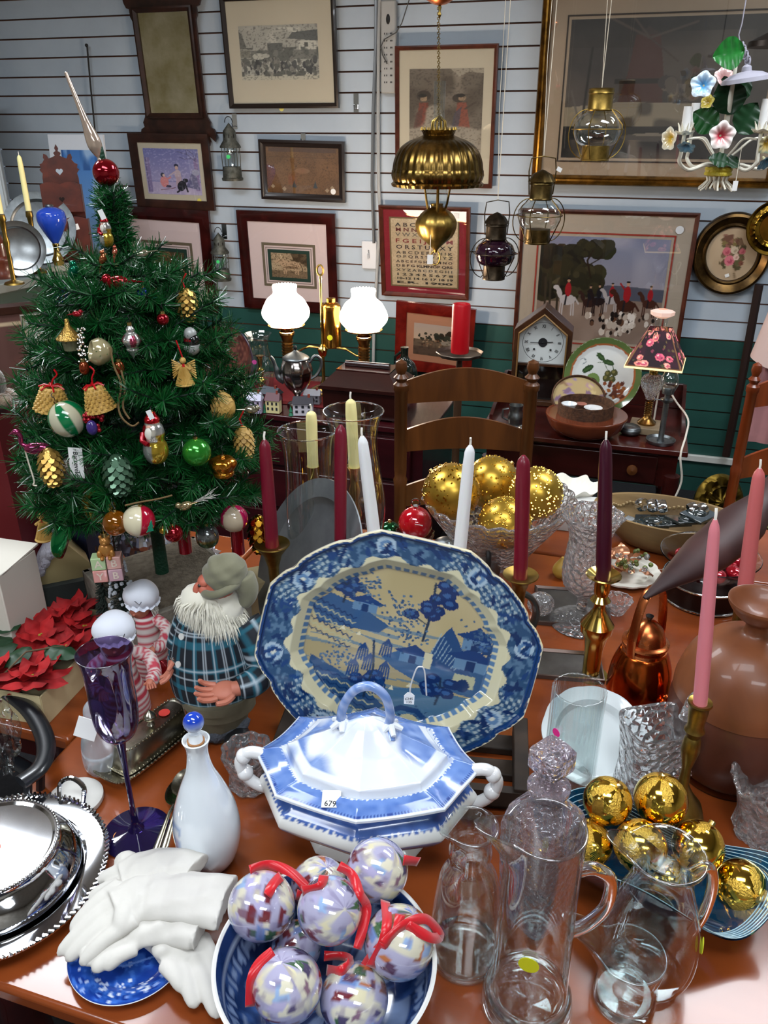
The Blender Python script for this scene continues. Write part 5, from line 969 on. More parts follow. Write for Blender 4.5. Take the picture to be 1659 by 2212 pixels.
def flower(x, y, dy, d, r_, c1, c2, yc='c9b13a'):
    q = PY(x, y, Y+dy)-base; Mx = T(*q) @ look(d); b = mb()
    def col(u, v): t = max(0, min(1, (v-.15)/.75)); a_, b_ = lin(c2), lin(c1); return tuple(a_[i]*(1-t)+b_[i]*t for i in range(3))
    b.grid(48, 10, lambda u, v: (r_*(.08+.92*v)*(1+.1*sin(10*PI*u)*v)*cos(2*PI*u), r_*(.08+.92*v)*(1+.1*sin(10*PI*u)*v)*sin(2*PI*u), r_*(.75*v-.35*v*v*v)+.05*r_*v*sin(20*PI*u)), 0, Mx, col, wrap=True)
    b.build('flower', PAINTG, th)
    b = mb().lathe([(1e-5, -r_*.5), (r_*.1, -r_*.4), (r_*.18, 0), (1e-5, .01*r_)], 10, 0, Mx); b.build('flower_calyx', m('calyx_cream', 'cfc8a0', .5), th)
flower(1520, 185, -.04, (-.5, -.8, .2), 24*s, 'd8e8f4', '5aa8dc'); flower(1562, 172, .02, (.1, -.7, .5), 22*s, 'd8b8b4', 'c08a88'); flower(1556, 293, -.07, (0, -1, .05), 26*s, 'f0eae4', 'b82a40'); flower(1452, 300, -.04, (-.9, -.4, .0), 22*s, 'e8e4d0', 'd8b030'); flower(1484, 312, -.05, (-.3, -.5, -.8), 18*s, '8ab8d0', '5a98c0'); flower(1655, 306, -.05, (.2, -.7, -.3), 22*s, 'e0d8a8', 'c8a030'); flower(1652, 345, -.04, (.3, -.6, -.6), 20*s, '7aa8c4', '3a7a9c'); flower(1530, 222, .0, (-.5, -.5, .3), 14*s, 'd8c860', 'c0a030')
def leafm(x, y, dy, d, w, h, rot, mat):
    q = PY(x, y, Y+dy)-base; Mx = T(*q) @ look(d) @ RZ(rot); b = mb()
    def lf(u, v): t = v; hw = w*sin(PI*min(1, t**.8))**.8*(1 if t < .99 else .1); x_ = (2*u-1)*hw; return (x_, (t-.4)*h, .12*w*abs(2*u-1)+.05*w*sin(t*26)*abs(2*u-1)-.1*h*(t-.5)**2)
    b.grid(13, 28, lf, 0, Mx); o = b.build('leaf', mat, th)
    return o
leafm(1580, 115, -.05, (-.1, -1, .1), 30*s, 62*s, 100, LEAF); leafm(1575, 215, .0, (0, -1, .2), 36*s, 78*s, 20, DLEAF); leafm(1528, 262, .0, (-.2, -1, .1), 28*s, 60*s, 60, m('leaf_mid', '14501f', .3, coat=.3)); leafm(1610, 262, .06, (.1, -1, .1), 34*s, 70*s, -30, DLEAF); leafm(1508, 178, .03, (-.3, -1, .1), 12*s, 30*s, 60, DLEAF); leafm(1556, 348, -.03, (0, -.6, .8), 24*s, 44*s, 70, DLEAF); leafm(1575, 350, -.02, (.1, -.6, .8), 24*s, 44*s, -60, DLEAF); leafm(1600, 190, .05, (.2, -1, .1), 26*s, 50*s, -50, DLEAF)
q0 = PY(1612, 168, Y-.03)-base; mb().lathe([(48*s, -8*s), (46*s, 0), (30*s, 8*s), (10*s, 12*s), (9*s, 20*s), (4*s, 24*s), (1e-5, 24*s)], 40, 0, T(*q0) @ RY(-8)).build('canopy', m('grey_canopy', '9a98a4', .4), th)
b = mb(); qa = q0+Vector((-.0, 0, 22*s)); qb = PY(1600, 100, Y-.03)-base; n = 7
for j in range(n):
    c_ = qa.lerp(qb, j/n); b.tube([(c_.x+.006*cos(t)*(j % 2), c_.y+.006*cos(t)*(1-j % 2), c_.z+.009*sin(t)+.005) for t in [2*PI*i/12 for i in range(12)]], .0018, 5, closed=True)
b.tube([tuple(qb), tuple(PY(1596, 75, Y-.03)-base), tuple(PY(1603, 50, Y-.03)-base), tuple(Vector((PY(1603, 50, Y-.03)-base).to_tuple()[:2]+(CEIL-base.z,)))], .0015, 5); b.build('hanging_chain', m('grey_canopy', ''), th)
q = PY(1586, 412, Y-.05)-base; mb().tube([(q.x, q.y, q.z+.02), (q.x+.008, q.y+.02, q.z+.1)], .0008, 4, 1).box(.012, .001, .022, 0, T(q.x, q.y, q.z)).build('price_tag', [WHITEP, STRING], th)
tag(mb().lathe([(.06, 0), (.058, .012), (.02, .03), (.004, .04), (.003, .06), (1e-5, .06)], 36).tube([(0, 0, .05), (0, 0, CEIL-PY(1668, 100, 2.2).z)], .003, 6).build('dark_lamp_shade', m('dark_bronze', '2e2722', .4, .8), loc=PY(1672, 102, 2.2)), 'dark metal shade hanging at the top right edge', 'lamp shade')
# ============================================================ THE TABLES
ux, uy = cos(WA), -sin(WA); vx, vy = sin(WA), cos(WA); TO = Vector((-.55, .586, 0))
def tab(u, v, z=.75): return Vector((TO.x+u*ux+v*vx, TO.y+u*uy+v*vy, z))
TOPM = m('cherry_table_top', '93491f', .2, wood=5, col2='682d12', stretch=(.14, 1, 1), coat=.22, ramp=(.3, .75))
def table(name, label, u0, u1, v0, v1):
    th = thing(name, label, 'table', tab(u0, v0, 0), (0, 0, -17.3)); w, d = u1-u0, v1-v0
    mb().box(w, d, .024, 0, T(w/2, d/2, .726)).build('table_top', TOPM, th, bevel=.006)
    mb().box(w-.1, d-.1, .08, 0, T(w/2, d/2, .645)).build('apron', MAHOG, th)
    for x in (.08, w-.08):
        for y in (.08, d-.08): mb().lathe([(1e-5, 0), (.02, 0), (.018, .1), (.028, .3), (.03, .5), (.024, .6), (.032, .65), (.032, .7), (1e-5, .7)], 20, 0, T(x, y, 0)).build('leg', MAHOG, th)
table('display_table', 'polished cherry table in front carrying the china and glass', 0, 1.62, 0, 1.1)
table('back_table', 'cherry table at the left carrying the Christmas tree and boxes', -.95, -.004, .335, .98)
table('side_table', 'small table behind the display table carrying the dough bowl', .48, 1.62, 1.106, 1.36)
# ============================================================ THE CHRISTMAS TREE
TX, TY = -.378, 1.2
NEED = m('tinsel_needles', '0e3f1c', .28, noise=18, col2='145a26', coat=.3); STEM = m('wire_stem', '10241a', .6)
RPROF = [(.955, .15), (.99, .17), (1.05, .19), (1.137, .178), (1.24, .137), (1.32, .104), (1.3735, .062), (1.41, .03), (1.47, .016)]
def trad(z): return float(np.interp(z, [a for a, b in RPROF], [b for a, b in RPROF]))
tree = thing('christmas_tree', 'artificial green Christmas tree hung with glass and straw ornaments', 'Christmas tree', (TX, TY, .86))
mb().tube([(0, 0, -.002), (0, 0, .3), (.0, 0, .6), (-.006, 0, .66)], [.0115, .009, .006, .004], 12).build('trunk', m('green_trunk', '0d3a26', .5, bump=(200, 1, .003)), tree)
rs = np.random.RandomState(5)
def needles(P0, P1, n, ln, w):               # n needles along segment
    d = (P1-P0); L_ = np.linalg.norm(d)+1e-9; d = d/L_; a = np.cross(d, [0.3, .2, .9]); a /= np.linalg.norm(a); b_ = np.cross(d, a)
    t = rs.rand(n, 1); base = P0+(P1-P0)*t; an = rs.rand(n, 1)*2*PI; rad = np.cos(an)*a+np.sin(an)*b_; dr = rad*(.75+.3*rs.rand(n, 1))+d*(.5+.35*rs.rand(n, 1)); dr /= np.linalg.norm(dr, axis=1)[:, None]
    l = ln*(.7+.5*rs.rand(n, 1)); sd = np.cross(dr, rs.randn(n, 3)); sd /= np.linalg.norm(sd, axis=1)[:, None]
    tip = base+dr*l; mid = base+dr*l*.5
    return np.stack([base-sd*w*.5, base+sd*w*.5, tip+sd*w*.25, tip-sd*w*.25], 1).reshape(-1, 3)
def branch(tip, root, big=1.0, twigs=6):
    tip = np.array(tip); root = np.array(root); V = []; L_ = np.linalg.norm(tip-root); b = mb()
    mid = (tip+root)/2+np.array([0, 0, -.012]); b.tube([tuple(root), tuple(mid), tuple(tip)], [.0035, .0028, .0015], 6)
    V.append(needles(root*.7+tip*.3, mid, int(L_*900), .024*big, .0016)); V.append(needles(mid, tip, int(L_*1900), .024*big, .0016))
    d = (tip-root)/L_
    for k in range(twigs):
        t = .42+.5*k/twigs; p0 = root+(tip-root)*t; s_ = np.cross(d, [0, 0, 1]); s_ = s_/(np.linalg.norm(s_)+1e-9)*(1 if k % 2 else -1)
        p1 = p0+(d*.6+s_*.75+np.array([0, 0, rs.uniform(-.25, .5)]))*(.05+.03*rs.rand())*big*min(1, L_/.1)
        b.tube([tuple(p0), tuple(p1)], .0015, 5); V.append(needles(p0, p1, int(120*big*min(1, L_/.12)+20), .023*big, .0015))
    A = np.concatenate(V); n = len(A)//4; b.put([tuple(x) for x in A], [(4*i, 4*i+1, 4*i+2, 4*i+3) for i in range(n)], 1)
    return b.build('branch', [STEM, NEED], tree, flat=True)
k = 0
for z in (1.0, 1.045, 1.09, 1.14, 1.19, 1.24, 1.285, 1.325, 1.362):
    r_ = trad(z); nb = max(5, int(r_*52))
    for j in range(nb):
        a = 2*PI*(j+.37*k)/nb+rs.uniform(-.15, .15); q = r_*rs.uniform(.84, 1.04)
        branch((q*cos(a), q*sin(a), z-.86+rs.uniform(-.012, .02)+(.02 if z < 1.03 else 0)), (0, 0, z-.86-.025 if z > 1.03 else z-.86-.005), 1.0 if r_ > .1 else .9, 6 if r_ > .08 else 3)
    k += 1
for z, n_ in ((1.385, 5), (1.405, 4), (1.425, 4), (1.44, 3)):
    for j in range(n_): a = 2*PI*j/n_+z*40; branch((.017*cos(a), .017*sin(a), z-.86+.024), (0, 0, z-.86-.01), .68, 2)
branch((-.004, 0, .612), (0, 0, .55), .9, 0)
# ornaments ---------------------------------------------------------------
def oy(px, py, dz=0.012):
    Y = TY
    for _ in range(4):
        q = PY(px, py, Y); r_ = trad(min(max(q.z, .96), 1.45)); Y = TY-math.sqrt(max(r_*r_-(q.x-TX)**2, .0004))-dz
    return Y
OG = lambda key, c, c2=None, r_=.09, me=.75: m('orn_'+key, c, r_, me, noise=12, col2=c2 or c, coat=.4)
GCAP = m('ornament_cap', 'c8b070', .25, 1)
def orn(px, py, name, label, group='tree ornaments', Y=None, rot=(0, 0, 0), cat='ornament', dy=0):
    p = PY(px, py, (Y or oy(px, py))-dy); th = thing(name, label, cat, p, rot, group); return th, mpp(p)
def cap(th, r_, s, c=GCAP, hook=16, z=None):
    z = r_ if z is None else z; o = mb().lathe([(1e-5, z-.001), (5*s, z-.001), (5*s, z+5*s), (1e-5, z+5*s)], 14).build('cap', c, th)
    mb().tube(sm([(0, 0, z+5*s), (2*s, 0, z+(5+hook*.4)*s), (-1*s, 0, z+(5+hook*.8)*s), (1*s, .004, z+(5+hook)*s)], 3), .0006, 4).build('hook', IRON, th)
def ball(px, py, r_, mat, label, Y=None, c=True, hook=16, name='glass_ball', dy=0):
    th, s = orn(px, py, name, label, Y=Y, dy=dy); mb().sph(r_*s, n=32).build('ball', mat, th)
    if c: cap(th, r_*s, s, hook=hook)
    return th, s
RED = OG('red', 'b00f22', '8a0818'); DRED = m('candy_red', 'a01022', .1, .5, coat=.5)
# topper
p = PY(229, 373, TY); s = mpp(p); th = thing('tree_topper', 'red glass ball topper with a long pearly spire', 'tree topper', p, (0, -16, 0), 'tree ornaments')
mb().sph(28*s, n=36).build('red_ball', RED, th); mb().lathe([(5*s, -40*s), (6*s, -34*s), (7*s, -26*s), (5*s, -24*s)], 16).build('socket', m('topper_green', '2a4a30', .5), th)
mb().lathe(smr([(8*s, 26*s), (6*s, 32*s), (10*s, 40*s), (15*s, 55*s), (14*s, 75*s), (9*s, 100*s), (6*s, 130*s), (4.4*s, 165*s), (3.4*s, 195*s), (3.4*s, 198*s)], 4)+[(1e-5, 200*s)], 28).build('spire', m('pearl_glass', 'cdb8a4', .12, .55, coat=.6, noise=8, col2='b8a090'), th)
# birds
def bird(px, py, L_, mat, label, rz, ry, tail=None, Y=None, name='bird_ornament', legs=True):
    th, s = orn(px, py, name, label, Y=Y, rot=(0, ry, rz)); L_ *= s
    b = mb(); b.sph(1, (0, 0, 0), 24, sq=(L_*.34, L_*.19, L_*.19), fn=lambda x, y, z: 1+.12*x); b.sph(L_*.14, (L_*.33, 0, L_*.13), 18); b.tube([(L_*.45, 0, L_*.13), (L_*.55, 0, L_*.1)], [L_*.04, .0003], 8)
    b.tube([(-L_*.25, 0, 0), (-L_*.5, 0, L_*-.03), (-L_*.75, 0, L_*-.06)], [L_*.12, L_*.07, L_*.03], 10, flat=.5); b.build('body', mat, th)
    if tail:
        rb = random.Random(4)
        for kk, cc in enumerate(tail):
            b = mb()
            for j in range(9): y = rb.uniform(-.12, .12); b.tube([(-L_*.35, 0, 0), (-L_*.9, y*L_, rb.uniform(-.08, .12)*L_), (-L_*rb.uniform(1.2, 1.7), y*3*L_, rb.uniform(-.2, .25)*L_)], .0006, 4, flat=.4)
            b.build('tail', m('tail_'+cc, cc, .25, .4, coat=.3), th)
    return th
bird(157, 590, 56, OG('teal', '0c8a66', '0a6a50'), 'teal glass bird with a long tinsel tail, perched at the upper left', -25, -55, ['3a3fc0', '8a1a3a', 'a08040', '2a6ac8'])
bird(256, 610, 78, RED, 'red glass bird lying across the branches near the top', 168, 8)
bird(165, 678, 34, DRED, 'small dark red glass bird above the gold lantern ornament', -15, -5)
bird(540, 885, 44, OG('silverbird', 'b8b4a0', '8a8468'), 'small silvery bird clipped at the right edge of the tree', 10, 8)
bird(402, 1092, 50, OG('goldbird', 'c8b48a', '9a8450'), 'gold clip-on bird with a white spun-glass tail', 170, 26, ['e4e2dc', 'eae8e2'], name='bird_ornament')
bird(222, 560, 40, OG('orangebird', 'b86a40', '9a4a28'), 'orange glass bird standing just left of the red one', 20, -65); bird(248, 688 if 0 else 545, 30, OG('coral', 'c0604a', 'a04a38'), 'coral pink little glass bird above the red bird', 80, -60)
bird(308, 548, 44, OG('pearlbird', 'b8b49c', '98947a'), 'pearly grey glass bird among the upper right needles', -160, 14)
ball(308, 633, 12, OG('blue', '1a2a9c'), 'small cobalt blue ball under the red bird'); ball(352, 690, 13, RED, 'small red ball in the upper right branches'); ball(425, 977, 31, OG('green', '3c9a34', '2f8a2c', .15, .6), 'plain light green glass ball on the right side of the tree', hook=8)
ball(250, 1130, 28, m('amber_glass', '9a5a10', .06, .2, trans=.55, coat=.5), 'transparent amber glass ball low on the tree'); ball(375, 1152, 20, RED, 'red ball low on the tree behind the red candle'); ball(352, 1146, 8, OG('gold', 'b88a2a'), 'tiny gold ball by the tree trunk')
def striped(px, py, r_, c1, c2, k_, label, star=None, rot=(0, 0, 0)):
    th, s = orn(px, py, 'striped_glass_ball', label, rot=rot); R_ = r_*s
    mb().sph(R_, n=64, col=lambda x, y, z: lin(c1) if (math.atan2(y, x)*k_/PI+.5) % 2 < 1 else lin(c2)).build('ball', m('painted_ornament', rough=.12, painted=True, coat=.6), th); cap(th, R_, s); return th, s, R_
th, s, R_ = striped(300, 1125, 35, 'a00f2c', 'cfc6a8', 1, 'red and cream glass ball painted with a little green fir', rot=(0, 12, 20))
mb().prism([(-.012, -.014), (.012, -.014), (.005, -.002), (.009, -.002), (.003, .008), (.005, .008), (0, .018), (-.005, .008), (-.003, .008), (-.009, -.002), (-.005, -.002)], 0, .001, 0, T(R_*.62, -R_*.77, 0) @ RZ(38) @ RX(90) @ SC(.55)).build('painted_fir', m('fir_teal', '1c8a6a', .4), th)
striped(506, 1120, 30, 'a8124a', 'b8a890', 2, 'magenta and cream striped glass ball low at the right of the tree'); striped(145, 905, 40, '0c6a3c', 'b8b49a', 5, 'green ribbed melon glass ornament below the straw bells', rot=(0, -25, 0))
# pearly shell with hollow
th, s = orn(215, 760, 'shell_ornament', 'pearly cream glass ornament with a hollow mouth, upper left of the tree', rot=(0, -75, 30)); R_ = 30*s
mb().open_lathe(smr([(1e-4, -R_*.95), (R_*.6, -R_*.75), (R_, 0), (R_*.8, R_*.55), (R_*.62, R_*.62), (R_*.45, R_*.3), (1e-4, R_*.05)], 5), 32).build('shell', m('pearl_cream', 'b8ae88', .12, .35, coat=.6, noise=6, col2='a89c74'), th)
# finial ornament
th, s = orn(284, 735, 'finial_ornament', 'silver and pink glass finial ornament hanging upper middle', ); mb().lathe(smr([(1e-4, -40*s), (4*s, -34*s), (9*s, -26*s), (13*s, -20*s), (12*s, -15*s), (19*s, -4*s), (19*s, 4*s), (12*s, 14*s), (8*s, 18*s), (9*s, 24*s), (5*s, 30*s), (4*s, 34*s)], 3), 40, fn=lambda r_, z, a: (r_*(1+.05*sin(a*10)), z), col=lambda x, y, z: lin('b04a60') if abs(z) < 12*s and (math.atan2(y, x)*4/PI) % 2 < 1 else lin('c4c4c0')).build('body', m('painted_mirror', rough=.15, painted=True, metal=.75, coat=.4), th); cap(th, 34*s, s)
# pinecones (woven straw / gold)
def cone(px, py, h, w, mat, label, rot=(0, 0, 0), name='pinecone_ornament', Y=None, ribbon=True):
    th, s = orn(px, py, name, label, rot=rot, Y=Y); h *= s; w *= s; b = mb(); rows = 9
    b.lathe(smr([(1e-4, -h*.5), (w*.25, -h*.42), (w*.4, -h*.1), (w*.38, h*.2), (w*.2, h*.45), (1e-4, h*.5)], 3), 16)
    for i in range(rows):
        t = i/(rows-1); z = h*(.42-.86*t); r_ = w*.5*sin(PI*min(1, .2+.75*t))**.7*.9+w*.04; n = 9
        for j in range(n):
            a = 2*PI*(j+.5*(i % 2))/n; Mx = RZ(a*180/PI) @ T(r_*.9, 0, z) @ RY(62); b.put([(-.0, -w*.02, 0), (w*.1, -w*.17, .0), (w*.28, -w*.1, .001), (w*.33, 0, .002), (w*.28, w*.1, .001), (w*.1, w*.17, 0), (0, w*.02, 0)], [(0, 1, 2, 3, 4, 5, 6)], 0, Mx)
    b.build('scales', mat, th)
    if ribbon: mb().tube([(0, 0, h*.45), (-.004, 0, h*.7), (.003, 0, h*.95)], .0012, 5).build('red_ribbon', WAXR, th)
STRAW = m('straw', 'c8a258', .55, noise=40, col2='a8823c'); GOLDC = m('gold_cone', 'b8924a', .3, .7)
cone(404, 655, 66, 40, GOLDC, 'gold pinecone hanging with red thread at the upper right'); cone(527, 955, 74, 38, STRAW, 'straw pinecone hanging at the right edge of the tree'); cone(490, 880, 36, 60, STRAW, 'woven straw cone half hidden in the right branches', (0, 90, 0), ribbon=False); cone(110, 1005, 80, 46, GOLDC, 'glittery gold cone ornament at the lower left', ribbon=False); cone(560, 1150, 84, 44, m('shiny_gold', 'b8862a', .12, 1), 'shiny gold pinecone below the right branches', Y=1.12, ribbon=False)
cone(255, 1020, 84, 56, m('frosted_green', '3c5a44', .2, .5, coat=.4), 'silvery green fir-shaped glass ornament left of the trunk', ribbon=False)
def bell(px, py, h, w, label, rot):
    th, s = orn(px, py, 'straw_bell', label, rot=rot); h *= s; w *= s; b = mb(); b.open_lathe([(w*.22, h*.5), (w*.3, h*.4), (w*.36, 0), (w*.47, -h*.5)], 24)
    for i in range(7):
        z = h*(.42-.14*i); r_ = w*(.27+.035*i)
        for j in range(14):
            a = 2*PI*(j+.5*(i % 2))/14; b.sph(1, (r_*cos(a), r_*sin(a), z-h*.02), 6, sq=(w*.06, w*.06, h*.085))
    b.build('woven_body', STRAW, th); mb().tube(sm([(0, 0, h*.5), (.002, 0, h*.8), (.008, 0, h*1.05), (.004, 0, h*1.25)], 3), .0012, 5).build('red_cord', WAXR, th)
    b = mb()
    for a in range(0, 360, 60): b.tube([(0, 0, h*.52), (w*.2*cos(R(a)), w*.2*sin(R(a)), h*.56), (w*.36*cos(R(a)), w*.36*sin(R(a)), h*.44)], .0012, 5)
    b.build('red_bow', WAXR, th)
bell(112, 860, 52, 76, 'woven straw bell with red bow, the left one of the pair', (0, 8, 0)); bell(210, 860, 56, 66, 'woven straw bell with red bow, the right one of the pair', (0, -10, 0))
def straw_doll(px, py, h, label, wings):
    th, s = orn(px, py, 'straw_figure', label); h *= s; b = mb()
    for j in range(30): a = 2*PI*j/30; b.tube([(.07*h*cos(a), .07*h*sin(a), .12*h), (.27*h*cos(a), .2*h*sin(a), -.45*h)], .0014, 4)
    b.sph(h*.1, (0, 0, h*.3), 14); b.tube([(-h*.2, 0, h*.02), (0, 0, h*.18), (h*.2, 0, h*.02)], h*.045, 8); b.lathe([(h*.27, -h*.45), (h*.29, -h*.42), (h*.27, -h*.4)], 24)
    if wings:
        for sx in (-1, 1):
            for j in range(8): b.tube([(0, h*.04, h*.12), (sx*h*.35, h*.05, h*(.3-.08*j))], .0012, 4)
    b.build('straw_body', STRAW, th); mb().tube([(0, 0, h*.22), (h*.03, -h*.05, h*.1), (0, 0, h*.05)], .002, 5).tube([(0, 0, h*.4), (-.006, 0, h*.9)], .001, 4).build('red_thread', WAXR, th)
straw_doll(397, 800, 72, 'straw angel with folded wings on the right of the tree', 1); straw_doll(92, 1135, 74, 'straw figure hanging at the lower left corner of the tree', 0)
# gold lantern ornament, beaded tinsel, acorns
th, s = orn(150, 730, 'lantern_ornament', 'gold roofed glass lantern ornament at the left of the tree'); mb().lathe([(1e-5, 0), (28*s, -2*s), (28*s, 0), (16*s, 12*s), (6*s, 26*s), (4*s, 40*s), (1e-5, 42*s)], 24).build('roof', m('gold_glitter', 'b8924a', .3, .8, bump=(300, 1, .002)), th); mb().lathe([(1e-5, -26*s), (15*s, -26*s), (17*s, -10*s), (17*s, -1*s), (1e-5, -1*s)], 24).build('body', m('lantern_body', '8a8a6c', .15, .5), th)
th, s = orn(178, 745, 'beaded_ornament', 'silver beaded hanging ornament beside the gold lantern one'); b = mb(); rb = random.Random(1)
for j in range(60): b.sph(rb.uniform(2, 4)*s, (rb.gauss(0, 5)*s, rb.gauss(0, 5)*s, rb.uniform(-36, 36)*s), 8)
b.build('beads', m('silver_bead', 'c8c4bc', .12, .9), th)
for x, y, l_ in ((182, 795, 'orange-brown glass nut under the pearly shell ornament'), (258, 795, 'orange-brown glass nut left of the middle of the tree')): th, s = orn(x, y, 'nut_ornament', l_); mb().sph(1, n=20, sq=(11*s, 11*s, 16*s)).build('nut', OG('nut', 'a84a24', '8a3418'), th); cap(th, 15*s, s)
# snowman, flamingo, small santa
th, s = orn(412, 735, 'snowman_ornament', 'glass snowman with black top and red band, upper right', dy=0.0); mb().sph(19*s, (0, 0, -14*s), 20).sph(14*s, (0, 0, 14*s), 20).build('body', m('snow_glitter', 'a8aaa8', .4, .2), th); mb().lathe([(1e-5, -2*s), (15*s, -2*s), (15*s, 4*s), (1e-5, 4*s)], 20).build('scarf', DRED, th); mb().lathe([(16*s, -4*s), (18*s, -8*s), (17*s, 0)], 20).sph(12*s, (8*s, -4*s, 2*s), 14).build('coat', m('black_glaze', '121214', .1, coat=1), th)
th, s = orn(75, 965, 'flamingo_ornament', 'pink glass flamingo hanging at the left edge of the tree'); b = mb().sph(1, (6*s, 0, -4*s), 24, sq=(30*s, 14*s, 14*s)); b.tube(sm([(-16*s, 0, 0), (-27*s, 0, 8*s), (-26*s, 0, 24*s), (-32*s, 0, 34*s)], 4), 5*s, 10); b.sph(1, (-34*s, 0, 34*s), 14, sq=(9*s, 6*s, 6*s)); b.tube([(-40*s, 0, 33*s), (-50*s, 0, 27*s)], [4*s, 1*s], 8); b.build('body', OG('pink', 'a83a68', '8a2a54'), th)
mb().tube(sm([(-22*s, 0, -10*s), (-20*s, 0, -40*s), (-16*s, 0, -80*s), (-20*s, 0, -90*s), (-12*s, 0, -92*s)], 3), .0012, 5).build('cord', STRING, th)
def santa_glass(px, py, h, label, beardc='d8d4c8'):
    th, s = orn(px, py, 'santa_ornament', label); h *= s; k = h/126; b = mb()
    b.lathe(smr([(1e-4, -63*k), (18*k, -58*k), (28*k, -38*k), (27*k, -18*k), (22*k, -6*k), (25*k, 10*k), (22*k, 26*k), (17*k, 34*k), (17*k, 44*k), (12*k, 52*k), (9*k, 60*k)], 4)+[(1e-5, 62*k)], 40,
            col=lambda x, y, z: lin('c0101c') if z > 38*k else lin('d8d4c8') if z > 33*k else (lin('e0dcd0') if (abs(x) < 11*k and y < 0 and z > -4*k) else lin('b89a30') if (x > -4*k and z < 12*k and y < 8*k) else lin('b01020') if x < -4*k and z > -12*k else lin('b8b8b4')))
    b.build('body', m('painted_mirror', ''), th); mb().sph(1, (-4*k, -18*k, 14*k), 16, sq=(11*k, 8*k, 16*k)).build('beard', m('beard_white', 'd4d0c4', .4), th); mb().sph(1, (-3*k, -15*k, 29*k), 14, sq=(8*k, 5*k, 6*k)).build('face', m('face_pink', 'c89a84', .4), th)
    mb().tube([(-22*k, -10*k, 14*k), (-22*k, -22*k, 0), (-10*k, -25*k, -8*k)], 6*k, 10).build('sleeve', DRED, th); cap(th, 60*k, s, hook=6)
    mb().box(11*s, .001, 20*s, 0, T(8*s, -.014, 52*k) @ RY(-20)).build('price_tag', WHITEP, th)
santa_glass(333, 945, 120, 'glass Santa with a red cap and gold sack, centre of the tree'); santa_glass(228, 500, 66, 'small glass Santa near the top left of the tree')
# crown
th, s = orn(482, 1008, 'crown_ornament', 'gold glass crown ornament at the right of the tree'); mb().lathe(smr([(1e-4, -22*s), (20*s, -21*s), (23*s, -12*s), (22*s, -8*s), (29*s, 6*s), (26*s, 16*s), (14*s, 22*s), (5*s, 20*s), (4*s, 26*s)], 3), 48, fn=lambda r_, z, a: (r_*(1+.07*cos(a*6)*(1 if z > -8*s else 0)), z)).build('body', m('orange_gold', 'c07a1c', .14, .9, coat=.4), th); cap(th, 24*s, s)
# silver glitter ball with name tag
th, s = orn(165, 1020, 'glitter_ball', 'silvery clear glitter ball behind a long white paper tag', Y=1.07); mb().sph(38*s, n=28, fn=lambda x, y, z: 1+.05*sin(9*x)*sin(8*z)).build('ball', m('silver_glitter', '9a9288', .22, .8, bump=(260, 1, .003)), th)
th = thing('paper_tag', 'long white tag hanging on the silvery ball, printed Barreveld', 'tag', PY(165, 1000, 1.035), (0, 4, 0)); s = mpp(th.location)
mb().box(30*s, .0008, 70*s, 0, T(0, 0, -35*s)).build('card', WHITEP, th); mb().text('Barreveld', 15*s, 0, T(0, -.0009, -2*s) @ RX(90) @ RZ(-90), bold=.00005, fit=56*s).build('lettering', INK, th)
# ring wreath, melon slice, berries, hanging red candles, glass acorn
th, s = orn(215, 1085, 'ring_ornament', 'twisted gold straw ring hanging low on the left', Y=1.06); b = mb(); b.tube([(28*s*cos(t), 8*s*sin(t), 34*s*sin(t)) for t in [2*PI*j/40 for j in range(40)]], 8*s, 8, closed=True)
for j in range(44): t = 2*PI*j/44; b.tube([(20*s*cos(t), 6*s*sin(t)-8*s, 25*s*sin(t)), (36*s*cos(t+.06), 9*s*sin(t)-5*s, 43*s*sin(t+.06))], 2.6*s, 5)
b.build('ring', m('gold_straw', 'b8903c', .3, .5), th)
th, s = orn(138, 1165, 'melon_slice_ornament', 'green and red glass melon slice low at the left', rot=(0, 24, 30)); mb().sph(1, n=32, sq=(26*s, 18*s, 46*s), col=lambda x, y, z: lin('0c7a3c') if x < .1 else lin('5a0c18'), fn=lambda x, y, z: 1 if x < .3 else .3/max(x, .3)).build('slice', m('painted_mirror', ''), th); cap(th, 44*s, s)
th, s = orn(205, 915, 'berry_ornament', 'cluster of red berries around a purple egg on the left'); b = mb(); rb = random.Random(6)
for j in range(26): a = rb.uniform(0, 6.3); q = rb.uniform(10, 24)*s; b.sph(5*s, (q*cos(a), rb.uniform(-4, 4)*s, q*sin(a)*.9+6*s), 10)
b.build('berries', DRED, th); mb().sph(1, (-4*s, -10*s, -6*s), 20, sq=(12*s, 10*s, 17*s)).build('egg', m('purple_egg', '3a2a6c', .2, coat=.4), th)
for x, y, h_, l_ in ((396, 1150, 96, 'red candle-shaped ornament hanging right of the trunk'), (513, 1168, 60, 'red tube ornament under the magenta striped ball')):
    th, s = orn(x, y, 'red_tube_ornament', l_, Y=1.13); mb().lathe([(1e-5, -h_*.5*s), (14*s, -h_*.5*s), (14*s, h_*.5*s), (1e-5, h_*.52*s)], 24).build('tube', DRED, th)
th, s = orn(448, 1160, 'cup_ornament', 'clear and green glass acorn ornament low at the right', Y=1.11); mb().lathe(smr([(1e-4, -22*s), (16*s, -20*s), (24*s, -8*s), (24*s, 10*s), (16*s, 24*s), (6*s, 28*s)], 3), 28, col=lambda x, y, z: lin('3c6a4a') if z < -4*s else lin('8a7a3a') if z < 2*s else lin('8a9090')).build('cup', m('painted_mirror', ''), th); cap(th, 28*s, s)
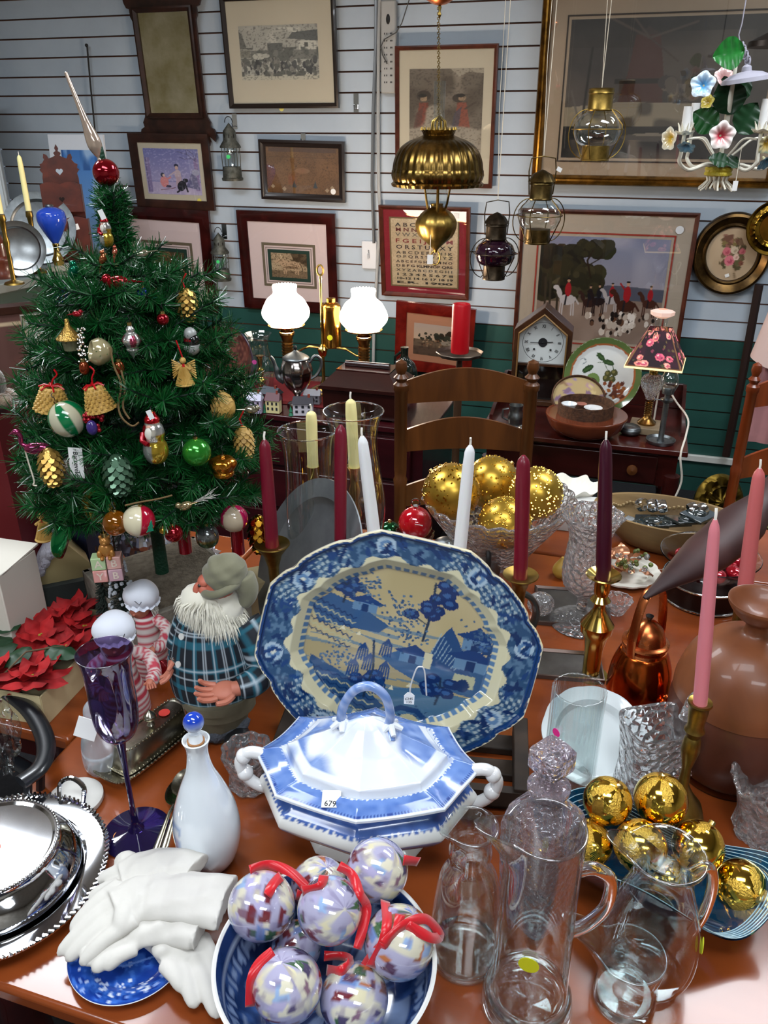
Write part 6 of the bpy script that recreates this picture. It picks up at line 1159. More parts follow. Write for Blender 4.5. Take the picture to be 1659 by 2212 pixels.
# bear on letter blocks
p = PY(232, 1218, 1.04); s = mpp(p); th = thing('baby_blocks_ornament', 'gold bear ornament sitting on pastel letter blocks A B Y B', 'ornament', p, (0, 0, 10), 'tree ornaments')
for (x, z, c, ch) in ((-16, 8, 'a8c090', 'A'), (16, 8, 'cc9a90', 'B'), (-16, -22, 'cc8c84', 'Y'), (16, -22, 'b8929c', 'B')):
    bk = mb().box(30*s, 30*s, 29*s, 0, T(x*s, 0, (z-15)*s)).build('letter_block', m('block_'+c, c, .25, coat=.5), th, bevel=.0012)
    mb().text(ch, 24*s, 0, T(x*s, -15.6*s, (z-1)*s) @ RX(90), bold=.0002).build('letter', m('letter_cream', 'd8c8b8', .4), bk)
b = mb().sph(1, (2*s, 0, 34*s), 20, sq=(16*s, 12*s, 18*s)).sph(12*s, (3*s, -1*s, 56*s), 18)
for sx in (-1, 1): b.sph(4*s, (3*s+sx*9*s, 0, 66*s), 10); b.sph(1, (2*s+sx*13*s, -8*s, 28*s), 12, sq=(6*s, 6*s, 10*s)); b.sph(1, (2*s+sx*8*s, -12*s, 20*s), 12, sq=(5*s, 8*s, 5*s))
b.sph(5*s, (3*s, -11*s, 54*s), 10); b.build('bear', m('bear_gold', 'b07a3c', .3, .4), th); mb().tube([(3*s, 0, 66*s), (3*s, 0, 84*s), (0, 0, 110*s)], .001, 5).lathe([(1e-5, 66*s), (7*s, 66*s), (7*s, 76*s), (1e-5, 76*s)], 12, 0, T(3*s, 0, 0)).build('hanger', GCAP, th)
for k_, (pts, l_) in enumerate((([(238, 750), (246, 790), (262, 830), (256, 870), (262, 900), (285, 920), (300, 912)], 'brown twine loop draped down the left middle of the tree'), ([(262, 800), (270, 840), (266, 880), (280, 905)], 'second brown twine strand beside the first loop'), ([(270, 1092), (300, 1085), (340, 1078), (372, 1070)], 'brown twine strand stretched low across the trunk'))):
    tag(mb().tube(sm([tuple(PY(x, y, oy(x, y, .02))) for x, y in pts], 4), .0014, 5).build('twine', m('brown_twine', '6a5434', .9)), l_, 'twine', 'tree ornaments')
# ============================================================ UNDER AND AROUND THE TREE
CARD = m('cream_card', 'c0b69e', .8); CARDW = m('pale_card', 'c9c4b8', .8)
p = P(352, 1252, .85); th = thing('planter', 'square sand-coloured planter box holding the tree trunk', 'planter', (TX+.005, TY-.005, .75), (0, 0, 38)); b = mb(); SAND = m('sandy_stone', '8a8478', .95, noise=70, col2='6e685e', bump=(120, .6, .003))
w = .105
b.box(2*w, 2*w, .085, 0).box(2*w, .012, .022, 0, T(0, -w+.006, .083)).box(2*w, .012, .022, 0, T(0, w-.006, .083)).box(.012, 2*w, .022, 0, T(-w+.006, 0, .083)).box(.012, 2*w, .022, 0, T(w-.006, 0, .083)).build('body', SAND, th, bevel=.002)
mb().box(2*w-.02, 2*w-.02, .026, 0, T(0, 0, .0835)).build('sand_filling', m('sand', '5e5548', 1, noise=90, col2='756b5c', bump=(150, 1, .004)), th)
q = P(0, 1465); q = Vector((-.655, 1.135, .751)); th = thing('tall_white_box', 'tall cream cardboard box standing at the left edge', 'box', q, (0, 0, -15)); hb = PY(66, 1212, 1.12).z-.751
mb().box(.16, .09, hb, 0, T(0, 0, 0)).build('carton', CARDW, th, bevel=.0015); mb().box(.16, .09, .003, 0, T(0, .01, hb) @ RX(5)).build('flap', CARDW, th); b = mb(); rb = random.Random(3)
for j in range(8): a = j*.8; b.tube([(-.03, -.01, hb+.004), (-.03+.03*cos(a), -.01+.02*sin(a), hb+.008)], .002, 5)
b.build('straw_star', m('straw_star', 'b88a6a', .6), th)
tag(mb().box(.16, .1, .36, 0).build('dark_red_box', m('dark_red_card', '5a0a12', .6), loc=PY(28, 1300, 1.36).to_3d()*1 if 0 else Vector((PY(20, 1200, 1.32).x, 1.32, .751)), rot=(0, 0, -15)), 'dark red box behind the tall cream box at the left', 'box')
FELT = m('brown_felt', '4a4034', .95, noise=40, col2='5e5242', sheen=.6, bump=(220, .8, .003))
p = PY(22, 1060, 1.3); s = mpp(p); th = thing('felt_hat_figure', 'brown felt hat with furry tan brim above the dark red box', 'hat', (p.x, p.y, 1.112)); k = p.z-1.112
mb().sph(1, (0, 0, .05), 28, sq=(38*s, 36*s, 40*s), fn=lambda x, y, z: 1+.04*sin(5*x+3*z)).build('crown', FELT, th)
mb().sph(1, (0, 0, .022), 28, sq=(56*s, 50*s, 20*s), fn=lambda x, y, z: 1+.06*sin(9*math.atan2(y, x))).build('brim', m('tan_fur', '6a4a30', .95, noise=50, col2='8a7a64', sheen=.8, bump=(200, 1, .004)), th)
# poinsettia box
th = thing('poinsettia_box', 'open cream box filled with red cloth poinsettias', 'box', Vector((-.541, 1.065, .7505)), (0, 0, -14)); bw, bd, bh = .148, .226, .052; b = mb(); CREAMB = m('cream_box', 'c9b98f', .75)
b.box(bw, bd, .002, 0); 
for x in (-bw/2, bw/2): b.box(.0025, bd, bh, 0, T(x, 0, 0))
for y in (-bd/2, bd/2): b.box(bw, .0025, bh, 0, T(0, y, 0))
b.build('carton', CREAMB, th)
BASEQ = T(-.541, 1.065, .7505) @ RZ(-14); rb = random.Random(9)
PET = m('red_petal', 'a80a10', .8, noise=20, col2='7c060c'); PLEAF = m('poinsettia_leaf', '14301c', .5, noise=20, col2='1e4526')
def petal(b, M_, L_, w, curl, mi=0):
    def pf(u, v): hw = w*sin(PI*v**.75)**.9*(1 if v < .97 else .2)+.0004; x = (2*u-1)*hw; return (v*L_, x, curl*v*v*L_-abs(x)*.35+.0015*sin(v*14))
    b.grid(7, 10, pf, mi, M_)
spots = [(-.02, .055, 0), (.035, .06, 20), (-.01, .01, 50), (.045, -.0, 10), (-.035, -.05, 70), (.02, -.06, 5), (.045, -.085, 40), (-.02, -.095, 30), (.0, .09, 60)]
names_ = ['red poinsettia at the back left of the box', 'red poinsettia in the back right corner of the box', 'red poinsettia in the middle left of the box', 'red poinsettia by the right wall of the box, mid-way', 'red poinsettia left of the box front', 'red poinsettia near the box front middle', 'red poinsettia in the front right corner of the box', 'red poinsettia in the front left corner of the box', 'red poinsettia against the back wall of the box']
for k, (x, y, a0) in enumerate(spots):
    q = BASEQ @ Vector((x, y, .052+rb.uniform(-.004, .012))); t = thing('cloth_poinsettia', names_[k], 'flower', q, (rb.uniform(-14, 14), rb.uniform(-14, 14), a0), 'poinsettias in the cream box'); b = mb()
    for j in range(7): petal(b, RZ(51*j) @ RY(-14+rb.uniform(-14, 6)), .058, .019, -.2)
    for j in range(5): petal(b, T(0, 0, .004) @ RZ(72*j+20) @ RY(-38), .038, .013, -.1)
    b.build('petals', PET, t, ang=60)
    mb().sph(.003, (0, 0, .006), 8).sph(.0025, (.004, .001, .006), 8).build('centre', m('yellow_centre', '8a7a20', .6), t)
for k, (x, y, a) in enumerate([(-.045, -.02, 180), (-.03, -.028, 210), (-.005, -.03, 240), (.02, -.03, -20), (-.05, .0, 150)]):
    t = mb(); petal(t, T() @ RY(-14), .06, .019, -.3); t = t.build('poinsettia_leaf', PLEAF, loc=BASEQ @ Vector((x+.01, y, .068+.002*k)), rot=(0, 0, a)); tag(t, ['dark green leaf pointing left at the box side of the poinsettias', 'dark green leaf second from the left across the poinsettias', 'dark green leaf in the middle across the poinsettias', 'dark green leaf nearest the right wall of the poinsettia box', 'dark green leaf farthest back among the poinsettias'][k], 'leaf', 'poinsettia leaves')
tag(mb().tube([BASEQ @ Vector((.05, -.015, .07)), BASEQ @ Vector((.02, -.06, .085)), BASEQ @ Vector((.0, -.11, .062))], .0015, 6).build('dried_twig', m('stem_brown', '5a4a34', .7)), 'thin brown twig lying over the red poinsettias', 'twig')
# snowy paper houses, dark box, brush trees, foil
SNOW = m('felt_snow', 'a8a6b4', .95, noise=60, col2='c0bfc8', bump=(160, 1, .005))
def snowhouse(x, y, Yy, w, h, rot, label, wall):
    q = PY(x, y, Yy); q.z = .751; th = thing('snowy_paper_house', label, 'paper house', q, (0, 0, rot)); d = w*.7
    mb().prism([(-w/2, 0), (w/2, 0), (w/2, h*.6), (0, h), (-w/2, h*.6)], -d/2, d/2, 0, RX(90)).build('walls', m('card_'+wall, wall, .8), th); b = mb(); rb = random.Random(int(x))
    for sx in (-1, 1):
        b = mb().box(.004, d*1.1, math.hypot(w/2, h*.4)*1.1, 0, T(sx*w*.56, 0, h*.54) @ RY(-sx*math.degrees(math.atan2(w/2, h*.4))))
        for j in range(16): t = rb.random(); b.sph(rb.uniform(.005, .01), (sx*w/2*(1-t), -d/2, h*(.6+.4*t)), 8)
        for j in range(12): b.sph(rb.uniform(.004, .009), (sx*rb.uniform(0, w/2), -d/2, rb.uniform(0, h*.12)), 8)
        b.build('snow_cover', SNOW, th)
        return th
snowhouse(150, 1290, 1.27, .085, .15, 28, 'snow-trimmed cream paper house under the tree at the left', 'a8976a'); snowhouse(215, 1230, 1.4, .08, .2, -10, 'taller snow-trimmed grey paper house just behind the cream one', '8a8e9c')
tag(mb().box(.075, .02, .085, 0).build('dark_green_box', m('dark_green_card', '1c2422', .7), loc=(PY(145, 1330, 1.19).x, 1.19, .751), rot=(-10, 0, 24)), 'dark green box leaning in front of the snowy paper house', 'box')
tag(mb().box(.03, .05, .22, 0).build('navy_box', m('navy_card', '141c3c', .6), loc=(PY(192, 1200, 1.33).x, 1.33, .751), rot=(0, 0, -8)), 'tall navy blue box beside the snowy paper houses', 'box')
q = Vector((PY(222, 1330, 1.12).x, 1.12, .751)); th = thing('small_open_box', 'small open box with blue tissue behind the white-capped dolls', 'box', q, (0, 0, 25)); b = mb()
for x, y, w_, d_ in ((0, -.025, .06, .002), (0, .025, .06, .002), (-.03, 0, .002, .05), (.03, 0, .002, .05)): b.box(w_, d_, .05, 0, T(x, y, 0))
b.build('carton', CREAMB, th); mb().sph(1, (0, 0, .035), 20, sq=(.026, .02, .02), fn=lambda x, y, z: 1+.15*sin(9*x)*sin(11*y+z*8)).build('blue_tissue', m('blue_tissue', '16408c', .6), th)
def brush_tree(x, yb, yt, Yy, w, label, snow):
    q = PY(x, yb, Yy); q.z = .751; h = PY(x, yt, Yy).z-.751; th = thing('bottle_brush_tree', label, 'miniature tree', q); A = []; n = 900; r2 = np.random.RandomState(int(x)); z = r2.rand(n, 1)**.7; z = .12+.86*(1-z); a = r2.rand(n, 1)*2*PI; L_ = w*(1-z)*1.05+.002
    dr = np.concatenate([np.cos(a), np.sin(a), -.25+0*a], 1); bs = np.concatenate([0*a, 0*a, z*h], 1); sd = np.concatenate([-np.sin(a), np.cos(a), 0*a], 1)*.0008
    tp = bs+dr*L_; A = np.stack([bs-sd, bs+sd, tp+sd, tp-sd], 1).reshape(-1, 3); b = mb(); b.put([tuple(v) for v in A], [(4*i, 4*i+1, 4*i+2, 4*i+3) for i in range(n)]); b.build('bristles', m('brush_dark', '1c2620', .8), th, flat=True)
    mb().lathe([(1e-5, 0), (w*.4, 0), (w*.35, .008), (.002, .01), (.0015, h), (1e-5, h)], 16).build('stand', DARKW, th)
    if snow:
        b = mb()
        for i in range(0, n, 4): b.sph(.0022+.0016*r2.rand(), tuple(tp[i]), 6)
        b.build('snow_tips', m('snow_white', 'c4ccd4', .9), th)
brush_tree(268, 1310, 1150, 1.09, .036, 'snow-frosted bottle-brush tree behind the white-capped dolls', 1); brush_tree(228, 1300, 1180, 1.13, .026, 'dark bottle-brush tree half hidden beside the frosted one', 0)
def crumple(px, py, Yy, w, h, mat, label, name, cat, seed, thick=.03):
    q = PY(px, py, Yy); s = mpp(q); rr = random.Random(seed); ph = [rr.uniform(0, 6) for _ in range(8)]
    b = mb().sph(1, (0, 0, h*s*.5), 40, sq=(w*s*.5, thick, h*s*.5), fn=lambda x, y, z: 1+.13*sin(7*x+ph[0]+3*z)+.1*sin(11*z+ph[1]-5*y)+.08*sin(17*x-9*z+ph[2])+.05*sin(29*y+23*x+ph[3])); q.z = .751
    return tag(b.build(name, mat, loc=q, ang=20), label, cat)
crumple(318, 1210, 1.42, 90, 120, m('silver_foil', 'c8c8d4', .18, .9), 'crumpled silver foil behind the tree trunk on the left', 'silver_foil', 'foil', 3); crumple(430, 1220, 1.38, 110, 70, m('silver_foil', ''), 'crumpled silver foil right of the tree trunk', 'silver_foil', 'foil', 5)
crumple(440, 1265, 1.3, 80, 60, m('dark_navy_wrap', '1c2230', .35), 'crumpled dark blue wrapping right of the planter', 'dark_wrapping', 'wrapping', 8)
crumple(12, 1660, .85, 90, 190, THIN, 'clear crumpled plastic bag at the left edge', 'plastic_bag', 'bag', 11, .02)
tag(mb().box(.07, .06, .07, 0).build('brown_box', CREAMB, loc=(PY(532, 1240, 1.25).x, 1.25, .751), rot=(0, 0, 20)), 'plain cream box behind the bearded figure cap', 'box')
c_ = P(378, 1480); tag(mb().box(.1, .012, .07, 0).build('cream_envelope', CREAMB, loc=(c_.x, c_.y+.03, .751), rot=(-60, 0, 30)), 'cream folded card lying left of the bearded figure', 'card')
q = P(343, 1440, .77); tag(mb().sph(.0165, n=24).build('red_ball', DRED, loc=q), 'glossy red ball on the table between the dolls and bearded figure', 'ornament')
# dark strap-like chair arm at the left
BLK = m('black_lacquer', '16181c', .3, coat=.4); th = thing('windsor_chair', 'black curved-back chair tucked between the tables at the left', 'chair', (0, 0, 0))
def arc(pts, z, r_, flat=1): return mb().tube(sm([tuple(P(x, y, z)) for x, y in pts], 5), r_, 12, flat=flat)
arc([(-120, 1470), (-40, 1475), (10, 1492), (60, 1530), (90, 1575), (100, 1620), (85, 1660), (45, 1690)], .79, .0125, .6).build('curved_arm', BLK, th); arc([(-80, 1625), (-20, 1625), (40, 1650), (95, 1690), (110, 1740), (90, 1790)], .66, .012, .6).build('lower_rail', BLK, th)
b = mb()
for x, y in ((93, 1600), (88, 1650), (60, 1680)): q0 = P(x, y, .79); b.tube([q0, (q0.x-.06, q0.y-.03, .42)], .006, 8)
b.build('spindles', BLK, th); q = P(-20, 1700, .43); mb().box(.42, .4, .03, 0, T(-.82, .62, .4)).build('seat', BLK, th, bevel=.01); b = mb()
for sx in (-1., -.66):
    for sy in (.46, .78): b = mb().tube([(sx, sy, .4), (sx, sy, 0)], .016, 8).build('leg', BLK, th)
# ============================================================ DOLLS AND THE BEARDED FIGURE
def strands(b, fn_, n, w, mi=0, col=None):
    V = []
    for i in range(n):
        p0, p1, p2 = fn_(); p0, p1, p2 = Vector(p0), Vector(p1), Vector(p2); sd = (p2-p0).cross(Vector((rnd.uniform(-1, 1), rnd.uniform(-1, 1), rnd.uniform(-1, 1)))).normalized()*w
        o = len(V); V += [p0-sd, p0+sd, p1+sd, p1-sd, p2]
    b.put([tuple(v) for v in V], [f for i in range(n) for f in ((5*i, 5*i+1, 5*i+2, 5*i+3), (5*i+3, 5*i+2, 5*i+4))], mi, None, col)
SKIN = m('doll_skin', 'b8705a', .55, sss=.1); COTTON = m('white_cotton', 'd8dce6', .85, sheen=.2); WOOL = m('white_wool', 'd0cfc4', .95, sheen=.5)
def doll(px, py, r_, Yy, label, rz):
    p = PY(px, py, Yy); s = mpp(p)*1.0; th = thing('capped_doll', label, 'doll', (p.x, p.y, .751), (0, 0, rz), 'white-capped dolls'); hz = p.z-.751; R_ = r_*s
    mb().sph(1, (0, 0, hz), 48, sq=(R_*1.05, R_*.95, R_*.85), fn=lambda x, y, z: 1+(.05*sin(math.atan2(y, x)*9)+.03*sin(math.atan2(y, x)*16+1))*max(0, -z+.25)+.04*sin(4*x+2*y)).build('mob_cap', COTTON, th)
    mb().lathe([(R_*.5, hz-R_*.75), (R_*1.0, hz-R_*.55), (R_*.8, hz-R_*.4)], 48, fn=lambda r2, z, a: (r2*(1+.06*sin(13*a)), z+.003*sin(13*a))).build('cap_frill', COTTON, th)
    mb().sph(R_*.6, (-R_*.15, -R_*.2, hz-R_*.85), 20, fn=lambda x, y, z: 1+(.1 if (abs(y+.9) < .25 and abs(x) < .2 and abs(z) < .2) else 0)).sph(R_*.1, (-R_*.2, -R_*.82, hz-R_*.9), 8).build('head', SKIN, th)
    b = mb(); strands(b, lambda: ((lambda a, e: ((R_*.55*cos(a), R_*.55*sin(a), hz-R_*.7), (R_*.8*cos(a), R_*.8*sin(a), hz-R_*(1.0+e)), (R_*.75*cos(a+.3), R_*.75*sin(a+.3), hz-R_*(1.35+e))))(rnd.uniform(-.4, PI+.6), rnd.uniform(-.2, .3))), 160, .0009); b.build('wool_hair', WOOL, th)
    def st_(x, y, z): return lin('c8c0bc') if math.floor(z*260) % 2 else lin('a83040')
    mb().lathe(smr([(R_*1.2, 0), (R_*1.15, hz*.2), (R_*.8, hz*.45), (R_*.75, hz-R_*1.6), (R_*.4, hz-R_*1.2)], 8), 32, col=st_).build('striped_dress', PAINT, th)
    for sx in (-1, 1):
        pts = sm([(sx*R_*.6, 0, hz-R_*1.6), (sx*R_*1.4, -R_*.3, hz-R_*2.0), (sx*R_*1.5, -R_*1.2, hz-R_*2.5), (sx*R_*1.2, -R_*1.7, hz-R_*2.5)], 8); n = len(pts); b = mb(); cc = []
        b.tube(pts, [R_*.36]*(n-2)+[R_*.3, R_*.24], 14, 0, None, lambda x, y, z: lin('c8bcb8') if math.floor((y*1.0+z)*330) % 2 else lin('b03848')); b.build('striped_sleeve', PAINT, th)
        h0 = Vector((sx*R_*1.15, -R_*1.75, hz-R_*2.5)); b = mb().sph(1, tuple(h0), 12, sq=(R_*.2, R_*.25, R_*.14))
        for j in range(4): b.tube([h0+Vector(((j-1.5)*R_*.1, -R_*.15, 0)), h0+Vector(((j-1.5)*R_*.13, -R_*.4, -R_*.03)), h0+Vector(((j-1.5)*R_*.12, -R_*.5, -R_*.1))], R_*.055, 6)
        b.tube([h0+Vector((-sx*R_*.15, 0, 0)), h0+Vector((-sx*R_*.32, -R_*.15, .0))], R_*.06, 6); b.build('hand', SKIN, th)
    mb().box(R_*1.1, R_*.9, .05, 0, T(0, -R_*.1, 0)).build('apron', COTTON, th) if 0 else None
    mb().tube([(0, -R_*.9, hz+R_*.1), (R_*.3, -R_*.98, hz-R_*.1), (R_*.6, -R_*.6, hz+R_*.4)], .0006, 4).build('wire_loop', IRON, th)
doll(246, 1356, 43, .97, 'doll in a white mob cap, nearer one, with red striped sleeves', 25); doll(306, 1284, 37, 1.07, 'doll in a white mob cap standing farther back by the planter', -10)
# bearded figure
Yf = .93; g3 = lambda x, y, d=0: (lambda a: (a.x-FX, a.y-Yf, a.z-.751))(PY(x, y, Yf+d)); FX = PY(478, 1560, Yf).x; s = mpp(PY(478, 1400, Yf))
th = thing('bearded_figure', 'white-bearded old man figure in a plaid shirt and stocking cap', 'figurine', (FX, Yf, .751), group=None)
CAPM = m('olive_knit', '7c7a64', .9, noise=14, col2='67654f', sheen=.3); TRO = m('khaki_trousers', '6b6450', .85, noise=20, col2='5a5443')
hz = g3(0, 1250)[2]
b = mb(); b.lathe(smr([(56*s, .0), (64*s, .03), (78*s, .07), (82*s, g3(0, 1520)[2]), (80*s, g3(0, 1480)[2]), (60*s, g3(0, 1462)[2])], 4)+[(1e-5, g3(0, 1462)[2])], 40, fn=lambda r_, z, a: (r_*(1-.12*abs(sin(a))), z)); b.lathe([(82*s, g3(0, 1500)[2]), (83*s, g3(0, 1492)[2]), (82*s, g3(0, 1484)[2])], 40); b.build('trousers', TRO, th)
for sx in (-1, 1): mb().sph(1, (sx*.028, -.03, .012), 16, sq=(.018, .026, .01)).build('boot', BLK, th)
def plaid(u, v):
    def band(t, ws): return any(abs((t % 1)-c0) < w0 for c0, w0 in ws)
    a, c_ = (u*1.0) % 1, (v*1.0) % 1; base = np.array(lin('0f1620')); tl = np.array(lin('1c6478')); wh = np.array(lin('b8c4cc')); o = base.copy()
    if band(a, [(.3, .13)]): o = o*.4+tl*.6
    if band(c_, [(.3, .13)]): o = o*.4+tl*.7
    if band(a, [(.3, .025), (.75, .03), (.88, .015)]): o = o*.35+wh*.65
    if band(c_, [(.3, .025), (.75, .03), (.88, .015)]): o = o*.35+wh*.65
    return tuple(o)
tors = smr([(58*s, g3(0, 1322)[2]), (74*s, g3(0, 1350)[2]), (90*s, g3(0, 1400)[2]), (96*s, g3(0, 1440)[2]), (92*s, g3(0, 1478)[2]), (84*s, g3(0, 1496)[2])], 14)
def tf(u, v):
    i = min(int(v*(len(tors)-1)), len(tors)-1); r_, z = tors[i]; a = 2*PI*u; return (r_*cos(a)-.004, r_*.78*sin(a), z)
mb().grid(220, len(tors), tf, 0, None, lambda u, v: plaid(u*13, v*5.2), wrap=True).build('plaid_shirt', PAINT, th)
mb().sph(1, (0, 0, g3(0, 1324)[2]), 24, sq=(60*s, 46*s, 26*s), col=lambda x, y, z: plaid(x*2, y*2)).build('shirt_yoke', PAINT, th)
def sleeve(pts, rr):
    pts = sm([tuple(p) for p in pts], 12); k = len(pts); L_ = [0]
    for i in range(1, k): L_.append(L_[-1]+(Vector(pts[i])-Vector(pts[i-1])).length)
    cs = [plaid(j/28*6, L_[i]*40) for i in range(k) for j in range(28)]
    mb().tube(pts, [np.interp(i/(k-1), [0, .3, .75, 1], rr)*s for i in range(k)], 28, 0, None, cs).build('plaid_sleeve', PAINT, th)
sleeve([g3(528, 1345), g3(556, 1390, -.01), g3(566, 1445, -.02), g3(545, 1475, -.05), g3(515, 1486, -.06)], [36, 36, 30, 24])
sleeve([g3(405, 1340), g3(392, 1370, -.005), g3(380, 1400, -.01)], [30, 28, 24, 22])
def hand(w, d, up_, sc, parent, name='hand'):
    d = Vector(d).normalized(); up_ = Vector(up_); sd = d.cross(up_).normalized(); up_ = sd.cross(d).normalized(); w = Vector(w); M_ = Matrix((sd, d, up_)).transposed().to_4x4(); M_ = T(*w) @ M_ @ SC(sc)
    b = mb(); b.sph(1, (0, .045, 0), 20, 0, M_, sq=(.042, .052, .02)); b.tube([(0, -.04, 0), (0, .02, 0)], [.03, .028], 12, 0, M_)
    for j, (x, L_, an) in enumerate(((-.03, .07, -.16), (-.01, .08, -.05), (.01, .076, .05), (.03, .06, .18))): b.tube(sm([(x, .075, 0), (x+an*.03, .075+L_*.4, .004), (x+an*.05, .075+L_*.75, .016), (x+an*.055, .075+L_*.95, .034)], 3), [.0115, .0115, .011, .0105, .0105, .01, .0095, .009, .0085, .006], 8, 0, M_)
    b.tube(sm([(-.03, .02, 0), (-.056, .045, .008), (-.066, .08, .02)], 3), [.014, .014, .013, .012, .011, .011, .008], 8, 0, M_); return b.build(name, SKIN, parent)
hand(g3(512, 1487, -.06), (-1, -.25, -.02), (0, -.35, 1), .36, th); hand(g3(378, 1408, -.01), (-.2, -.5, -.8), (-.9, -.3, .2), .3, th)
# head: cheek, nose towards the left
hc = Vector(g3(472, 1262)); b = mb(); b.sph(1, tuple(hc), 28, sq=(34*s, 32*s, 40*s)); b.sph(1, tuple(hc+Vector((-24*s, -8*s, 14*s))), 18, sq=(17*s, 20*s, 13*s)); b.sph(1, tuple(hc+Vector((-26*s, -14*s, -2*s))), 18, sq=(14*s, 16*s, 14*s)); b.tube(sm([tuple(hc+Vector((-34*s, -14*s, 14*s))), tuple(hc+Vector((-42*s, -17*s, 2*s))), tuple(hc+Vector((-42*s, -18*s, -10*s)))], 4), [5*s, 5*s, 6*s, 7*s, 7*s, 8*s, 8*s, 8*s, 7*s], 12); b.build('head', m('face_skin', 'b86450', .5, sss=.12), th, sub=1)
mb().sph(4*s, tuple(hc+Vector((-34*s, -22*s, 10*s))), 10).build('eye', m('eye_dark', '0c0c0e', .1, coat=1), th); mb().sph(1, tuple(hc+Vector((-34*s, -17*s, -17*s))), 10, sq=(8*s, 6*s, 3*s)).build('mouth', m('mouth_dark', '4a120c', .5), th)
b = mb(); b.sph(1, tuple(hc+Vector((-4*s, 0, -56*s))), 24, sq=(54*s, 46*s, 50*s), fn=lambda x, y, z: 1+.08*sin(9*x)*sin(8*z)); b.sph(1, tuple(hc+Vector((-42*s, -4*s, -34*s))), 20, sq=(42*s, 34*s, 36*s), fn=lambda x, y, z: 1+.08*sin(9*x+1)*sin(8*z))
def bs_():
    a = rnd.uniform(-PI, .3) if rnd.random() < .8 else rnd.uniform(-PI, PI); t = rnd.random(); c_ = hc+Vector(((-30+30*t)*s, 0, (-20-50*t)*s)); d = Vector((cos(a)*(.8), sin(a)*.8, rnd.uniform(-1.1, .1))).normalized(); p0 = c_+d*26*s; p1 = p0+d*30*s+Vector((-4*s, 0, -8*s)); return p0, p1, p1+Vector((d.x*10*s, d.y*8*s, -20*s))
strands(b, bs_, 2600, .0009); b.build('beard', m('beard_wool', 'e0dccc', .95, sheen=.6), th)
b = mb(); b.sph(1, tuple(hc+Vector((16*s, 2*s, 26*s))), 40, sq=(46*s, 42*s, 42*s), fn=lambda x, y, z: 1+.05*sin(6*x+7*z)+.03*sin(13*z-5*x)); b.tube(sm([tuple(hc+Vector((50*s, 4*s, 20*s))), tuple(hc+Vector((60*s, 0, -20*s))), tuple(hc+Vector((48*s, -10*s, -50*s)))], 5), [24*s, 25*s, 25*s, 25*s, 24*s, 22*s, 20*s, 18*s, 15*s, 12*s, 6*s], 16); b.build('stocking_cap', CAPM, th, sub=1)
b = mb().tube(sm([tuple(hc+Vector((60*cos(t)*s*.62+8*s, 44*sin(t)*s-2*s, (4+12*cos(t))*s))) for t in [2*PI*j/14 for j in range(14)]], 2), 9*s, 10, closed=False).build('cap_brim', CAPM, th)
b = mb()
for x, y in ((393, 1375), (386, 1435)): q = Vector(g3(x, y, -.045)); b.lathe([(1e-5, 0), (7*s, 0), (7*s, .002), (1e-5, .002)], 14, 0, T(*q) @ RY(-60) @ RX(50))
b.build('button', m('button_white', 'c8c8c4', .4), th)
mb().tube(sm([g3(374, 1420, -.03), g3(383, 1460, -.03), g3(392, 1500, -.03), g3(402, 1546, -.03)], 4), .0016, 6).tube(sm([g3(368, 1420, -.03), g3(388, 1450, -.035), g3(390, 1500, -.03), g3(412, 1552, -.03)], 4), .0012, 6).build('wire_tongs', CHROME, th)
tag(mb().sph(1, n=28, sq=(.04, .018, .014), fn=lambda x, y, z: 1+.08*sin(12*x)).build('grey_sock', m('grey_knit', '3c4048', .9, noise=60, col2='50545c', bump=(240, 1, .003)), loc=P(488, 1592)+Vector((0, .0, .015)), rot=(0, -10, 20)), 'grey knitted bundle at the feet of the bearded figure', 'cloth')
# ============================================================ THE BLUE TRANSFER PLATTER
PC = Vector((.0195, .893, .915)); PA, PB = .188, .155; r = Ras(560, 460, '26486c')
def pol(a):                                  # platter outline, eight-sided with soft corners
    c_, s_ = abs(cos(a)), abs(sin(a)); q = min(1/max(c_, 1e-6), 1/max(s_, 1e-6), 1.33/(c_+s_)); e_ = (c_**2.6+s_**2.6)**(-1/2.6)
    notch = 1-.02*math.exp(-((abs((a % (PI/2))-PI/4)-.24)/.05)**2); return (.55*q+.45*e_)*notch
X2, Y2 = (r.X-.5)*2, (r.Y-.5)*2; ang = np.arctan2(Y2, X2); vp = np.vectorize(pol); ra = np.hypot(X2, Y2)/vp(ang); rngp = random.Random(11)
r.mix(np.clip((vnoise(560, 460, 90, 74, 3)-.45)*6, 0, 1), '8fa9bd', .4); hx = ((np.sin(r.X*230)*np.sin(r.Y*190)) > .25).astype(float); r.mix(hx*(np.abs(np.sin(ang*2+.4)) > .72), 'b9c4c0', .75)
for k in range(16):
    a = 2*PI*k/16+.1; q = .87*pol(a); x, y = .5+q*cos(a)/2, .5+q*sin(a)/2
    if k % 2: r.ell(x, y, .036, .04, '9db3c4'); r.ell(x, y, .024, .026, '5a7da4'); r.ell(x, y, .01, .011, 'c8ccc0')
    for j in range(9):
        b_ = a+rngp.uniform(-.16, .16); q2 = rngp.uniform(.8, .95)*pol(b_); r.ell(.5+q2*cos(b_)/2, .5+q2*sin(b_)/2, .02, .009, rngp.choice(['10305e', '0e2a58', '183c70']), 1, rngp.uniform(0, 180))
r.mix((ra > .955).astype(float), '14386c'); r.mix((ra > .985).astype(float), 'ddd6b8')
wv = .775+.022*np.sin(ang*24)+.012*np.sin(ang*9); ins = (ra < wv).astype(float); r.mix(ins, 'c9c4a4'); r.mix(((ra < .7) & (ra > .66)).astype(float)*(np.sin(ang*70) > -.4), '54779c'); r.mix((ra < .665).astype(float), '9c8f6a'); W2 = (ra < .665)
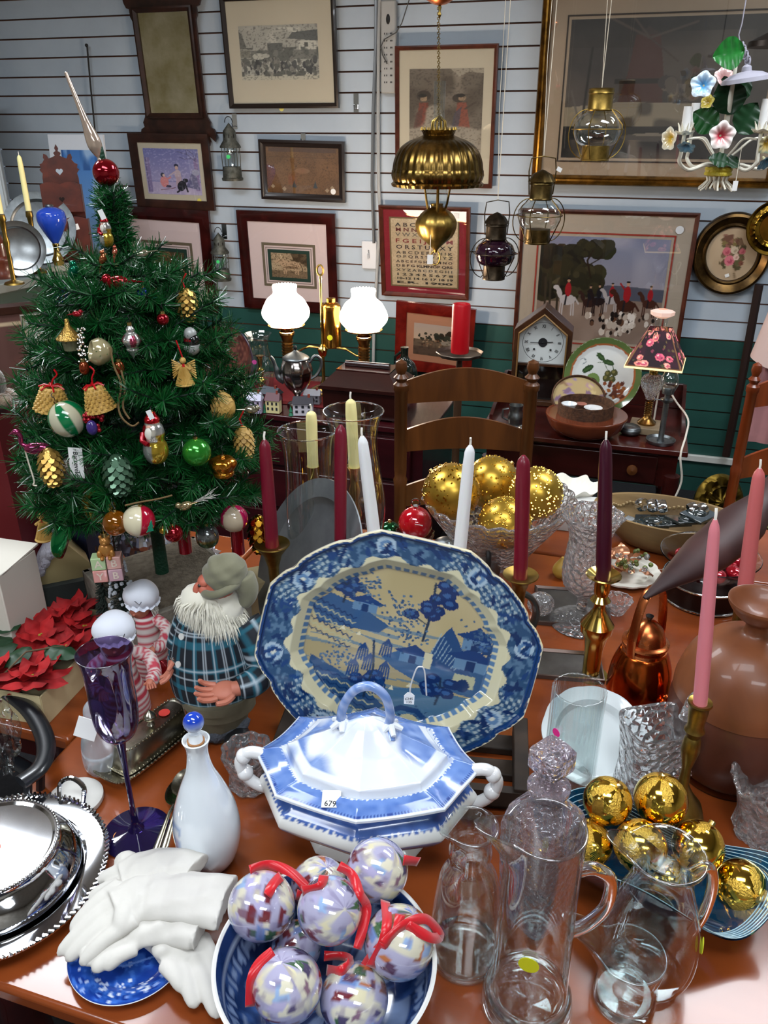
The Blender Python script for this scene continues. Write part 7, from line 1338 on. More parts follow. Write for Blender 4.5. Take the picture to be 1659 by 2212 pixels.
old = r.A.copy(); r.grad(.15, .55, 'a3946c', 'b0a27a'); r.nz(6, 5, 4, 'b3a580', .45, .8, .7)
r.mix(((np.sin(r.Y*170+2*np.sin(r.X*9)) > .2) & (vnoise(560, 460, 7, 30, 8) > .52) & (r.Y > .38)).astype(float), '4f6f8c', .7)
def land(pts, c='2c4f78', a=1): r.poly(pts, c, a)
land([(.16, .4), (.22, .33), (.33, .36), (.45, .42), (.42, .46), (.2, .47)]); land([(.45, .56), (.5, .52), (.62, .5), (.86, .52), (.86, .66), (.6, .64), (.5, .6)], '32557c'); land([(.48, .7), (.62, .66), (.86, .66), (.84, .86), (.6, .88)], '3a6286', .9); land([(.2, .62), (.3, .66), (.42, .72), (.5, .78), (.46, .84), (.3, .8), (.2, .72)], '24466e')
for k in range(7):
    for (x0, y0, w_) in ((.2, .66, .26), (.17, .36, .16), (.56, .8, .26)): r.line([(x0+w_*i/14, y0+.022*k+.012*(i % 2)+.004*i) for i in range(15)], .004, ['0f2c58', 'a9a888'][k % 2])
land([(.6, .55), (.64, .42), (.67, .36), (.72, .44), (.78, .56)], '1f4270')
for i in range(9): r.line([(.62+.012*i, .5+.006*i), (.64+.012*i, .4+.014*i)], .003, '8fa6b0')
def pagoda(x, y, s_, floors=2):
    for k in range(floors):
        yy = y-.085*s_*k; w_ = .055*s_*(1-.2*k); r.poly([(x-w_, yy), (x+w_, yy), (x+w_, yy-.05*s_), (x-w_, yy-.05*s_)], '5a7c9c'); r.rect(x-w_*.3, yy-.04*s_, x+w_*.3, yy, '122f5c')
        r.poly([(x-w_*1.6, yy-.055*s_), (x-w_*.7, yy-.075*s_), (x, yy-.1*s_), (x+w_*.7, yy-.075*s_), (x+w_*1.6, yy-.055*s_), (x+w_, yy-.045*s_), (x-w_, yy-.045*s_)], '15366a')
pagoda(.35, .38, .8, 1); pagoda(.77, .54, 1.1, 2); pagoda(.56, .56, .85, 1); r.rect(.6, .5, .63, .57, 'c2bc9c'); r.rect(.72, .56, .8, .62, 'a8a98c'); r.ell(.76, .61, .025, .03, '122f5c')
def tree_(x, y, h, c, cl, n_=9, w_=.07, sd=1):
    q = random.Random(sd); r.line([(x, y), (x+.006, y-h*.5), (x-.004, y-h)], .009, '1a2c44')
    for _ in range(n_): a_ = q.uniform(-.9, .9); l_ = q.uniform(.35, 1); xx, yy = x+a_*w_, y-h*l_; r.line([(x, y-h*l_*.7), (xx, yy)], .004, '1a2c44'); r.ell(xx, yy, cl, cl*.8, c); r.ell(xx-.004, yy-.004, cl*.5, cl*.35, '2f5488')
tree_(.58, .45, .26, '11295c', .03, 10, .08, 2); tree_(.27, .36, .12, '143060', .026, 9, .05, 3); tree_(.68, .72, .12, '122a5a', .028, 10, .06, 4); tree_(.42, .74, .1, '122a5a', .024, 9, .05, 5); tree_(.84, .52, .12, '1d3c66', .02, 9, .05, 6)
for q_, (x, y, sd) in enumerate(((.35, .27, 1), (.48, .34, 2), (.3, .6, 3), (.52, .42, 4), (.66, .8, 5), (.8, .38, 6))):
    q = random.Random(sd)
    for _ in range(60): r.ell(x+q.gauss(0, .035), y+q.gauss(0, .03), .005, .005, q.choice(['2c4a6c', '4a6886', '3a5878']))
for (x, y) in ((.38, .52), (.46, .48), (.36, .6), (.47, .58), (.47, .66), (.41, .56)):
    for j in range(5): r.line([(x, y), (x-.016+.008*j, y+.025), (x-.02+.01*j, y+.075)], .006, '16386a')
r.line([(.42, .76), (.43, .62), (.41, .5)], .008, '1a2c44'); r.line([(.5, .82), (.56, .77), (.62, .77), (.67, .81)], .02, '1b3a66'); r.ell(.6, .835, .04, .045, 'b0ab88')
for x, y in ((.28, .48), (.34, .49), (.56, .67), (.5, .7)): r.poly([(x, y), (x+.02, y), (x+.012, y-.02)], 'cfc9aa')
r.A = np.where(W2[..., None], r.A, old)
th = thing('blue_platter', 'large old blue and white platter painted with pagodas, bridge and willow, standing upright', 'platter'); th.matrix_world = T(*PC) @ RX(-17) @ RY(13.5)
def depth_(v): return .0 if v > .995 else (-.004 if v > .97 else .002+.0*v) if v > .76 else (.002+.016*min(1, (.76-v)/.1)) if v > .66 else .018
def pf(u, v): a = 2*PI*u; q = pol(a)*v; return (PA*q*cos(a), depth_(v), PB*q*sin(a))
mb().grid(420, 150, lambda u, v: pf(u, max(v, .001)), 0, None, lambda u, v: r.at(.5+.5*pol(2*PI*u)*v*.998*cos(2*PI*u), .5-.5*pol(2*PI*u)*v*.998*sin(2*PI*u)), wrap=True).build('painted_face', PAINTG, th, ang=60)
mb().grid(120, 6, lambda u, v: (lambda a, q: (PA*q*cos(a), [.0, .006, .01, .026, .028, .028][int(round(v*5))], PB*q*sin(a)))(2*PI*u, pol(2*PI*u)*[1, 1.0, .9, .7, .5, .0001][int(round(v*5))]), 0, wrap=True).build('back', CREAM, th)
ps = th
th = thing('price_tag', 'white paper price tag on string against the blue platter', 'tag', PY(884, 1478, .80)); s = mpp(th.location); mb().tube(sm([(2*s, 0, -22*s), (4*s, 0, 0), (14*s, .0, 38*s), (22*s, .0, 46*s), (32*s, 0, 36*s), (38*s, 0, -30*s)], 4), .001, 5).build('string', m('white_string', 'c8c8c8', .8), th)
mb().prism([(-11*s, -52*s), (11*s, -54*s), (12*s, -30*s), (4*s, -22*s), (-4*s, -22*s), (-11*s, -30*s)], 0, .0008, 0, RX(90)).build('card', WHITEP, th); mb().text('£245', 9*s, 0, T(0, -.0012, -38*s) @ RX(90)).text('135', 9*s, 0, T(0, -.0012, -47*s) @ RX(90)).build('lettering', INK, th)
# slatted wooden crate carrying the platter
th = thing('wooden_crate', 'low dark slatted wooden stand under the platter', 'stand', (.02, .86, .7505), (0, 0, -8)); CR = m('old_crate', '1e1610', .7, wood=14, col2='30241a')
for y in (-.05, 0, .05): mb().box(.34, .03, .012, 0, T(0, y, .0)).build('slat', CR, th, bevel=.002)
for x in (-.16, .165): mb().box(.02, .14, .03, 0, T(x, 0, .012)).build('end_bar', CR, th, bevel=.002)
mb().box(.33, .012, .024, 0, T(0, -.066, .012)).build('front_bar', CR, th)
# ============================================================ THE TUREEN
TC = Vector((-.0207, .74, .7505)); LB = m('tureen_glaze', rough=.16, painted=True, coat=.35); LA = .130; LBb = .092
def scal(a): return 1.045-.1*abs(sin(4*a))**.8
def ti(v1, c1, v2, c2, t): return None
c_b, c_b2, c_w, c_e = lin('4f70b4'), lin('6d8cc6'), lin('dfe5ee'), lin('30488c')
def mixc(a, b, t): t = max(0, min(1, t)); return tuple(a[i]*(1-t)+b[i]*t for i in range(3))
N1 = vnoise(256, 256, 7, 7, 5); N2 = vnoise(256, 256, 30, 30, 6)
def nzc(x, y): i, j = int((y*.5+.5)*255) % 256, int((x*.5+.5)*255) % 256; return N1[i, j], N2[i, j]
lidp = [(1.0, .0), (1.0, .003), (.99, .004), (.86, .010), (.765, .012), (.745, .006), (.72, .006), (.70, .018), (.55, .028), (.4, .037), (.28, .048), (.16, .06), (.08, .066), (.001, .068)]
def lp(v): x = v*(len(lidp)-1); i = min(int(x), len(lidp)-2); t = x-i; return (lidp[i][0]*(1-t)+lidp[i+1][0]*t, lidp[i][1]*(1-t)+lidp[i+1][1]*t)
RIM = .112
def lf(u, v): a = 2*PI*u; q, z = lp(v); k_ = 1+(scal(a)-1)*min(1, q*1.15); rid = .005*(1-abs(sin(4*a)))*(1-abs(q-.45)/.45 if q < .9 else 0); return (LA*q*k_*cos(a), LBb*q*k_*sin(a), RIM+z+max(rid, 0)+.004*(k_-1)*10*(q > .7))
def lc(u, v):
    a = 2*PI*u; q, z = lp(v); n1, n2 = nzc(q*cos(a), q*sin(a)); k_ = q
    if q > .985: return c_w
    if q > .955: return c_e if math.sin(a*190) > -.2 else c_b2
    if q > .77+.012*math.sin(a*110)+.008*math.sin(a*37): return mixc(c_b, c_b2, n2)
    if q > .62: return mixc(c_w, c_b2, (n1-.75)*4)
    t = (n1-.4)*7 if .3 < q else (n1-.3)*6
    return mixc(c_w, mixc(c_b, lin('8fa8d8'), n2), t*(.5+n2*.6))
th = thing('soup_tureen', 'blue and white lidded tureen with scalloped lid and loop handle', 'tureen', TC, (0, 0, -6))
lid = mb().grid(400, 110, lf, 0, None, lc, wrap=True).build('lid', LB, th, ang=70)
hb = mb().tube(sm([(-.03, 0, RIM+.052), (-.027, 0, RIM+.08), (-.013, 0, RIM+.106), (.006, 0, RIM+.113), (.022, 0, RIM+.1), (.028, 0, RIM+.075), (.026, 0, RIM+.055), (.03, -.012, RIM+.045)], 5), [.0055]*36, 12, 0, None, lambda x, y, z: mixc(c_b2, lin('a8b8dc'), .3+.5*sin(z*400+x*300)))
for sx in (-1, 1):
    for j in range(5): a = j*1.25; hb.tube([(sx*.028, 0, RIM+.062), (sx*.03+.012*cos(a), .014*sin(a), RIM+.055)], [.005, .003], 8, 0, None, 'dfe5ee')
hb.build('loop_handle', LB, lid)
bodp = smr([(.56, .0), (.6, .002), (.58, .008), (.48, .02), (.55, .03), (.8, .045), (.93, .06), (.97, .07), (.93, .082), (.82, .092), (.80, .1), (.86, .108), (.9, .111)], 6)
def bf(u, v): a = 2*PI*u; i = min(int(v*(len(bodp)-1)+.5), len(bodp)-1); q, z = bodp[i]; k_ = 1+(scal(a)-1)*.8; return (LA*q*k_*1.02*cos(a), LBb*q*k_*1.04*sin(a), z)
def bc(u, v):
    a = 2*PI*u; i = min(int(v*(len(bodp)-1)+.5), len(bodp)-1); q, z = bodp[i]; n1, n2 = nzc(.9*cos(a), z*16-1); w_ = lin('dcdcd8')
    if z > .082+.002*sin(a*90): return mixc(lin('35508f'), c_b, n2)
    if .04 < z < .068: return mixc(w_, mixc(lin('54709f'), lin('8297c0'), n2), (n1-.5)*7)
    if .026 < z < .042: return mixc(w_, lin('4a6494'), (n1-.4)*5)
    return w_
mb().grid(300, len(bodp), bf, 0, None, bc, wrap=True).build('bowl', LB, th, ang=60)
for sx in (-1, 1): b = mb().tube(sm([(sx*.108, 0, .062), (sx*.132, 0, .062), (sx*.15, 0, .078), (sx*.155, 0, .1), (sx*.142, 0, .115), (sx*.122, 0, .112)], 5), [.0078]*26, 12, fn if 0 else 0); b.sph(.011, (sx*.15, 0, .082), 12).sph(.0105, (sx*.15, 0, .108), 12).build('branch_handle', m('white_glaze', 'dedede', .1, coat=.8), th, sub=1)
mb().box(.021, .0006, .02, 0, T(-.03, -.0795, RIM+.006) @ RX(-70) @ RY(-4)).build('price_label', WHITEP, lid); mb().text('679', .009, 0, T(-.03, -.0815, RIM+.0135) @ RX(22), bold=.0001).build('lettering', INK, lid)
# ============================================================ BOTTLE, GOBLET, SILVER
def base_at(px, py, z=.75): q = P(px, py, z); q.z += .0006; return q
base = base_at(457, 1862); th = thing('porcelain_bottle', 'tall white porcelain bottle with a blue ball stopper', 'bottle', base); pr = lambda L_: pprof(base, L_)
mb().lathe([(1e-5, 0)]+smr(pr([(36, 1862), (52, 1848), (66, 1820), (72, 1785), (66, 1745), (48, 1700), (31, 1665), (24, 1635), (24, 1615), (29, 1600)]), 5)+pr([(30, 1597), (27, 1596), (22, 1604)])+[(1e-5, pr([(0, 1606)])[0][1])], 64, col=lambda x, y, z: mixc(lin('dde4ea'), lin('7f9ac6'), .75 if x < -.022 and z < .085 and nzc(y*18, z*14)[0] > .38 else .5 if z < .014 else 0)).build('body', m('porcelain_painted', rough=.06, painted=True, coat=1), th)
st_ = mb().lathe(smr(pr([(17, 1606), (15, 1592), (12, 1584), (13, 1582)]), 3)+[(1e-5, pr([(0, 1581)])[0][1])], 24).build('stopper', WHITEC, th); zc = pr([(0, 1560)])[0][1]; s = mpp(base+Vector((0, 0, zc)))
mb().sph(23*s, (0, 0, zc), 36, col=lambda x, y, z: mixc(lin('a9bcd8'), lin('1c3fae'), .15+z*1.1+.3)).build('blue_ball', m('porcelain_painted', ''), st_); mb().lathe([(19*s, pr([(0, 1603)])[0][1]), (19.5*s, pr([(0, 1599)])[0][1]), (14*s, pr([(0, 1598)])[0][1])], 24).build('cork', m('cork', '9a6c44', .9), st_)
PUR = thin('purple_blown_glass', 'bfb2d2'); base = base_at(296, 1800); th = thing('purple_goblet', 'tall thin-stemmed purple glass goblet with an orange sticker on its foot', 'goblet', base); pr = lambda L_: pprof(base, L_)
PURD = m('purple_stem_glass', '2c2058', .02, trans=.7, ior=1.45, coat=.5); zb = pr([(0, 1800)])[0][1]
mb().lathe([(1e-5, 0), (71*mpp(base), 0), (72*mpp(base), .0015), (40*mpp(base), .0045), (.01, .008)]+smr(pr([(8, 1778), (6, 1740), (5.5, 1690), (7, 1640), (10, 1610), (13, 1597)]), 3)+[(1e-5, pr([(0, 1594)])[0][1])], 56).build('foot_and_stem', PURD, th)
ou = smr(pr([(13, 1597), (34, 1585), (46, 1560), (50, 1520), (50, 1470), (54, 1430), (61, 1408)]), 5); mb().lathe(vessel(ou, .0012, .004), 56).build('glass_bowl', PUR, th); sticker(th, 'e8923c', .0085, T(-.018, -.008, .0035) @ RX(4))
base = base_at(8, 1905); th = thing('silver_entree_dish', 'round covered silver dish with beaded rims at the left edge', 'serving dish', base); RT = .120
mb().lathe([(1e-5, .004), (.05, .004), (.06, .002), (.088, .006), (.095, .014), (.112, .016), (RT, .018), (RT, .016), (.09, .010), (.06, .0), (1e-5, .0)][::-1], 96).build('tray', SILVER, th)
b = mb(); n = 110
for j in range(n): a = 2*PI*j/n; b.tube([(RT*.965*cos(a), RT*.965*sin(a), .0185), (RT*1.005*cos(a+.03), RT*1.005*sin(a+.03), .0185)], .0019, 6)
b.build('rope_border', SILVER, th)
lid = mb().lathe(smr([(.088, .014), (.09, .02), (.084, .034), (.076, .044), (.071, .05), (.07, .057)], 3)+[(.069, .0585), (.066, .0585), (.063, .056), (1e-5, .056)], 96).build('cover', SILVER, th); b = mb()
for j in range(96): a = 2*PI*j/96; b.sph(.0019, (.0695*cos(a), .0695*sin(a), .0585), 6)
b.build('bead_border', SILVER, lid); sticker(lid, 'd86a4a', .0085, T(.0, -.002, .0562)); b = mb()
b.tube(sm([(.03, .108, .018), (.03, .118, .036), (.045, .12, .044), (.062, .112, .036), (.062, .1, .018)], 4), .0032, 8).build('loop_handle', SILVER, th)
base = base_at(165, 1733); tag(mb().lathe([(1e-5, 0), (.033, 0), (.035, .003), (.035, .009), (.032, .0105), (1e-5, .0095)], 48).build('white_ceramic_lid', m('off_white_ceramic', 'c4c2bc', .35), loc=base), 'round off-white ceramic lid behind the silver dish', 'lid')
q0, q1 = P(262, 1672), P(400, 1560); cc = (q0+q1)/2; an = math.degrees(math.atan2(q1.y-q0.y, q1.x-q0.x)); th = thing('silver_butter_dish', 'oblong silver butter dish with beaded tray and finial lid', 'butter dish', (cc.x+.0, cc.y, .7506), (0, 0, an)); hl, hw = .088, .034
def rr_(a_, b_, z, n=40, e=5):
    o = []
    for j in range(n): t = 2*PI*j/n; c, s_ = cos(t), sin(t); k_ = (abs(c)**e+abs(s_)**e)**(-1/e); o.append((a_*c*k_, b_*s_*k_, z))
    return o
def loft(b, rings, mi=0):
    n = len(rings[0]); vs = [p for r_ in rings for p in r_]; fs = [(i*n+j, i*n+(j+1) % n, (i+1)*n+(j+1) % n, (i+1)*n+j) for i in range(len(rings)-1) for j in range(n)]; fs += [tuple(range(n-1, -1, -1)), tuple((len(rings)-1)*n+j for j in range(n))]; return b.put(vs, fs, mi)
loft(mb(), [rr_(hl*.8, hw*.75, 0), rr_(hl*.85, hw*.8, .004), rr_(hl, hw, .012), rr_(hl*1.0, hw*1.0, .014), rr_(hl*.85, hw*.8, .009)]).build('tray', OLDSILVER, th); b = mb()
for p in rr_(hl, hw, .014, 90): b.sph(.0023, p, 6)
b.build('beaded_edge', OLDSILVER, th)
lid = loft(mb(), [rr_(hl*.8, hw*.76, .01), rr_(hl*.78, hw*.74, .016), rr_(hl*.7, hw*.6, .036), rr_(hl*.66, hw*.52, .042), rr_(hl*.62, hw*.46, .0425), rr_(hl*.6, hw*.44, .041)]).build('cover', OLDSILVER, th); b = mb()
for p in rr_(hl*.66, hw*.52, .042, 70): b.sph(.0015, p, 6)
b.build('bead_edging', OLDSILVER, lid); b = mb()
for p in rr_(hl*.8, hw*.76, .013, 80): b.sph(.0015, p, 6)
b.build('bead_edging', OLDSILVER, lid); mb().lathe(smr([(.006, .041), (.003, .047), (.009, .052), (.008, .058), (.003, .063), (.001, .066)], 3), 16).build('finial', OLDSILVER, lid); sticker(lid, 'd8443c', .008, T(.026, 0, .0425))
def spoon(px, py, qx, qy, label, dz=0):
    a_, b_ = P(px, py, .757), P(qx, qy, .757); d = (b_-a_); L_ = d.length; an = math.degrees(math.atan2(d.y, d.x)); th = thing('silver_spoon', label, 'spoon', (a_.x, a_.y, .7525+dz), (0, 0, an), 'silver serving spoons')
    def bw(u, v): t = 2*u-1; w_ = .0175*(1-v*v*0)*math.sqrt(max(0, 1-(2*v-1)**2)); return (.052*v-.026, t*w_, .006-.009*(1-t*t)*math.sqrt(max(0, 1-(2*v-1)**2))*.9+.002)
    mb().grid(13, 22, bw).build('bowl', OLDSILVER, th); mb().tube([(.022, 0, .006), (.04, 0, .01), (L_*.6, 0, .007), (L_*.9, 0, .003), (L_, 0, .003)], [.003, .0022, .003, .0048, .003], 8, flat=.4).build('handle', OLDSILVER, th); return th
t_ = spoon(388, 1712, 330, 1850, 'silver serving spoon with a green sticker in its bowl'); sticker(t_, '2fd04a', .007, T(-.004, -.002, .003) @ RX(0)); spoon(402, 1700, 352, 1848, 'silver serving spoon nested beside the one with the sticker', .0055)
# glass snowman bottle
base = base_at(225, 1655); th = thing('glass_snowman', 'clear glass snowman bottle painted with white swirls', 'figurine', base); pr = lambda L_: pprof(base, L_)
mb().lathe([(1e-5, 0)]+smr(pr([(32, 1658), (40, 1640), (38, 1600), (26, 1568), (18, 1560), (22, 1545), (20, 1528), (12, 1518)]), 4)+[(1e-5, pr([(0, 1515)])[0][1])], 40).build('glass_body', m('snowman_glass', 'e4eaf0', .06, trans=.7, ior=1.4), th); s = mpp(base)
b = mb().tube([(30*s*cos(t), 30*s*sin(t), .032+.004*sin(t)) for t in [PI+PI*j/16 for j in range(17)]], .0022, 6)
for t in (-2.2, -1.5, -.9): b.tube([(38*s*cos(t+.1*j), 38*s*sin(t+.1*j), .008+.006*j) for j in range(4)], .0012, 6)
b.build('white_painting', m('white_paint', 'd8dce0', .4), th); mb().box(.028, .001, .03, 0, T(-.006, -.03, .075) @ RX(-10) @ RY(20)).build('paper_tag', WHITEP, th)
# ============================================================ GLOVES ON THE BLUE PLATE
r = Ras(200, 200, '2450a8'); r.nz(40, 40, 3, '3c6cc4', .45, .7); r.nz(14, 14, 5, '16388c', .5, .7); r.blobs(46, (.1, .6, .9, .95), .02, ['b8c8e8', '8fa8dc', '1c3c94'], 4); r.blobs(20, (.3, .75, .7, .9), .016, ['dde6f4'], 8); r.line([(.2, .5), (.45, .62), (.8, .55)], .02, '6c94dc'); r.mix((np.hypot(r.X-.5, r.Y-.5) > .485).astype(float), '1c3c8c')
for k in range(12): a = k*.52; r.ell(.5+.43*cos(a), .5+.43*sin(a), .03, .03, '16348a'); r.ell(.5+.43*cos(a), .5+.43*sin(a), .016, .016, '7c9cdc')
base = base_at(285, 2062); th = thing('blue_plate', 'blue patterned plate half covered by white gloves', 'plate', base, (0, 0, 10)); R_ = 128*mpp(base); b = mb()
b.grid(110, 50, lambda u, v: (R_*v*cos(2*PI*u), R_*v*sin(2*PI*u), .003+(.009*max(0, (v-.62)/.38)**.8)), 0, None, lambda u, v: r.at(.5+.497*v*cos(2*PI*u), .5-.497*v*sin(2*PI*u)), wrap=True).build('dish', PAINTG, th); mb().open_lathe([(R_, .012), (R_*1.008, .0112), (R_*.62, 0), (1e-4, 0)], 80).build('underside', WHITEC, th)
GLV = m('white_glove_cotton', 'c9c6bf', .9, bump=(60, .15, .004))
def glove(label, wrist, knuck, fingers, thumb, z0, wr, kn, th_=.011):
    """cuff end, knuckle line and fingertips given on the picture; z0 height of its underside"""
    t = thing('white_glove', label, 'glove', (0, 0, 0), group='white cotton gloves'); b = mb(); n = 14; L_ = []
    pts = [Vector(P(x, y, z0+th_+dz)) for x, y, dz in wrist]; kk = Vector(P(knuck[0], knuck[1], z0+th_)); pts.append(kk); path = sm([tuple(p) for p in pts], 6); k_ = len(path); vs = []; NS = 28; d0 = (Vector(path[1])-Vector(path[0])).normalized(); path = [tuple(Vector(path[0])+d0*.03), tuple(Vector(path[0])+d0*.004)]+path; k_ += 2
    for i, p in enumerate(path):
        p = Vector(p); d = Vector(path[min(i+1, k_-1)])-Vector(path[max(i-1, 0)]); d.z = 0; d.normalize(); sd = Vector((d.y, -d.x, 0)); f = i/(k_-1); hwid = wr*(1-f)+kn*f; hwid *= 1-.12*sin(PI*f)
        hgt = th_*(1.15-.2*f)*(1+.12*sin(i*1.3)); kq = (.35, .82)[i] if i < 2 else 1; hwid *= kq; hgt *= kq; sd = sd*(-1 if i == -1 else 1)
        if i < 2: sd = Vector((d0.y, -d0.x, 0)).normalized()
        for j in range(NS): a = 2*PI*j/NS; c_, s_ = cos(a), sin(a); vs.append(tuple(p+sd*(hwid*(abs(c_)**.8)*(1 if c_ > 0 else -1))+Vector((0, 0, hgt*s_*(1+.1*sin(c_*9+i*.5))-.004*c_*c_))))
    fs = [(i*NS+j, i*NS+(j+1) % NS, (i+1)*NS+(j+1) % NS, (i+1)*NS+j) for i in range(k_-1) for j in range(NS)]; fs.append(tuple((k_-1)*NS+j for j in range(NS))); fs.append(tuple(range(NS-1, -1, -1))); b.put(vs, fs)
    d = kk-Vector(path[-3]); d.z = 0; d.normalize(); sd = Vector((d.y, -d.x, 0)); nf = len(fingers)
    for j, (x, y, dz) in enumerate(fingers):
        st0 = kk+sd*kn*(.78-1.56*j/(nf-1))-d*.016; e = Vector(P(x, y, z0+th_*.8+dz)); md = (st0+e)/2+Vector((0, 0, .005)); b.tube(sm([tuple(st0), tuple(md), tuple(e)], 5), [.0098]*5+[.0092]*3+[.0085, .007, .0025], 14, flat=.8)
    x, y, dz = thumb; st0 = pts[-2].lerp(kk, .45); e = Vector(P(x, y, z0+th_*.8+dz)); b.tube(sm([tuple(st0), tuple((st0+e)/2+Vector((0, 0, .006))), tuple(e)], 5), [.012]*4+[.0105]*4+[.0095, .0075, .0025], 14, flat=.8)
    o = b.build('glove_cloth', GLV, t, ang=75); md = o.modifiers.new('blend', 'REMESH'); md.mode = 'VOXEL'; md.voxel_size = .0018; md.use_smooth_shade = True; sm_ = o.modifiers.new('soft', 'SMOOTH'); sm_.iterations = 4; sm_.factor = .6
    return t
glove('white glove at the bottom with fingers hanging over the plate edge', [(330, 1985, .006), (370, 2020, .003)], (415, 2075), [(402, 2140, -.002), (424, 2178, -.008), (472, 2200, -.008), (492, 2160, -.006)], (330, 2060, .006), .762, .03, .027)
glove('white glove with limp fingers spread to the left over the plate', [(440, 2000, .01), (380, 1990, .006), (320, 1990, .006)], (265, 2005), [(172, 2070, -.004), (182, 2086, -.006), (200, 2100, -.006), (225, 2092, -.006)], (300, 2052, -.002), .775, .027, .031)
glove('white glove on top whose wide hem reaches the patterned bowl', [(492, 1945, .006), (430, 1935, .006), (350, 1930, .004), (300, 1935, .002)], (245, 1962), [(152, 2012, -.02), (124, 2064, -.03), (142, 2076, -.03), (172, 2084, -.024)], (262, 2022, -.004), .792, .036, .032)
glove('white glove at the back with an open cuff toward the bottle', [(418, 1888, .006), (370, 1872, .006), (310, 1880, .006)], (262, 1905), [(256, 1862, -.01), (214, 1902, -.02), (192, 1940, -.02), (178, 1965, -.02)], (300, 1930, .0), .788, .032, .03)
# ============================================================ BOWL OF PICTURE BAUBLES
base = P(702, 2145); base.z += .0006; zr = .088; rc = P(702, 2065, .75+zr); base.x, base.y = rc.x, rc.y; R_ = .1048
r = Ras(420, 60, '1d3566'); r.nz(90, 8, 3, '3c5c98', .5, .7); r.rect(0, .0, 1, .12, '26427c'); r.rect(0, .14, 1, .17, 'a9b8d0')
for k in range(70): r.ell((k+.5)/70, .24, .005, .05, '8fa6cc')
r.nz(30, 4, 7, '93a6c8', .55, .6, .8, reg=(0, .35, 1, .8)); r.rect(0, .8, 1, 1, 'cfcfca')
op = smr([(.045, 0), (.048, .006), (.075, .02), (.096, .05), (R_, zr)], 6); ip = smr([(R_-.003, zr-.0005), (.092, .05), (.07, .022), (.03, .012), (1e-4, .011)], 8)
th = thing('patterned_bowl', 'blue and white patterned bowl full of picture baubles at the front edge', 'bowl', base)
mb().grid(160, len(op), lambda u, v: (lambda q: (q[0]*cos(2*PI*u), q[0]*sin(2*PI*u), q[1]))(op[int(round(v*(len(op)-1)))]), 0, None, lambda u, v: r.at(u, 1-v), wrap=True).open_lathe([(R_+.0002, zr-.0035), (R_+.0012, zr-.001), (R_-.001, zr+.001), (R_-.0032, zr-.001)], 160, 0, None, None, 'e6e6e2').put([], []).lathe([(1e-5, 0), (.045, 0), (1e-5, .001)], 60, 0, None, None, 'e6e6e2').build('outside', PAINTG, th)
mb().grid(160, len(ip), lambda u, v: (lambda q: (q[0]*cos(2*PI*u), q[0]*sin(2*PI*u), q[1]))(ip[int(round(v*(len(ip)-1)))]), 0, None, lambda u, v: r.at(u*.9, v*.9), wrap=True).build('inside', PAINTG, th, ang=180)
r = Ras(240, 120, 'a5a2bc'); r.nz(7, 5, 2, 'c9c4b0', .45, .55); q = random.Random(4)
for _ in range(80): x, y, w_, h_ = q.random(), q.random(), q.uniform(.03, .1), q.uniform(.05, .17); r.poly([(x, y), (x+w_, y+q.uniform(-.02, .02)), (x+w_*1.1, y+h_), (x+w_*.2, y+h_*1.1)], q.choice(['5a3c50', '6a84b8', '8a5a44', 'b06a40', '49405c', '8fa8cc', 'cfc8a8', '6c2c34', '3c5c3c', 'd0cbb6', 'a8a2c4', '7c6070']))
r.nz(30, 15, 9, '6a6080', .62, .8, .4)
BAU = m('lacquered_picture', rough=.05, painted=True, coat=1); RIB = m('red_satin', 'c0101e', .3, sheen=.3); rs_ = [('upper left picture bauble resting on the bowl rim', 565, 1957, 72, .034), ('picture bauble at the back, partly hidden by two others', 690, 1915, 62, .013), ('middle picture bauble, highest in the bowl', 712, 1966, 70, .057), ('picture bauble nearest the tureen, on the back rim', 815, 1880, 67, .045), ('right picture bauble tied with a big red bow', 862, 2035, 76, .03), ('front left picture bauble with ribbon hanging at its left', 620, 2130, 76, .02), ('front right picture bauble, lowest at the frame edge', 765, 2158, 74, -.004), ('picture bauble underneath, seen only in a gap', 640, 2045, 54, -.02)]
def ribbon(pts, w, th, nm='ribbon'):
    pts = [Vector(p) for p in sm([tuple(p) for p in pts], 6)]; vs = []; n = len(pts)
    for i, p in enumerate(pts): d = (pts[min(i+1, n-1)]-pts[max(i-1, 0)]).normalized(); sd = d.cross(Vector((.2, -.75, .75))).normalized()*w/2; sd = Matrix.Rotation(.5*sin(i*.35), 3, d) @ sd; vs += [tuple(p-sd), tuple(p+sd)]
    o = mb().put(vs, [(2*i, 2*i+1, 2*i+3, 2*i+2) for i in range(n-1)]).build(nm, RIB, th, ang=180); sf = o.modifiers.new('solid', 'SOLIDIFY'); sf.thickness = .0005; return o
RB = {0: [[(540, 1880), (580, 1868), (630, 1885), (662, 1918)], [(608, 1892), (590, 1910), (578, 1935)]], 2: [[(652, 1925), (690, 1915), (700, 1890)], [(732, 1870), (760, 1890), (778, 1930), (792, 1960), (785, 2000), (772, 2050)]], 3: [[(872, 1858), (905, 1862)]], 4: [[(832, 1945), (836, 1990), (828, 2030), (800, 2090)], [(828, 2040), (855, 2010), (865, 1975)], [(828, 2040), (870, 2000), (920, 1985), (950, 2020), (930, 2025), (880, 1998)], [(828, 2040), (790, 2085), (775, 2140)]], 5: [[(590, 2055), (560, 2080), (542, 2120), (540, 2175)]], 6: [[(700, 2065), (740, 2066), (756, 2078), (735, 2098), (705, 2095)]], 1: [[(640, 1932), (655, 1935), (672, 1925)]]}
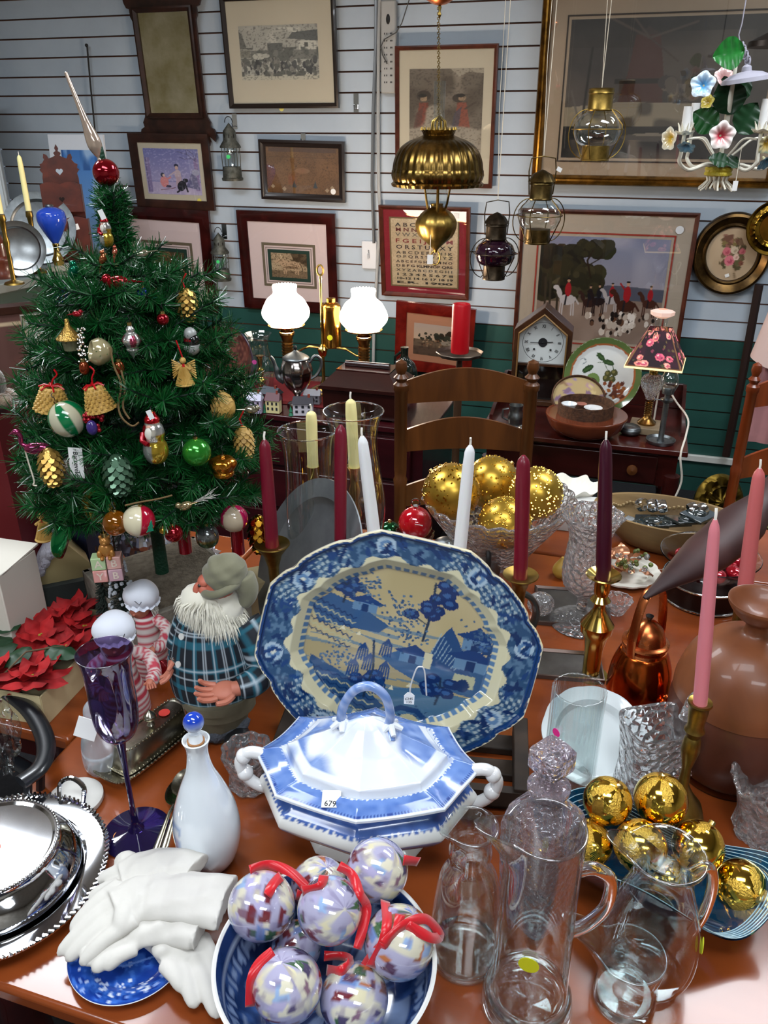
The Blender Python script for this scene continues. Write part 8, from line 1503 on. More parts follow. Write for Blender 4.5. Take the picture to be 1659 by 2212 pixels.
for k, (lb, x, y, rp, dz) in enumerate(rs_):
    zz_ = .75+.062+dz; p = P(x, y, zz_); s = mpp(p); RR = rp*s; th = thing('picture_bauble', lb, 'ornament', p, (0, 0, 0), 'picture baubles in the patterned bowl'); qr = random.Random(k+3); Mx = RZ(qr.uniform(0, 360)) @ RX(qr.uniform(0, 180)); o1 = qr.random()
    mb().sph(RR, n=72, M=Mx, col=lambda x, y, z: r.at((math.atan2(y, x)/(2*PI)+.5+o1) % 1, .5+.5*z)).build('ball', BAU, th, ang=180)
    for pts in RB.get(k, []):
        P3 = []
        for (u_, v_) in pts:
            a_, b_, c_ = ray(u_, v_); d = Vector((a_, b_, c_)).normalized(); oc = Vector((0, 0, H))-p; B_ = oc.dot(d); D_ = B_*B_-(oc.length_squared-(RR*1.05+.002)**2); t = -B_-math.sqrt(D_) if D_ > 0 else -B_; P3.append(Vector((0, 0, H))+d*t-p)
        ribbon(P3, 21*s, th)
# ============================================================ CLEAR GLASS
def glassware(name, label, cat, px, pb, prof, t=.0028, ft=.006, spout=None, handle=None, mat=GLASS, n=64, n_=4, stick=None, fn2=None):
    base = P(px, pb); base.z += .0006; th = thing(name, label, cat, base); pr = pprof(base, prof); pr[0] = (pr[0][0], 0); ou = smr(pr, n_); zt = ou[-1][1]; rt = ou[-1][0]
    def fn(r_, z, a):
        if spout:
            az, amp, zr_ = spout; k = max(0, (z-(zt-zr_))/zr_); da = (a-R(az)+PI) % (2*PI)-PI; e_ = math.exp(-(da/.32)**2)*k*k; return (r_+amp*e_, z+amp*.45*e_)
        if fn2: return fn2(r_, z, a)
        return (r_, z)
    mb().lathe(vessel(ou, t, ft), n, 0, None, fn).build('glass_body', THIN if mat is GLASS else mat, th)
    if mat is GLASS: q = [p for p in ou if p[1] < ft*1.6]; mb().lathe([(1e-5, .0004)]+[(max(r_-t*.5, 1e-4), z+.0004) for r_, z in q]+[(q[-1][0]*.7, ft*.8), (1e-5, ft*.6)], n).build('thick_base', GLASS, th)
    if handle:
        az, lst, rr = handle; ca, sa = cos(R(az)), sin(R(az)); pts = sm([(r_*ca, r_*sa, z) for r_, z in pprof(base, lst)], 5); mb().tube(pts, rr, 12).build('handle', mat, th)
    if stick: c_, a_, y_, rr = stick; z = pprof(base, [(0, y_)])[0][1]; rq = float(np.interp(z, [q[1] for q in ou], [q[0] for q in ou])); sticker(th, c_, rr, T((rq+.0008)*cos(R(a_)), (rq+.0008)*sin(R(a_)), z) @ RZ(a_) @ RY(90))
    return th
glassware('glass_carafe', 'small clear glass carafe with a ringed lip, left of the tall pitcher', 'carafe', 1002, 2062, [(72, 2062), (78, 2045), (76, 2010), (72, 1960), (64, 1900), (48, 1870), (44, 1855), (47, 1838), (44, 1825), (48, 1805), (58, 1785)], .003, .008, (200, .008, .02), None, stick=('b01a80', 215, 1975, .007))
glassware('glass_pitcher', 'tall straight clear glass pitcher with a thick foot and loop handle', 'pitcher', 1136, 2170, [(92, 2170), (98, 2160), (94, 2140), (84, 2128), (82, 2080), (82, 1980), (83, 1890), (85, 1830), (88, 1790)], .003, .02, (188, .03, .05), (8, [(84, 1890), (120, 1890), (160, 1920), (158, 1975), (120, 2010), (84, 2022)], .0065), stick=('c8c81c', 252, 2010, .0095))
glassware('glass_creamer', 'low clear glass creamer with a long pouring lip in front', 'creamer', 1345, 2160, [(62, 2160), (68, 2150), (66, 2125), (62, 2105), (70, 2080), (74, 2060)], .0025, .012, (155, .035, .03), None)
glassware('bulbous_glass_jug', 'clear glass jug with round belly and pinched rim before the gold balls', 'jug', 1388, 2100, [(50, 2100), (80, 2090), (100, 2055), (102, 2010), (88, 1960), (70, 1915), (60, 1885), (66, 1865), (84, 1845)], .003, .007, (165, .02, .035), (5, [(64, 1890), (100, 1880), (118, 1920), (112, 1980), (92, 2020)], .0055), stick=('e8e82a', 340, 2010, .008))
glassware('ribbed_glass_vase', 'straight ribbed clear glass vase behind the crystal pitcher', 'vase', 1226, 1690, [(52, 1690), (55, 1680), (56, 1620), (57, 1540), (58, 1490)], .003, .008, fn2=lambda r_, z, a: (r_*(1+.012*sin(a*28)), z), n=112, stick=('e8308c', 215, 1560, .006))
glassware('cut_crystal_goblet', 'tall footed cut crystal vase with a diamond pattern behind the candle', 'vase', 1252, 1345, [(64, 1345), (62, 1340), (30, 1330), (12, 1318), (12, 1300), (10, 1292), (24, 1280), (44, 1262), (50, 1230), (46, 1190), (44, 1160), (54, 1130), (66, 1112)], .004, .05, mat=CRYSTAL, n=120, fn2=lambda r_, z, a: (r_*(1+(.035*abs(sin(a*10+z*260))*abs(sin(a*10-z*260)) if .05 < z else 0)+(.04*sin(a*12) if z > .21 else 0)), z), n_=8)
glassware('small_crystal_dish', 'small scalloped crystal dish beside the copper kettle lid', 'dish', 1330, 1325, [(14, 1325), (18, 1320), (26, 1305), (32, 1294)], .003, .006, mat=CRYSTAL, n=72, fn2=lambda r_, z, a: (r_*(1+.05*sin(a*12)), z))
base = P(1154, 1970); base.z += .0006; pr = lambda L_: pprof(base, L_); LAV = m('lavender_crystal', 'e6dae4', .03, trans=.88, ior=1.5, bump=(120, .9, .006, 1)); th = thing('square_decanter', 'heavy square lavender-tinted cut glass decanter with a cube stopper', 'decanter', base, (0, 0, 38)); rg = []
for r_, y in ((58, 1970), (64, 1955), (74, 1850), (78, 1785), (68, 1752), (40, 1735)): q = pr([(r_, y)])[0]; rg.append(rr_(q[0]*.95, q[0]*.95, 0 if y == 1970 else q[1], 48, 6))
for r_, y in ((30, 1722), (31, 1712), (46, 1704), (47, 1696), (34, 1692)): q = pr([(r_, y)])[0]; rg.append(rr_(q[0], q[0], q[1], 48, 2))
b = loft(mb(), rg); sc = pr([(52, 1870)])[0]
for k in range(4):
    for j in range(12): a = 2*PI*j/12; b.tube([(.005*cos(a), -sc[0]*1.08, sc[1]+.005*sin(a)), (.022*cos(a), -sc[0]*1.08, sc[1]+.03*sin(a))], [.001, .0026], 5, 0, RZ(90*k))
b.build('glass_body', LAV, th, ang=25); z = pr([(0, 1692)])[0][1]; z2 = pr([(0, 1612)])[0][1]; b = mb(); b.lathe([(.007, z-.01), (.009, z), (.006, z+.008), (.009, z+.014)], 20); w_ = (z2-z-.014)*.52; loft(b, [rr_(w_*.7, w_*.7, z+.014, 32, 6), rr_(w_, w_, z+.022, 32, 8), rr_(w_, w_, z2-.006, 32, 8), rr_(w_*.75, w_*.75, z2, 32, 6)]); b.build('cube_stopper', LAV, th, ang=25)
# crystal pitcher
base = P(1396, 1712); base.z += .0006; pr = lambda L_: pprof(base, L_); th = thing('crystal_pitcher', 'squared cut crystal pitcher with starbursts and a rounded handle', 'pitcher', base, (0, 0, 12)); rg = []
L_ = [(62, 1712), (66, 1700), (62, 1650), (66, 1610), (76, 1560)]
for r_, y in L_: q = pr([(r_, y)])[0]; rg.append(rr_(q[0], q[0]*.8, 0 if y == 1712 else q[1], 56, 5))
for r_, y in ((70, 1562), (58, 1612), (54, 1650), (56, 1692)): q = pr([(r_, y)])[0]; rg.append(rr_(q[0], q[0]*.78, q[1], 56, 5))
b = loft(mb(), rg); 
for cx, zc_, n_ in ((0, .034, 15), (-.02, .075, 9), (.022, .075, 9)):
    for j in range(n_): a = PI*j/(n_-1); b.tube([(cx+.003*cos(a), -.0335, zc_-.02+.003*sin(a)), (cx+.022*cos(a)*(n_/15), -.034, zc_-.02+.03*sin(a)*(n_/15))], [.0006, .0019], 5)
b.build('glass_body', CRYSTAL, th, ang=30); q = pr([(70, 1560), (100, 1520), (70, 1650)]); mb().tube(sm([(.034, 0, q[0][1]), (.042, 0, q[1][1]), (.055, 0, q[1][1]+.002), (.06, 0, q[0][1]-.01), (.05, 0, q[2][1]+.02), (.035, 0, q[2][1])], 5), .007, 12).build('handle', CRYSTAL, th)
base = P(1640, 1800); base.z += .0006; th = tag(mb().lathe(vessel([(.03, 0), (.033, .006), (.03, .03), (.036, .06), (.046, .082)], .004, .01), 96, 0, None, lambda r_, z, a: (r_*(1+.05*sin(a*8)+.02*sin(a*24+z*300)), z+(.004*sin(a*16) if z > .07 else 0))).build('crystal_celery_vase', CRYSTAL, loc=base, ang=25), 'cut crystal vase with fan-shaped rim at the right edge', 'vase')
base = P(520, 1720)+Vector((.01, .02, .0006)); tag(mb().lathe(vessel([(.024, 0), (.028, .006), (.026, .03), (.034, .06)], .004, .01), 72, 0, None, lambda r_, z, a: (r_*(1+.05*sin(a*9)), z)).build('crystal_tumbler', CRYSTAL, loc=base, ang=25), 'small cut crystal vase between the white bottle and the tureen', 'vase')
c_ = P(1285, 1580, .79); th = thing('white_glass_plate', 'white milk-glass plate with beaded edge behind the ribbed vase', 'plate', (c_.x, c_.y, .775), (28, 0, 6)); plate_mesh(mb(), .074, .3, .012, fn=lambda r_, z, a: (r_*(1+(.02*abs(sin(a*26)) if r_ > .06 else 0)), z)).build('dish', m('milk_white', 'd8e0e2', .12, coat=.6), th)
# gold balls in the wavy blue glass dish
base = P(1412, 1935); base.z += .0006; th = thing('blue_glass_dish', 'wavy deep blue art glass dish holding gold balls', 'dish', base, (0, 0, -24)); TEAL = m('blue_art_glass', '0c4a6c', .04, coat=1, trans=.35, noise=6, col2='0a2c50')
def dish(u, v, o=0): a = 2*PI*u; w_ = .012*sin(3*a+.6)*v*v*v; return ((.125*v**.85)*cos(a)*(1+.06*sin(3*a)*v), (.072*v**.85)*sin(a), .004+.052*v**2.2+w_*2.0+o)
mb().grid(96, 24, lambda u, v: dish(u, max(v, .002), .0), wrap=True).grid(96, 24, lambda u, v: dish(u, max(v, .002), .003), wrap=True).build('glass_body', TEAL, th, ang=60); b = mb()
for k in range(6): v = .82+.035*k; b.tube([dish(j/96, v, .0035) for j in range(96)], .0005, 4, closed=True)
b.build('white_threads', m('white_thread_glass', 'a8c8d4', .2), th)
GL2 = m('gold_glitter_fine', 'dcb24a', .35, .85, bump=(500, 1, .002))
def gball(px, py, rp, z, label, group, glit, nm='gold_ball', par=0):
    p = P(px, py, z); s = mpp(p); th = thing(nm, label, 'ornament', p, (rnd.uniform(0, 60), rnd.uniform(0, 60), rnd.uniform(0, 360)), group); o = mb().sph(rp*s, n=48).build('ball', [GOLDM, GL2], th)
    if glit == 1:
        for q in o.data.polygons: c = q.center.normalized(); q.material_index = 1 if (abs(c.z)+.35*cos(5*math.atan2(c.y, c.x))) > .72 or (c.x > .3 and sin(8*c.y+3*c.z) > .5) else 0
    else:
        o.data.materials.clear(); o.data.materials.append(m('satin_gold', 'c09a3c', .3, .85)); b = mb(); qr = random.Random(int(px))
        for j in range(330): d = Vector((qr.gauss(0, 1), qr.gauss(0, 1), qr.gauss(0, 1))).normalized()*rp*s; b.sph(qr.uniform(.0014, .0028), tuple(d), 6)
        b.build('glitter_beads', GOLDM, th)
    mb().lathe([(.004, rp*s-.001), (.004, rp*s+.004), (1e-5, rp*s+.005)], 12).build('cap', GCAP, th)
G1 = 'gold balls in the blue glass dish'
for a in ((1312, 1730, 52, .85, 'gold ball at the back left of the blue dish, right of the decanter'), (1427, 1727, 57, .85, 'gold ball at the back right of the blue dish, by the brass candlestick foot'), (1272, 1822, 50, .81, 'gold ball at the left end of the blue dish behind the tall pitcher'), (1383, 1828, 57, .825, 'gold ball seen through the round-bellied jug rim'), (1508, 1828, 55, .82, 'gold ball in the middle right of the blue dish'), (1600, 1912, 55, .79, 'gold ball at the right end of the blue dish, nearest the edge'), (1440, 1895, 44, .772, 'gold ball low in the blue dish, mostly hidden')): gball(*a, G1, 1)
# glittery balls in the crystal bowl
base = Vector((.222, 1.43, .7506)); th = thing('crystal_punch_bowl', 'large cut crystal bowl with scalloped rim holding glittery gold balls', 'bowl', base); ou = smr([(.045, 0), (.05, .006), (.07, .03), (.105, .08), (.148, .142)], 6)
mb().lathe(vessel(ou, .005, .008), 144, 0, None, lambda r_, z, a: (r_*(1+.018*sin(a*24)*min(1, z/.03)), z+(.005*abs(sin(a*12)) if z > .13 else 0))).build('glass_body', CRYSTAL, th, ang=30)
for a in ((975, 1062, 62, .915, 'glittery gold ball at the left in the crystal bowl'), (1063, 1042, 58, .895, 'glittery gold ball at the top middle of the crystal bowl'), (1158, 1065, 57, .912, 'glittery gold ball at the right in the crystal bowl'), (1090, 1128, 56, .879, 'glittery gold ball at the front of the crystal bowl, lowest')): gball(*a, 'glittery gold balls in the crystal bowl', 0, 'glittery_gold_ball')
# ============================================================ CANDLES AND CANDLESTICKS
def taper(x0, y0, x1, y1, rp, mat, label, Y, wick=1, top=.75):
    a_, b_ = PY(x1, y1, Y), PY(x0, y0, Y); d = b_-a_; L_ = d.length; s = mpp(a_); th = thing('taper_candle', label, 'candle', a_); th.matrix_world = T(*a_) @ look(d)
    mb().lathe(candle_prof(L_, rp*s, top), 28).build('wax', mat, th)
    if wick: mb().tube([(0, 0, L_-.003), (.001, .0, L_+.006), (-.002, .001, L_+.012)], .0016, 6).build('wick', WICK, th)
    return a_
def stick(a_, prof, mat, label, name='candlestick'):
    base = Vector((a_.x, a_.y, .7506)); th = thing(name, label, 'candlestick', base); pr = pprof(base, prof); zt = a_.z-base.z; k_ = (zt+.003)/pr[-1][1]; pr = [(r_, z*k_) for r_, z in pr]; pr[0] = (pr[0][0], 0)
    mb().lathe([(1e-5, 0)]+pr+[(1e-5, pr[-1][1]-.004)], 40).build('turned_body', mat, th); return th
a_ = taper(1309, 950, 1303, 1252, 16, m('dark_burgundy_wax', '3c0a20', .35, coat=.2), 'very dark red taper candle in the middle brass candlestick', 1.06)
stick(a_, [(36, 1510), (38, 1495), (30, 1480), (17, 1465), (20, 1400), (26, 1375), (34, 1365), (36, 1350), (20, 1330), (12, 1318), (12, 1308), (22, 1300), (14, 1290), (17, 1282), (17, 1262), (38, 1248), (36, 1246), (17, 1254)], BRASS, 'polished brass candlestick with wide drip pan and faceted knops')
a_ = taper(1545, 1122, 1512, 1522, 15, WAXP, 'pale pink taper candle in the front right brass candlestick', .745, top=.7)
stick(a_, [(52, 1768), (54, 1755), (46, 1735), (26, 1715), (12, 1695), (10, 1660), (20, 1622), (18, 1600), (14, 1594), (22, 1580), (17, 1570), (21, 1540), (21, 1530), (26, 1524), (25, 1520), (18, 1522)], OLDBRASS, 'plain aged brass candlestick at the right with a square-looking foot')
a_ = taper(571, 950, 588, 1182, 15, WAXB, 'burgundy taper candle left of the platter', 1.1)
stick(a_, [(40, 1440), (40, 1430), (14, 1400), (10, 1330), (20, 1300), (10, 1280), (12, 1230), (20, 1205), (39, 1183), (38, 1181), (16, 1186)], OLDBRASS, 'brass candlestick with a flat drip pan at the upper left of the platter')
a_ = taper(1131, 984, 1124, 1250, 15, WAXB, 'burgundy taper candle right of the platter top, without a wick', 1.07, 0, .9)
stick(a_, [(40, 1490), (38, 1480), (14, 1450), (12, 1380), (20, 1340), (12, 1320), (14, 1280), (20, 1262), (39, 1248), (38, 1246), (16, 1252)], OLDBRASS, 'brass candlestick with a flat drip pan behind the platter right shoulder')
a_ = taper(736, 918, 735, 1180, 13, WAXB, 'burgundy taper candle standing behind the platter top', 1.12, 0, .9); stick(a_, [(40, 1420), (14, 1400), (10, 1250), (16, 1180)], OLDBRASS, 'candlestick hidden behind the platter under the burgundy candle')
a_ = taper(782, 942, 812, 1185, 14, WAXW, 'white taper candle leaning left behind the platter', 1.08); stick(a_, [(36, 1420), (14, 1400), (10, 1250), (16, 1185)], PEWTER, 'candlestick behind the platter under the left white candle')
a_ = taper(1016, 962, 992, 1200, 14, WAXW, 'white taper candle leaning right in front of the gold balls', 1.08); stick(a_, [(36, 1420), (14, 1400), (10, 1250), (16, 1200)], PEWTER, 'candlestick behind the platter under the right white candle')
a_ = taper(1641, 1012, 1606, 1300, 16, m('rose_wax', 'c86868', .4, sss=.1), 'rose pink taper candle behind the wooden vase', .98); stick(a_, [(36, 1520), (14, 1500), (10, 1400), (18, 1300)], OLDBRASS, 'candlestick hidden behind the wooden vase')
a_ = taper(757, 862, 765, 1010, 12, WAXC, 'cream taper candle inside the taller hurricane shade', 1.32, 1, .9); stick(a_, [(32, 1250), (28, 1235), (8, 1215), (8, 1150), (16, 1110), (8, 1085), (14, 1060), (9, 1045), (12, 1020), (18, 1010)], BRASS, 'slender brass candlestick inside the taller hurricane shade')
a_ = taper(672, 888, 676, 1010, 12, WAXC, 'cream taper candle inside the lower hurricane shade', 1.28, 1, .9); stick(a_, [(32, 1260), (28, 1250), (8, 1230), (8, 1100), (14, 1010)], BRASS, 'brass candlestick inside the lower hurricane shade behind the pewter plate')
for x, yb, Y, pf_, lb in ((768, 1225, 1.32, [(40, 1225), (50, 1190), (62, 1130), (65, 1080), (56, 1010), (50, 960), (54, 920), (65, 888)], 'taller clear glass hurricane shade behind the candles'), (672, 1235, 1.28, [(40, 1235), (46, 1200), (52, 1150), (52, 1090), (50, 1020), (54, 960), (63, 930)], 'lower clear glass hurricane shade behind the pewter plate')):
    base = Vector((PY(x, 1150, Y).x, Y, .7506)); pr = pprof(base, pf_); k0 = -pr[0][1]; pr = [(r_, max(z, 0)) for r_, z in pr]; th = thing('hurricane_glass', lb, 'glass shade', base); mb().open_lathe(smr(pr, 5), 48).build('glass', THIN, th); mb().tube([(pr[-1][0]*cos(t), pr[-1][0]*sin(t), pr[-1][1]) for t in [2*PI*j/48 for j in range(48)]], .0014, 6, closed=True).build('glass_rim', GLASS, th)
# ============================================================ PEWTER, BAUBLES AND DISHES BEHIND THE PLATTER
c_ = PY(672, 1080, 1.17); th = thing('leaning_pewter_charger', 'big oval-looking pewter charger standing edge-on left of the candles', 'plate', c_, (64, 0, -58)); c_.z = .75+.15*.9; th.location = c_; plate_mesh(mb(), .148, .26, .016).build('dish', m('satin_pewter', '9ea3a6', .42, .7, noise=14, col2='868b8e'), th)
def simple(name, label, cat, px, py, prof, mat, fn=None, n=40, grp=None, dz=0):
    base = P(px, py); base.z += .0006+dz; o = mb().lathe([(1e-5, 0)]+smr(prof, 4)+[(1e-5, prof[-1][1])], n, 0, None, fn).build(name, mat, loc=base); return tag(o, label, cat, grp)
th = simple('pewter_lidded_dish', 'domed pewter lid with stepped rim before the crystal bowl', 'dish', 962, 1215, [(.035, 0), (.045, .02), (.042, .026), (.03, .03), (.024, .045), (.012, .053), (.002, .055)], PEWTER)
simple('pewter_porringer', 'low pewter porringer behind the platter, left of the domed lid', 'dish', 868, 1210, [(.03, 0), (.044, .012), (.046, .028), (.04, .034), (.01, .036)], m('bright_pewter', ''))
base = P(1045, 1240); th = thing('pewter_tankard', 'pewter tankard lying behind the platter with a dark curved handle', 'tankard', base+Vector((0, 0, .0006))); mb().lathe([(1e-5, 0)]+smr([(.03, 0), (.032, .02), (.026, .05), (.024, .07)], 3)+[(1e-5, .07)], 36).build('body', PEWTER, th); mb().tube(sm([(0, -.026, .06), (0, -.045, .075), (0, -.055, .05), (0, -.03, .02)], 4), .005, 8).build('handle', IRON, th)
q = PY(1108, 1212, 1.13); q.z = .75+.058; tag(mb().tube([(.052*cos(t), 0, .052*sin(t)) for t in [2*PI*j/48 for j in range(48)]], .009, 10, closed=True, flat=.6).build('pewter_ring_stand', m('dark_pewter', '555b5c', .35, .9), loc=q, rot=(0, 0, 20)), 'dark grey pewter ring standing right of the platter top', 'ring stand')
th = glassware('small_ruffled_dish', 'small ruffled glass dish under the red glass ball', 'dish', 895, 1200, [(16, 1200), (22, 1190), (36, 1165), (42, 1150)], .002, .004, n=60, fn2=lambda r_, z, a: (r_*(1+.04*sin(a*14)), z))
p = P(897, 1130, .815); s = mpp(p); th = thing('red_glass_ball', 'clear red blown glass ball with a white label, before the crystal bowl', 'ornament', p); mb().sph(37*s, n=40).build('ball', m('clear_red_glass', 'b80a1c', .03, .1, coat=1), th); mb().tube([(0, 0, 36*s), (0, 0, 42*s)], .006, 10).tube([(9*s*cos(t), 0, 48*s+9*s*sin(t)) for t in [2*PI*j/16 for j in range(16)]], .0022, 6, closed=True).build('glass_loop', GLASS, th); mb().box(.016, .0008, .02, 0, T(.002, -.0255, -.006) @ RX(20) @ RY(12)).build('white_label', WHITEP, th)
p = P(842, 1150, .785); ball_ = thing('green_ball', 'shiny dark green ball behind the left white candle', 'ornament', p); mb().sph(.024, n=32).build('ball', OG('dgreen', '0a5a2c', '084020'), ball_); mb().lathe([(.004, .023), (.004, .028), (1e-5, .029)], 12).build('cap', GCAP, ball_)
simple('crystal_ball', 'round faceted crystal ball right of the platter', 'glass ball', 1166, 1325, [(.012, 0), (.022, .012), (.024, .024), (.016, .036), (.002, .041)], CRYSTAL, lambda r_, z, a: (r_*(1+.03*sin(a*8)), z)); simple('yellow_gourd', 'small yellow pear-shaped gourd between crystal bowl and crystal vase', 'gourd', 1212, 1245, [(.012, 0), (.018, .01), (.016, .022), (.008, .034), (.003, .042)], m('gourd_yellow', 'b8923c', .5))
for u_, v_, w_, d_, lb in ((1235, 1315, .125, .12, 'grey metal tray under the cut crystal vase'), (1215, 1440, .12, .07, 'grey metal tray lying in front of the other, beside the platter')):
    q = P(u_, v_); th = thing('metal_tray', lb, 'tray', (q.x, q.y, .7506), (0, 0, -8), 'grey metal trays'); mb().box(w_, d_, .003, 0).build('plate', m('dull_metal', '6c6864', .3, .9, noise=9, col2='4c4844', rnoise=.25), th); mb().frame(w_+.006, d_+.006, .006, .007, 0, RX(-90)).build('raised_rim', m('tray_rim', '5a4c46', .35, .8), th)
# copper leaves with beads on a scalloped plate
q = P(1345, 1240); th = thing('scalloped_plate', 'cream scalloped plate under the copper leaves', 'plate', q+Vector((.0, 0, .0006))); plate_mesh(mb(), .068, .3, .01, fn=lambda r_, z, a: (r_*(1+.04*abs(sin(a*7))), z)).build('dish', CREAM, th)
CL = m('copper_leaf', 'a86a48', .3, .7, noise=20, col2='c48a68'); th = thing('copper_leaf_spray', 'spray of copper leaves with green glass beads on the scalloped plate', 'decoration', q+Vector((0, 0, .014))); qr = random.Random(8)
for k in range(13): b = mb(); petal(b, T(qr.uniform(-.04, .04), qr.uniform(-.035, .035), .004+.001*k) @ RZ(qr.uniform(0, 360)) @ RX(qr.uniform(-25, 25)) @ RY(qr.uniform(-40, -5)), .034, .014, -.2); b.build('copper_leaf', CL, th)
for k in range(30): q2 = (qr.uniform(-.02, .05), qr.uniform(-.045, .03), .012+qr.uniform(0, .014)); mb().sph(qr.uniform(.0035, .006), q2, 12).build('glass_bead', m('green_bead', '8a9c5a', .03, trans=.8, ior=1.5) if k % 2 else CRYSTAL, th)
# shell-like cream dish and card behind the crystal bowl
q = P(1222, 1130); th = thing('ruffled_cream_dish', 'ruffled cream porcelain dish behind the crystal vase', 'dish', (q.x+.01, q.y+.07, .7506)); mb().grid(90, 16, lambda u, v: ((.08*v)*cos(2*PI*u)*(1+.07*sin(16*PI*u)*v), .055*v*sin(2*PI*u), .012+.05*v*v+.006*sin(18*PI*u)*v), wrap=True).build('dish', CREAM, th)
q = PY(1180, 1040, 1.62); tag(mb().box(.12, .08, .05, 0).build('white_gift_box', m('white_card', 'c8c8c4', .7), loc=(q.x+.075, 1.6, .751), rot=(0, 0, -12)), 'white box with a red side behind the glittery gold balls', 'box')
# dough bowl
q = P(1450, 1205); q.y += .05; th = thing('wooden_dough_bowl', 'long oval wooden dough bowl holding napkin rings and dark plates', 'bowl', (q.x, q.y, .7506), (0, 0, -24)); MW_ = m('maple_bowl', '8a7048', .55, wood=12, col2='6a522f', stretch=(.2, 1, 1)); A_, B_ = .152, .088
def db(u, v, k_=1, o=0): a = 2*PI*u; return (A_*k_*cos(a)*(.45+.55*v**.6), B_*k_*sin(a)*(.45+.55*v**.6), o+.078*v)
b = mb().grid(72, 14, db, wrap=True); b.grid(72, 14, lambda u, v: db(u, v, .93, .008*(1-v)), wrap=True); b.grid(72, 2, lambda u, v: (lambda p, w_: (p[0]*(1-v)+w_[0]*v, p[1]*(1-v)+w_[1]*v, .078))(db(u, 1), db(u, 1, .93)), wrap=True); b.put([(.06*cos(a), .035*sin(a), .012) for a in [2*PI*j/20 for j in range(20)]], [tuple(range(20))]); b.put([db(j/24, 0, .94, .009) for j in range(24)], [tuple(range(24))]); b.build('bowl_body', MW_, th, ang=50)
q3 = Vector((q.x, q.y, .80)); th = thing('bead_necklace', 'coiled beaded cord round the inside of the dough bowl', 'necklace', (q.x, q.y, .81), (0, 0, -24)); b = mb()
for j in range(90): a = 2*PI*j/90; b.sph(.0038, (A_*.83*cos(a), B_*.8*sin(a), .004*sin(j)), 6)
b.build('beads', m('tan_beads', '8a744e', .6), th)
SM = m('smoky_glass', '2c3434', .05, coat=1, noise=9, col2='14181a'); qr = random.Random(12)
for k in range(5): tag(mb().box(.07, .05, .006, 0).sph(1, (0, 0, .006), 16, sq=(.018, .014, .006)).build('dark_glass_tile', SM, loc=(q.x+.03*k-.06, q.y+.012*sin(k*2)-.004*k, .795+.007*k), rot=(qr.uniform(-14, 14), qr.uniform(-12, 12), 20*k-40), bevel=.002), ['dark glass piece, leftmost in the dough bowl', 'dark glass piece second from the left in the dough bowl', 'dark glass piece in the middle of the dough bowl', 'dark glass piece with a domed centre, near the right of the dough bowl', 'dark glass piece, rightmost in the dough bowl'][k], 'glass piece', 'dark glass pieces in the dough bowl')
for k, x in enumerate((-.05, -.03, -.012, .045, .064)): tag(mb().open_lathe([(.013, 0), (.015, .008), (.013, .016), (.011, .008), (.013, 0)], 24).build('napkin_ring', CHROME, loc=(q.x+x, q.y+.028-.3*x, .826), rot=(70, 10, 30+20*k)), ['chrome napkin ring, leftmost in the dough bowl', 'chrome napkin ring second from the left in the dough bowl', 'chrome napkin ring in the middle of the dough bowl', 'chrome napkin ring fourth from the left in the dough bowl', 'chrome napkin ring, rightmost in the dough bowl'][k], 'napkin ring', 'napkin rings in the dough bowl')
# glass bowl of red sweets, perforated tin, carved bird
base = P(1525, 1300); th = thing('pierced_metal_tin', 'round dark metal tin with a pierced band and bright rims', 'tin', base+Vector((.0, .02, .0006))); mb().lathe([(1e-5, 0), (.072, 0), (.074, -.004), (.074, .044), (1e-5, .044)], 64).build('body', m('tin_brown', '2c201c', .3, .8), th)
for z in (.004, .042): mb().tube([(.075*cos(t), .075*sin(t), z) for t in [2*PI*j/64 for j in range(64)]], .002, 8, closed=True).build('bright_rim', CHROME, th)
bz = base+Vector((0, .02, .046)); th = thing('glass_sweet_bowl', 'clear glass bowl of red sweets standing on the pierced tin', 'bowl', bz); mb().lathe(vessel(smr([(.035, 0), (.06, .012), (.078, .035), (.088, .045)], 4), .002, .004), 64).build('glass_body', GLASS, th); qr = random.Random(3)
for k in range(8): a = k*PI/4; tag(mb().sph(1, n=16, sq=(.019, .014, .012)).build('red_sweet', DRED, loc=bz+Vector((.048*cos(a), .048*sin(a), .024)), rot=(0, 0, 40*k)), 'red sweet at the '+['right', 'back right', 'back', 'back left', 'left', 'front left', 'front', 'front right'][k]+' of the clear glass bowl', 'sweet', 'red sweets in the glass bowl')
CB = m('carved_dark_bird', '2c1718', .55, wood=7, col2='40221f'); g0 = [PY(1392, 1292, .97), PY(1440, 1256, .99), PY(1500, 1215, 1.02), PY(1565, 1165, 1.06), PY(1620, 1110, 1.1), PY(1665, 1060, 1.13), PY(1720, 1000, 1.16)]
tag(mb().tube(sm([tuple(p) for p in g0], 8), [float(np.interp(i/48, [0, .12, .4, .6, .75, 1], [.003, .010, .036, .038, .022, .017])) for i in range(49)], 28, flat=.7).build('carved_wooden_bird', CB), 'dark purple-brown carved wooden bird head with a long beak pointing left', 'carving')
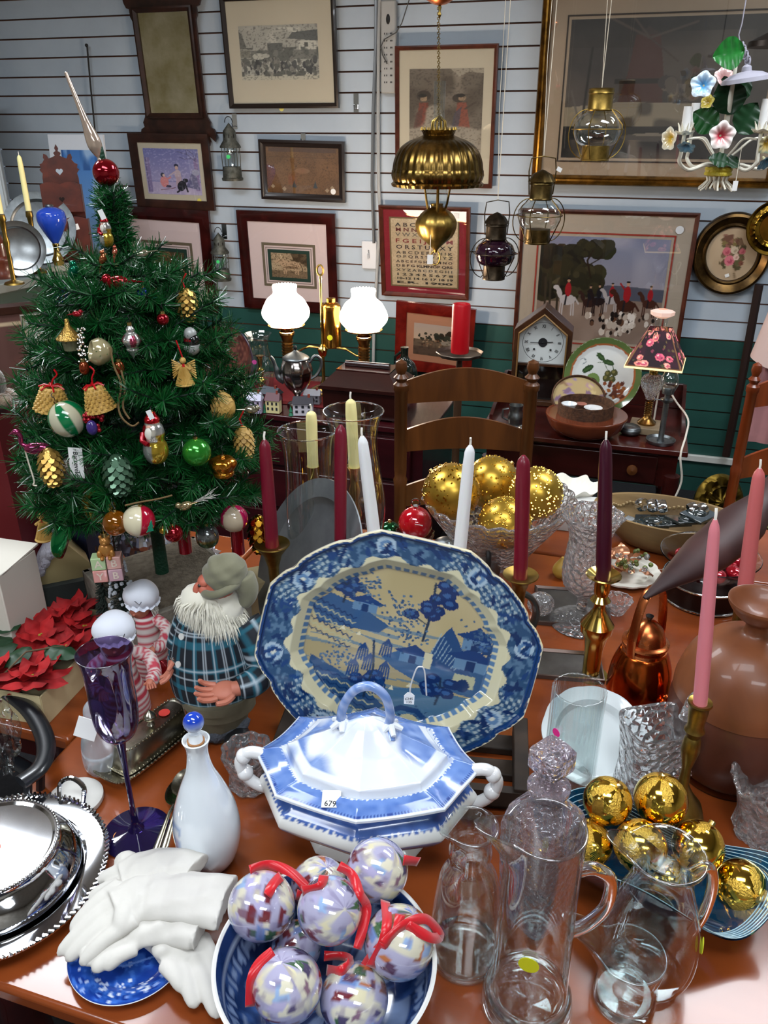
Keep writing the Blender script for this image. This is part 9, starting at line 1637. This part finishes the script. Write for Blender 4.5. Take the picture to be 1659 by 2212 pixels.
# copper kettle
base = P(1372, 1520); base.z += .0006; Y = base.y; s = mpp(base); pr = lambda L_: pprof(base, L_); th = thing('copper_kettle', 'small copper kettle with strap handle and domed lid', 'kettle', base, (0, 0, 35)); RK = m('red_copper', 'd0682a', .12, 1, noise=9, col2='a84a1c', rnoise=.1)
mb().lathe([(1e-5, 0)]+smr([(54*s, 0), (62*s, .01), (66*s, pr([(0, 1480)])[0][1]), (62*s, pr([(0, 1440)])[0][1]), (50*s, pr([(0, 1408)])[0][1]), (42*s, pr([(0, 1400)])[0][1])], 4)+[(1e-5, pr([(0, 1400)])[0][1])], 56).build('body', RK, th); zz = lambda y: pr([(0, y)])[0][1]
ld = mb().lathe([(1e-5, zz(1402)), (46*s, zz(1402)), (46*s, zz(1396)), (40*s, zz(1394)), (48*s, zz(1388)), (48*s, zz(1384)), (40*s, zz(1380))]+smr([(40*s, zz(1380)), (32*s, zz(1358)), (14*s, zz(1342)), (3*s, zz(1338))], 3)+[(1e-5, zz(1337))], 48).build('lid', COPPER, th); mb().lathe([(.003, zz(1338)), (.006, zz(1330)), (1e-5, zz(1326))], 12).build('knob', IRON, ld)
mb().tube(sm([(-44*s, 0, zz(1420)), (-46*s, 0, zz(1360)), (-30*s, 0, zz(1290)), (0, 0, zz(1268)), (30*s, 0, zz(1290)), (46*s, 0, zz(1360)), (44*s, 0, zz(1420))], 6), .0075, 12, flat=.18).build('strap_handle', COPPER, th); mb().tube(sm([(0, -58*s, zz(1490)), (0, -85*s, zz(1475)), (0, -95*s, zz(1445)), (0, -110*s, zz(1430))], 4), [.015]*4+[.011]*4+[.007]*5, 14).build('spout', RK, th)
# wooden vase
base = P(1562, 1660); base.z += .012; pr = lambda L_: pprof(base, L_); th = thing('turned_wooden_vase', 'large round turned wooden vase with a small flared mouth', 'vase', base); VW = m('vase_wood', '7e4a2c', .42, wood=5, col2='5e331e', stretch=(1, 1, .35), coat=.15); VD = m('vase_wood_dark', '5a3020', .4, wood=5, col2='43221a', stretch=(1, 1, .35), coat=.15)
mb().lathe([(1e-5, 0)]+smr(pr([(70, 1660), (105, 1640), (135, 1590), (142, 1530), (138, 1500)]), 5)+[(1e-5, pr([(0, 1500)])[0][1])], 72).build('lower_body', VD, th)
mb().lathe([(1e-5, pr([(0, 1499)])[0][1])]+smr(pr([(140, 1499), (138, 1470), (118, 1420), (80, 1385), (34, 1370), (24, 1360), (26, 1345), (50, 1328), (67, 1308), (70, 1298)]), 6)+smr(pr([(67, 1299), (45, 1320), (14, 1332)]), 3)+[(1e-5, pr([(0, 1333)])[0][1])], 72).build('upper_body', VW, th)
tag(mb().lathe([(1e-5, 0), (.062, 0), (.064, .004), (.05, .01), (1e-5, .01)], 56).build('glass_coaster', GLASS, loc=(base.x, base.y, .7506)), 'clear glass coaster under the wooden vase', 'coaster')
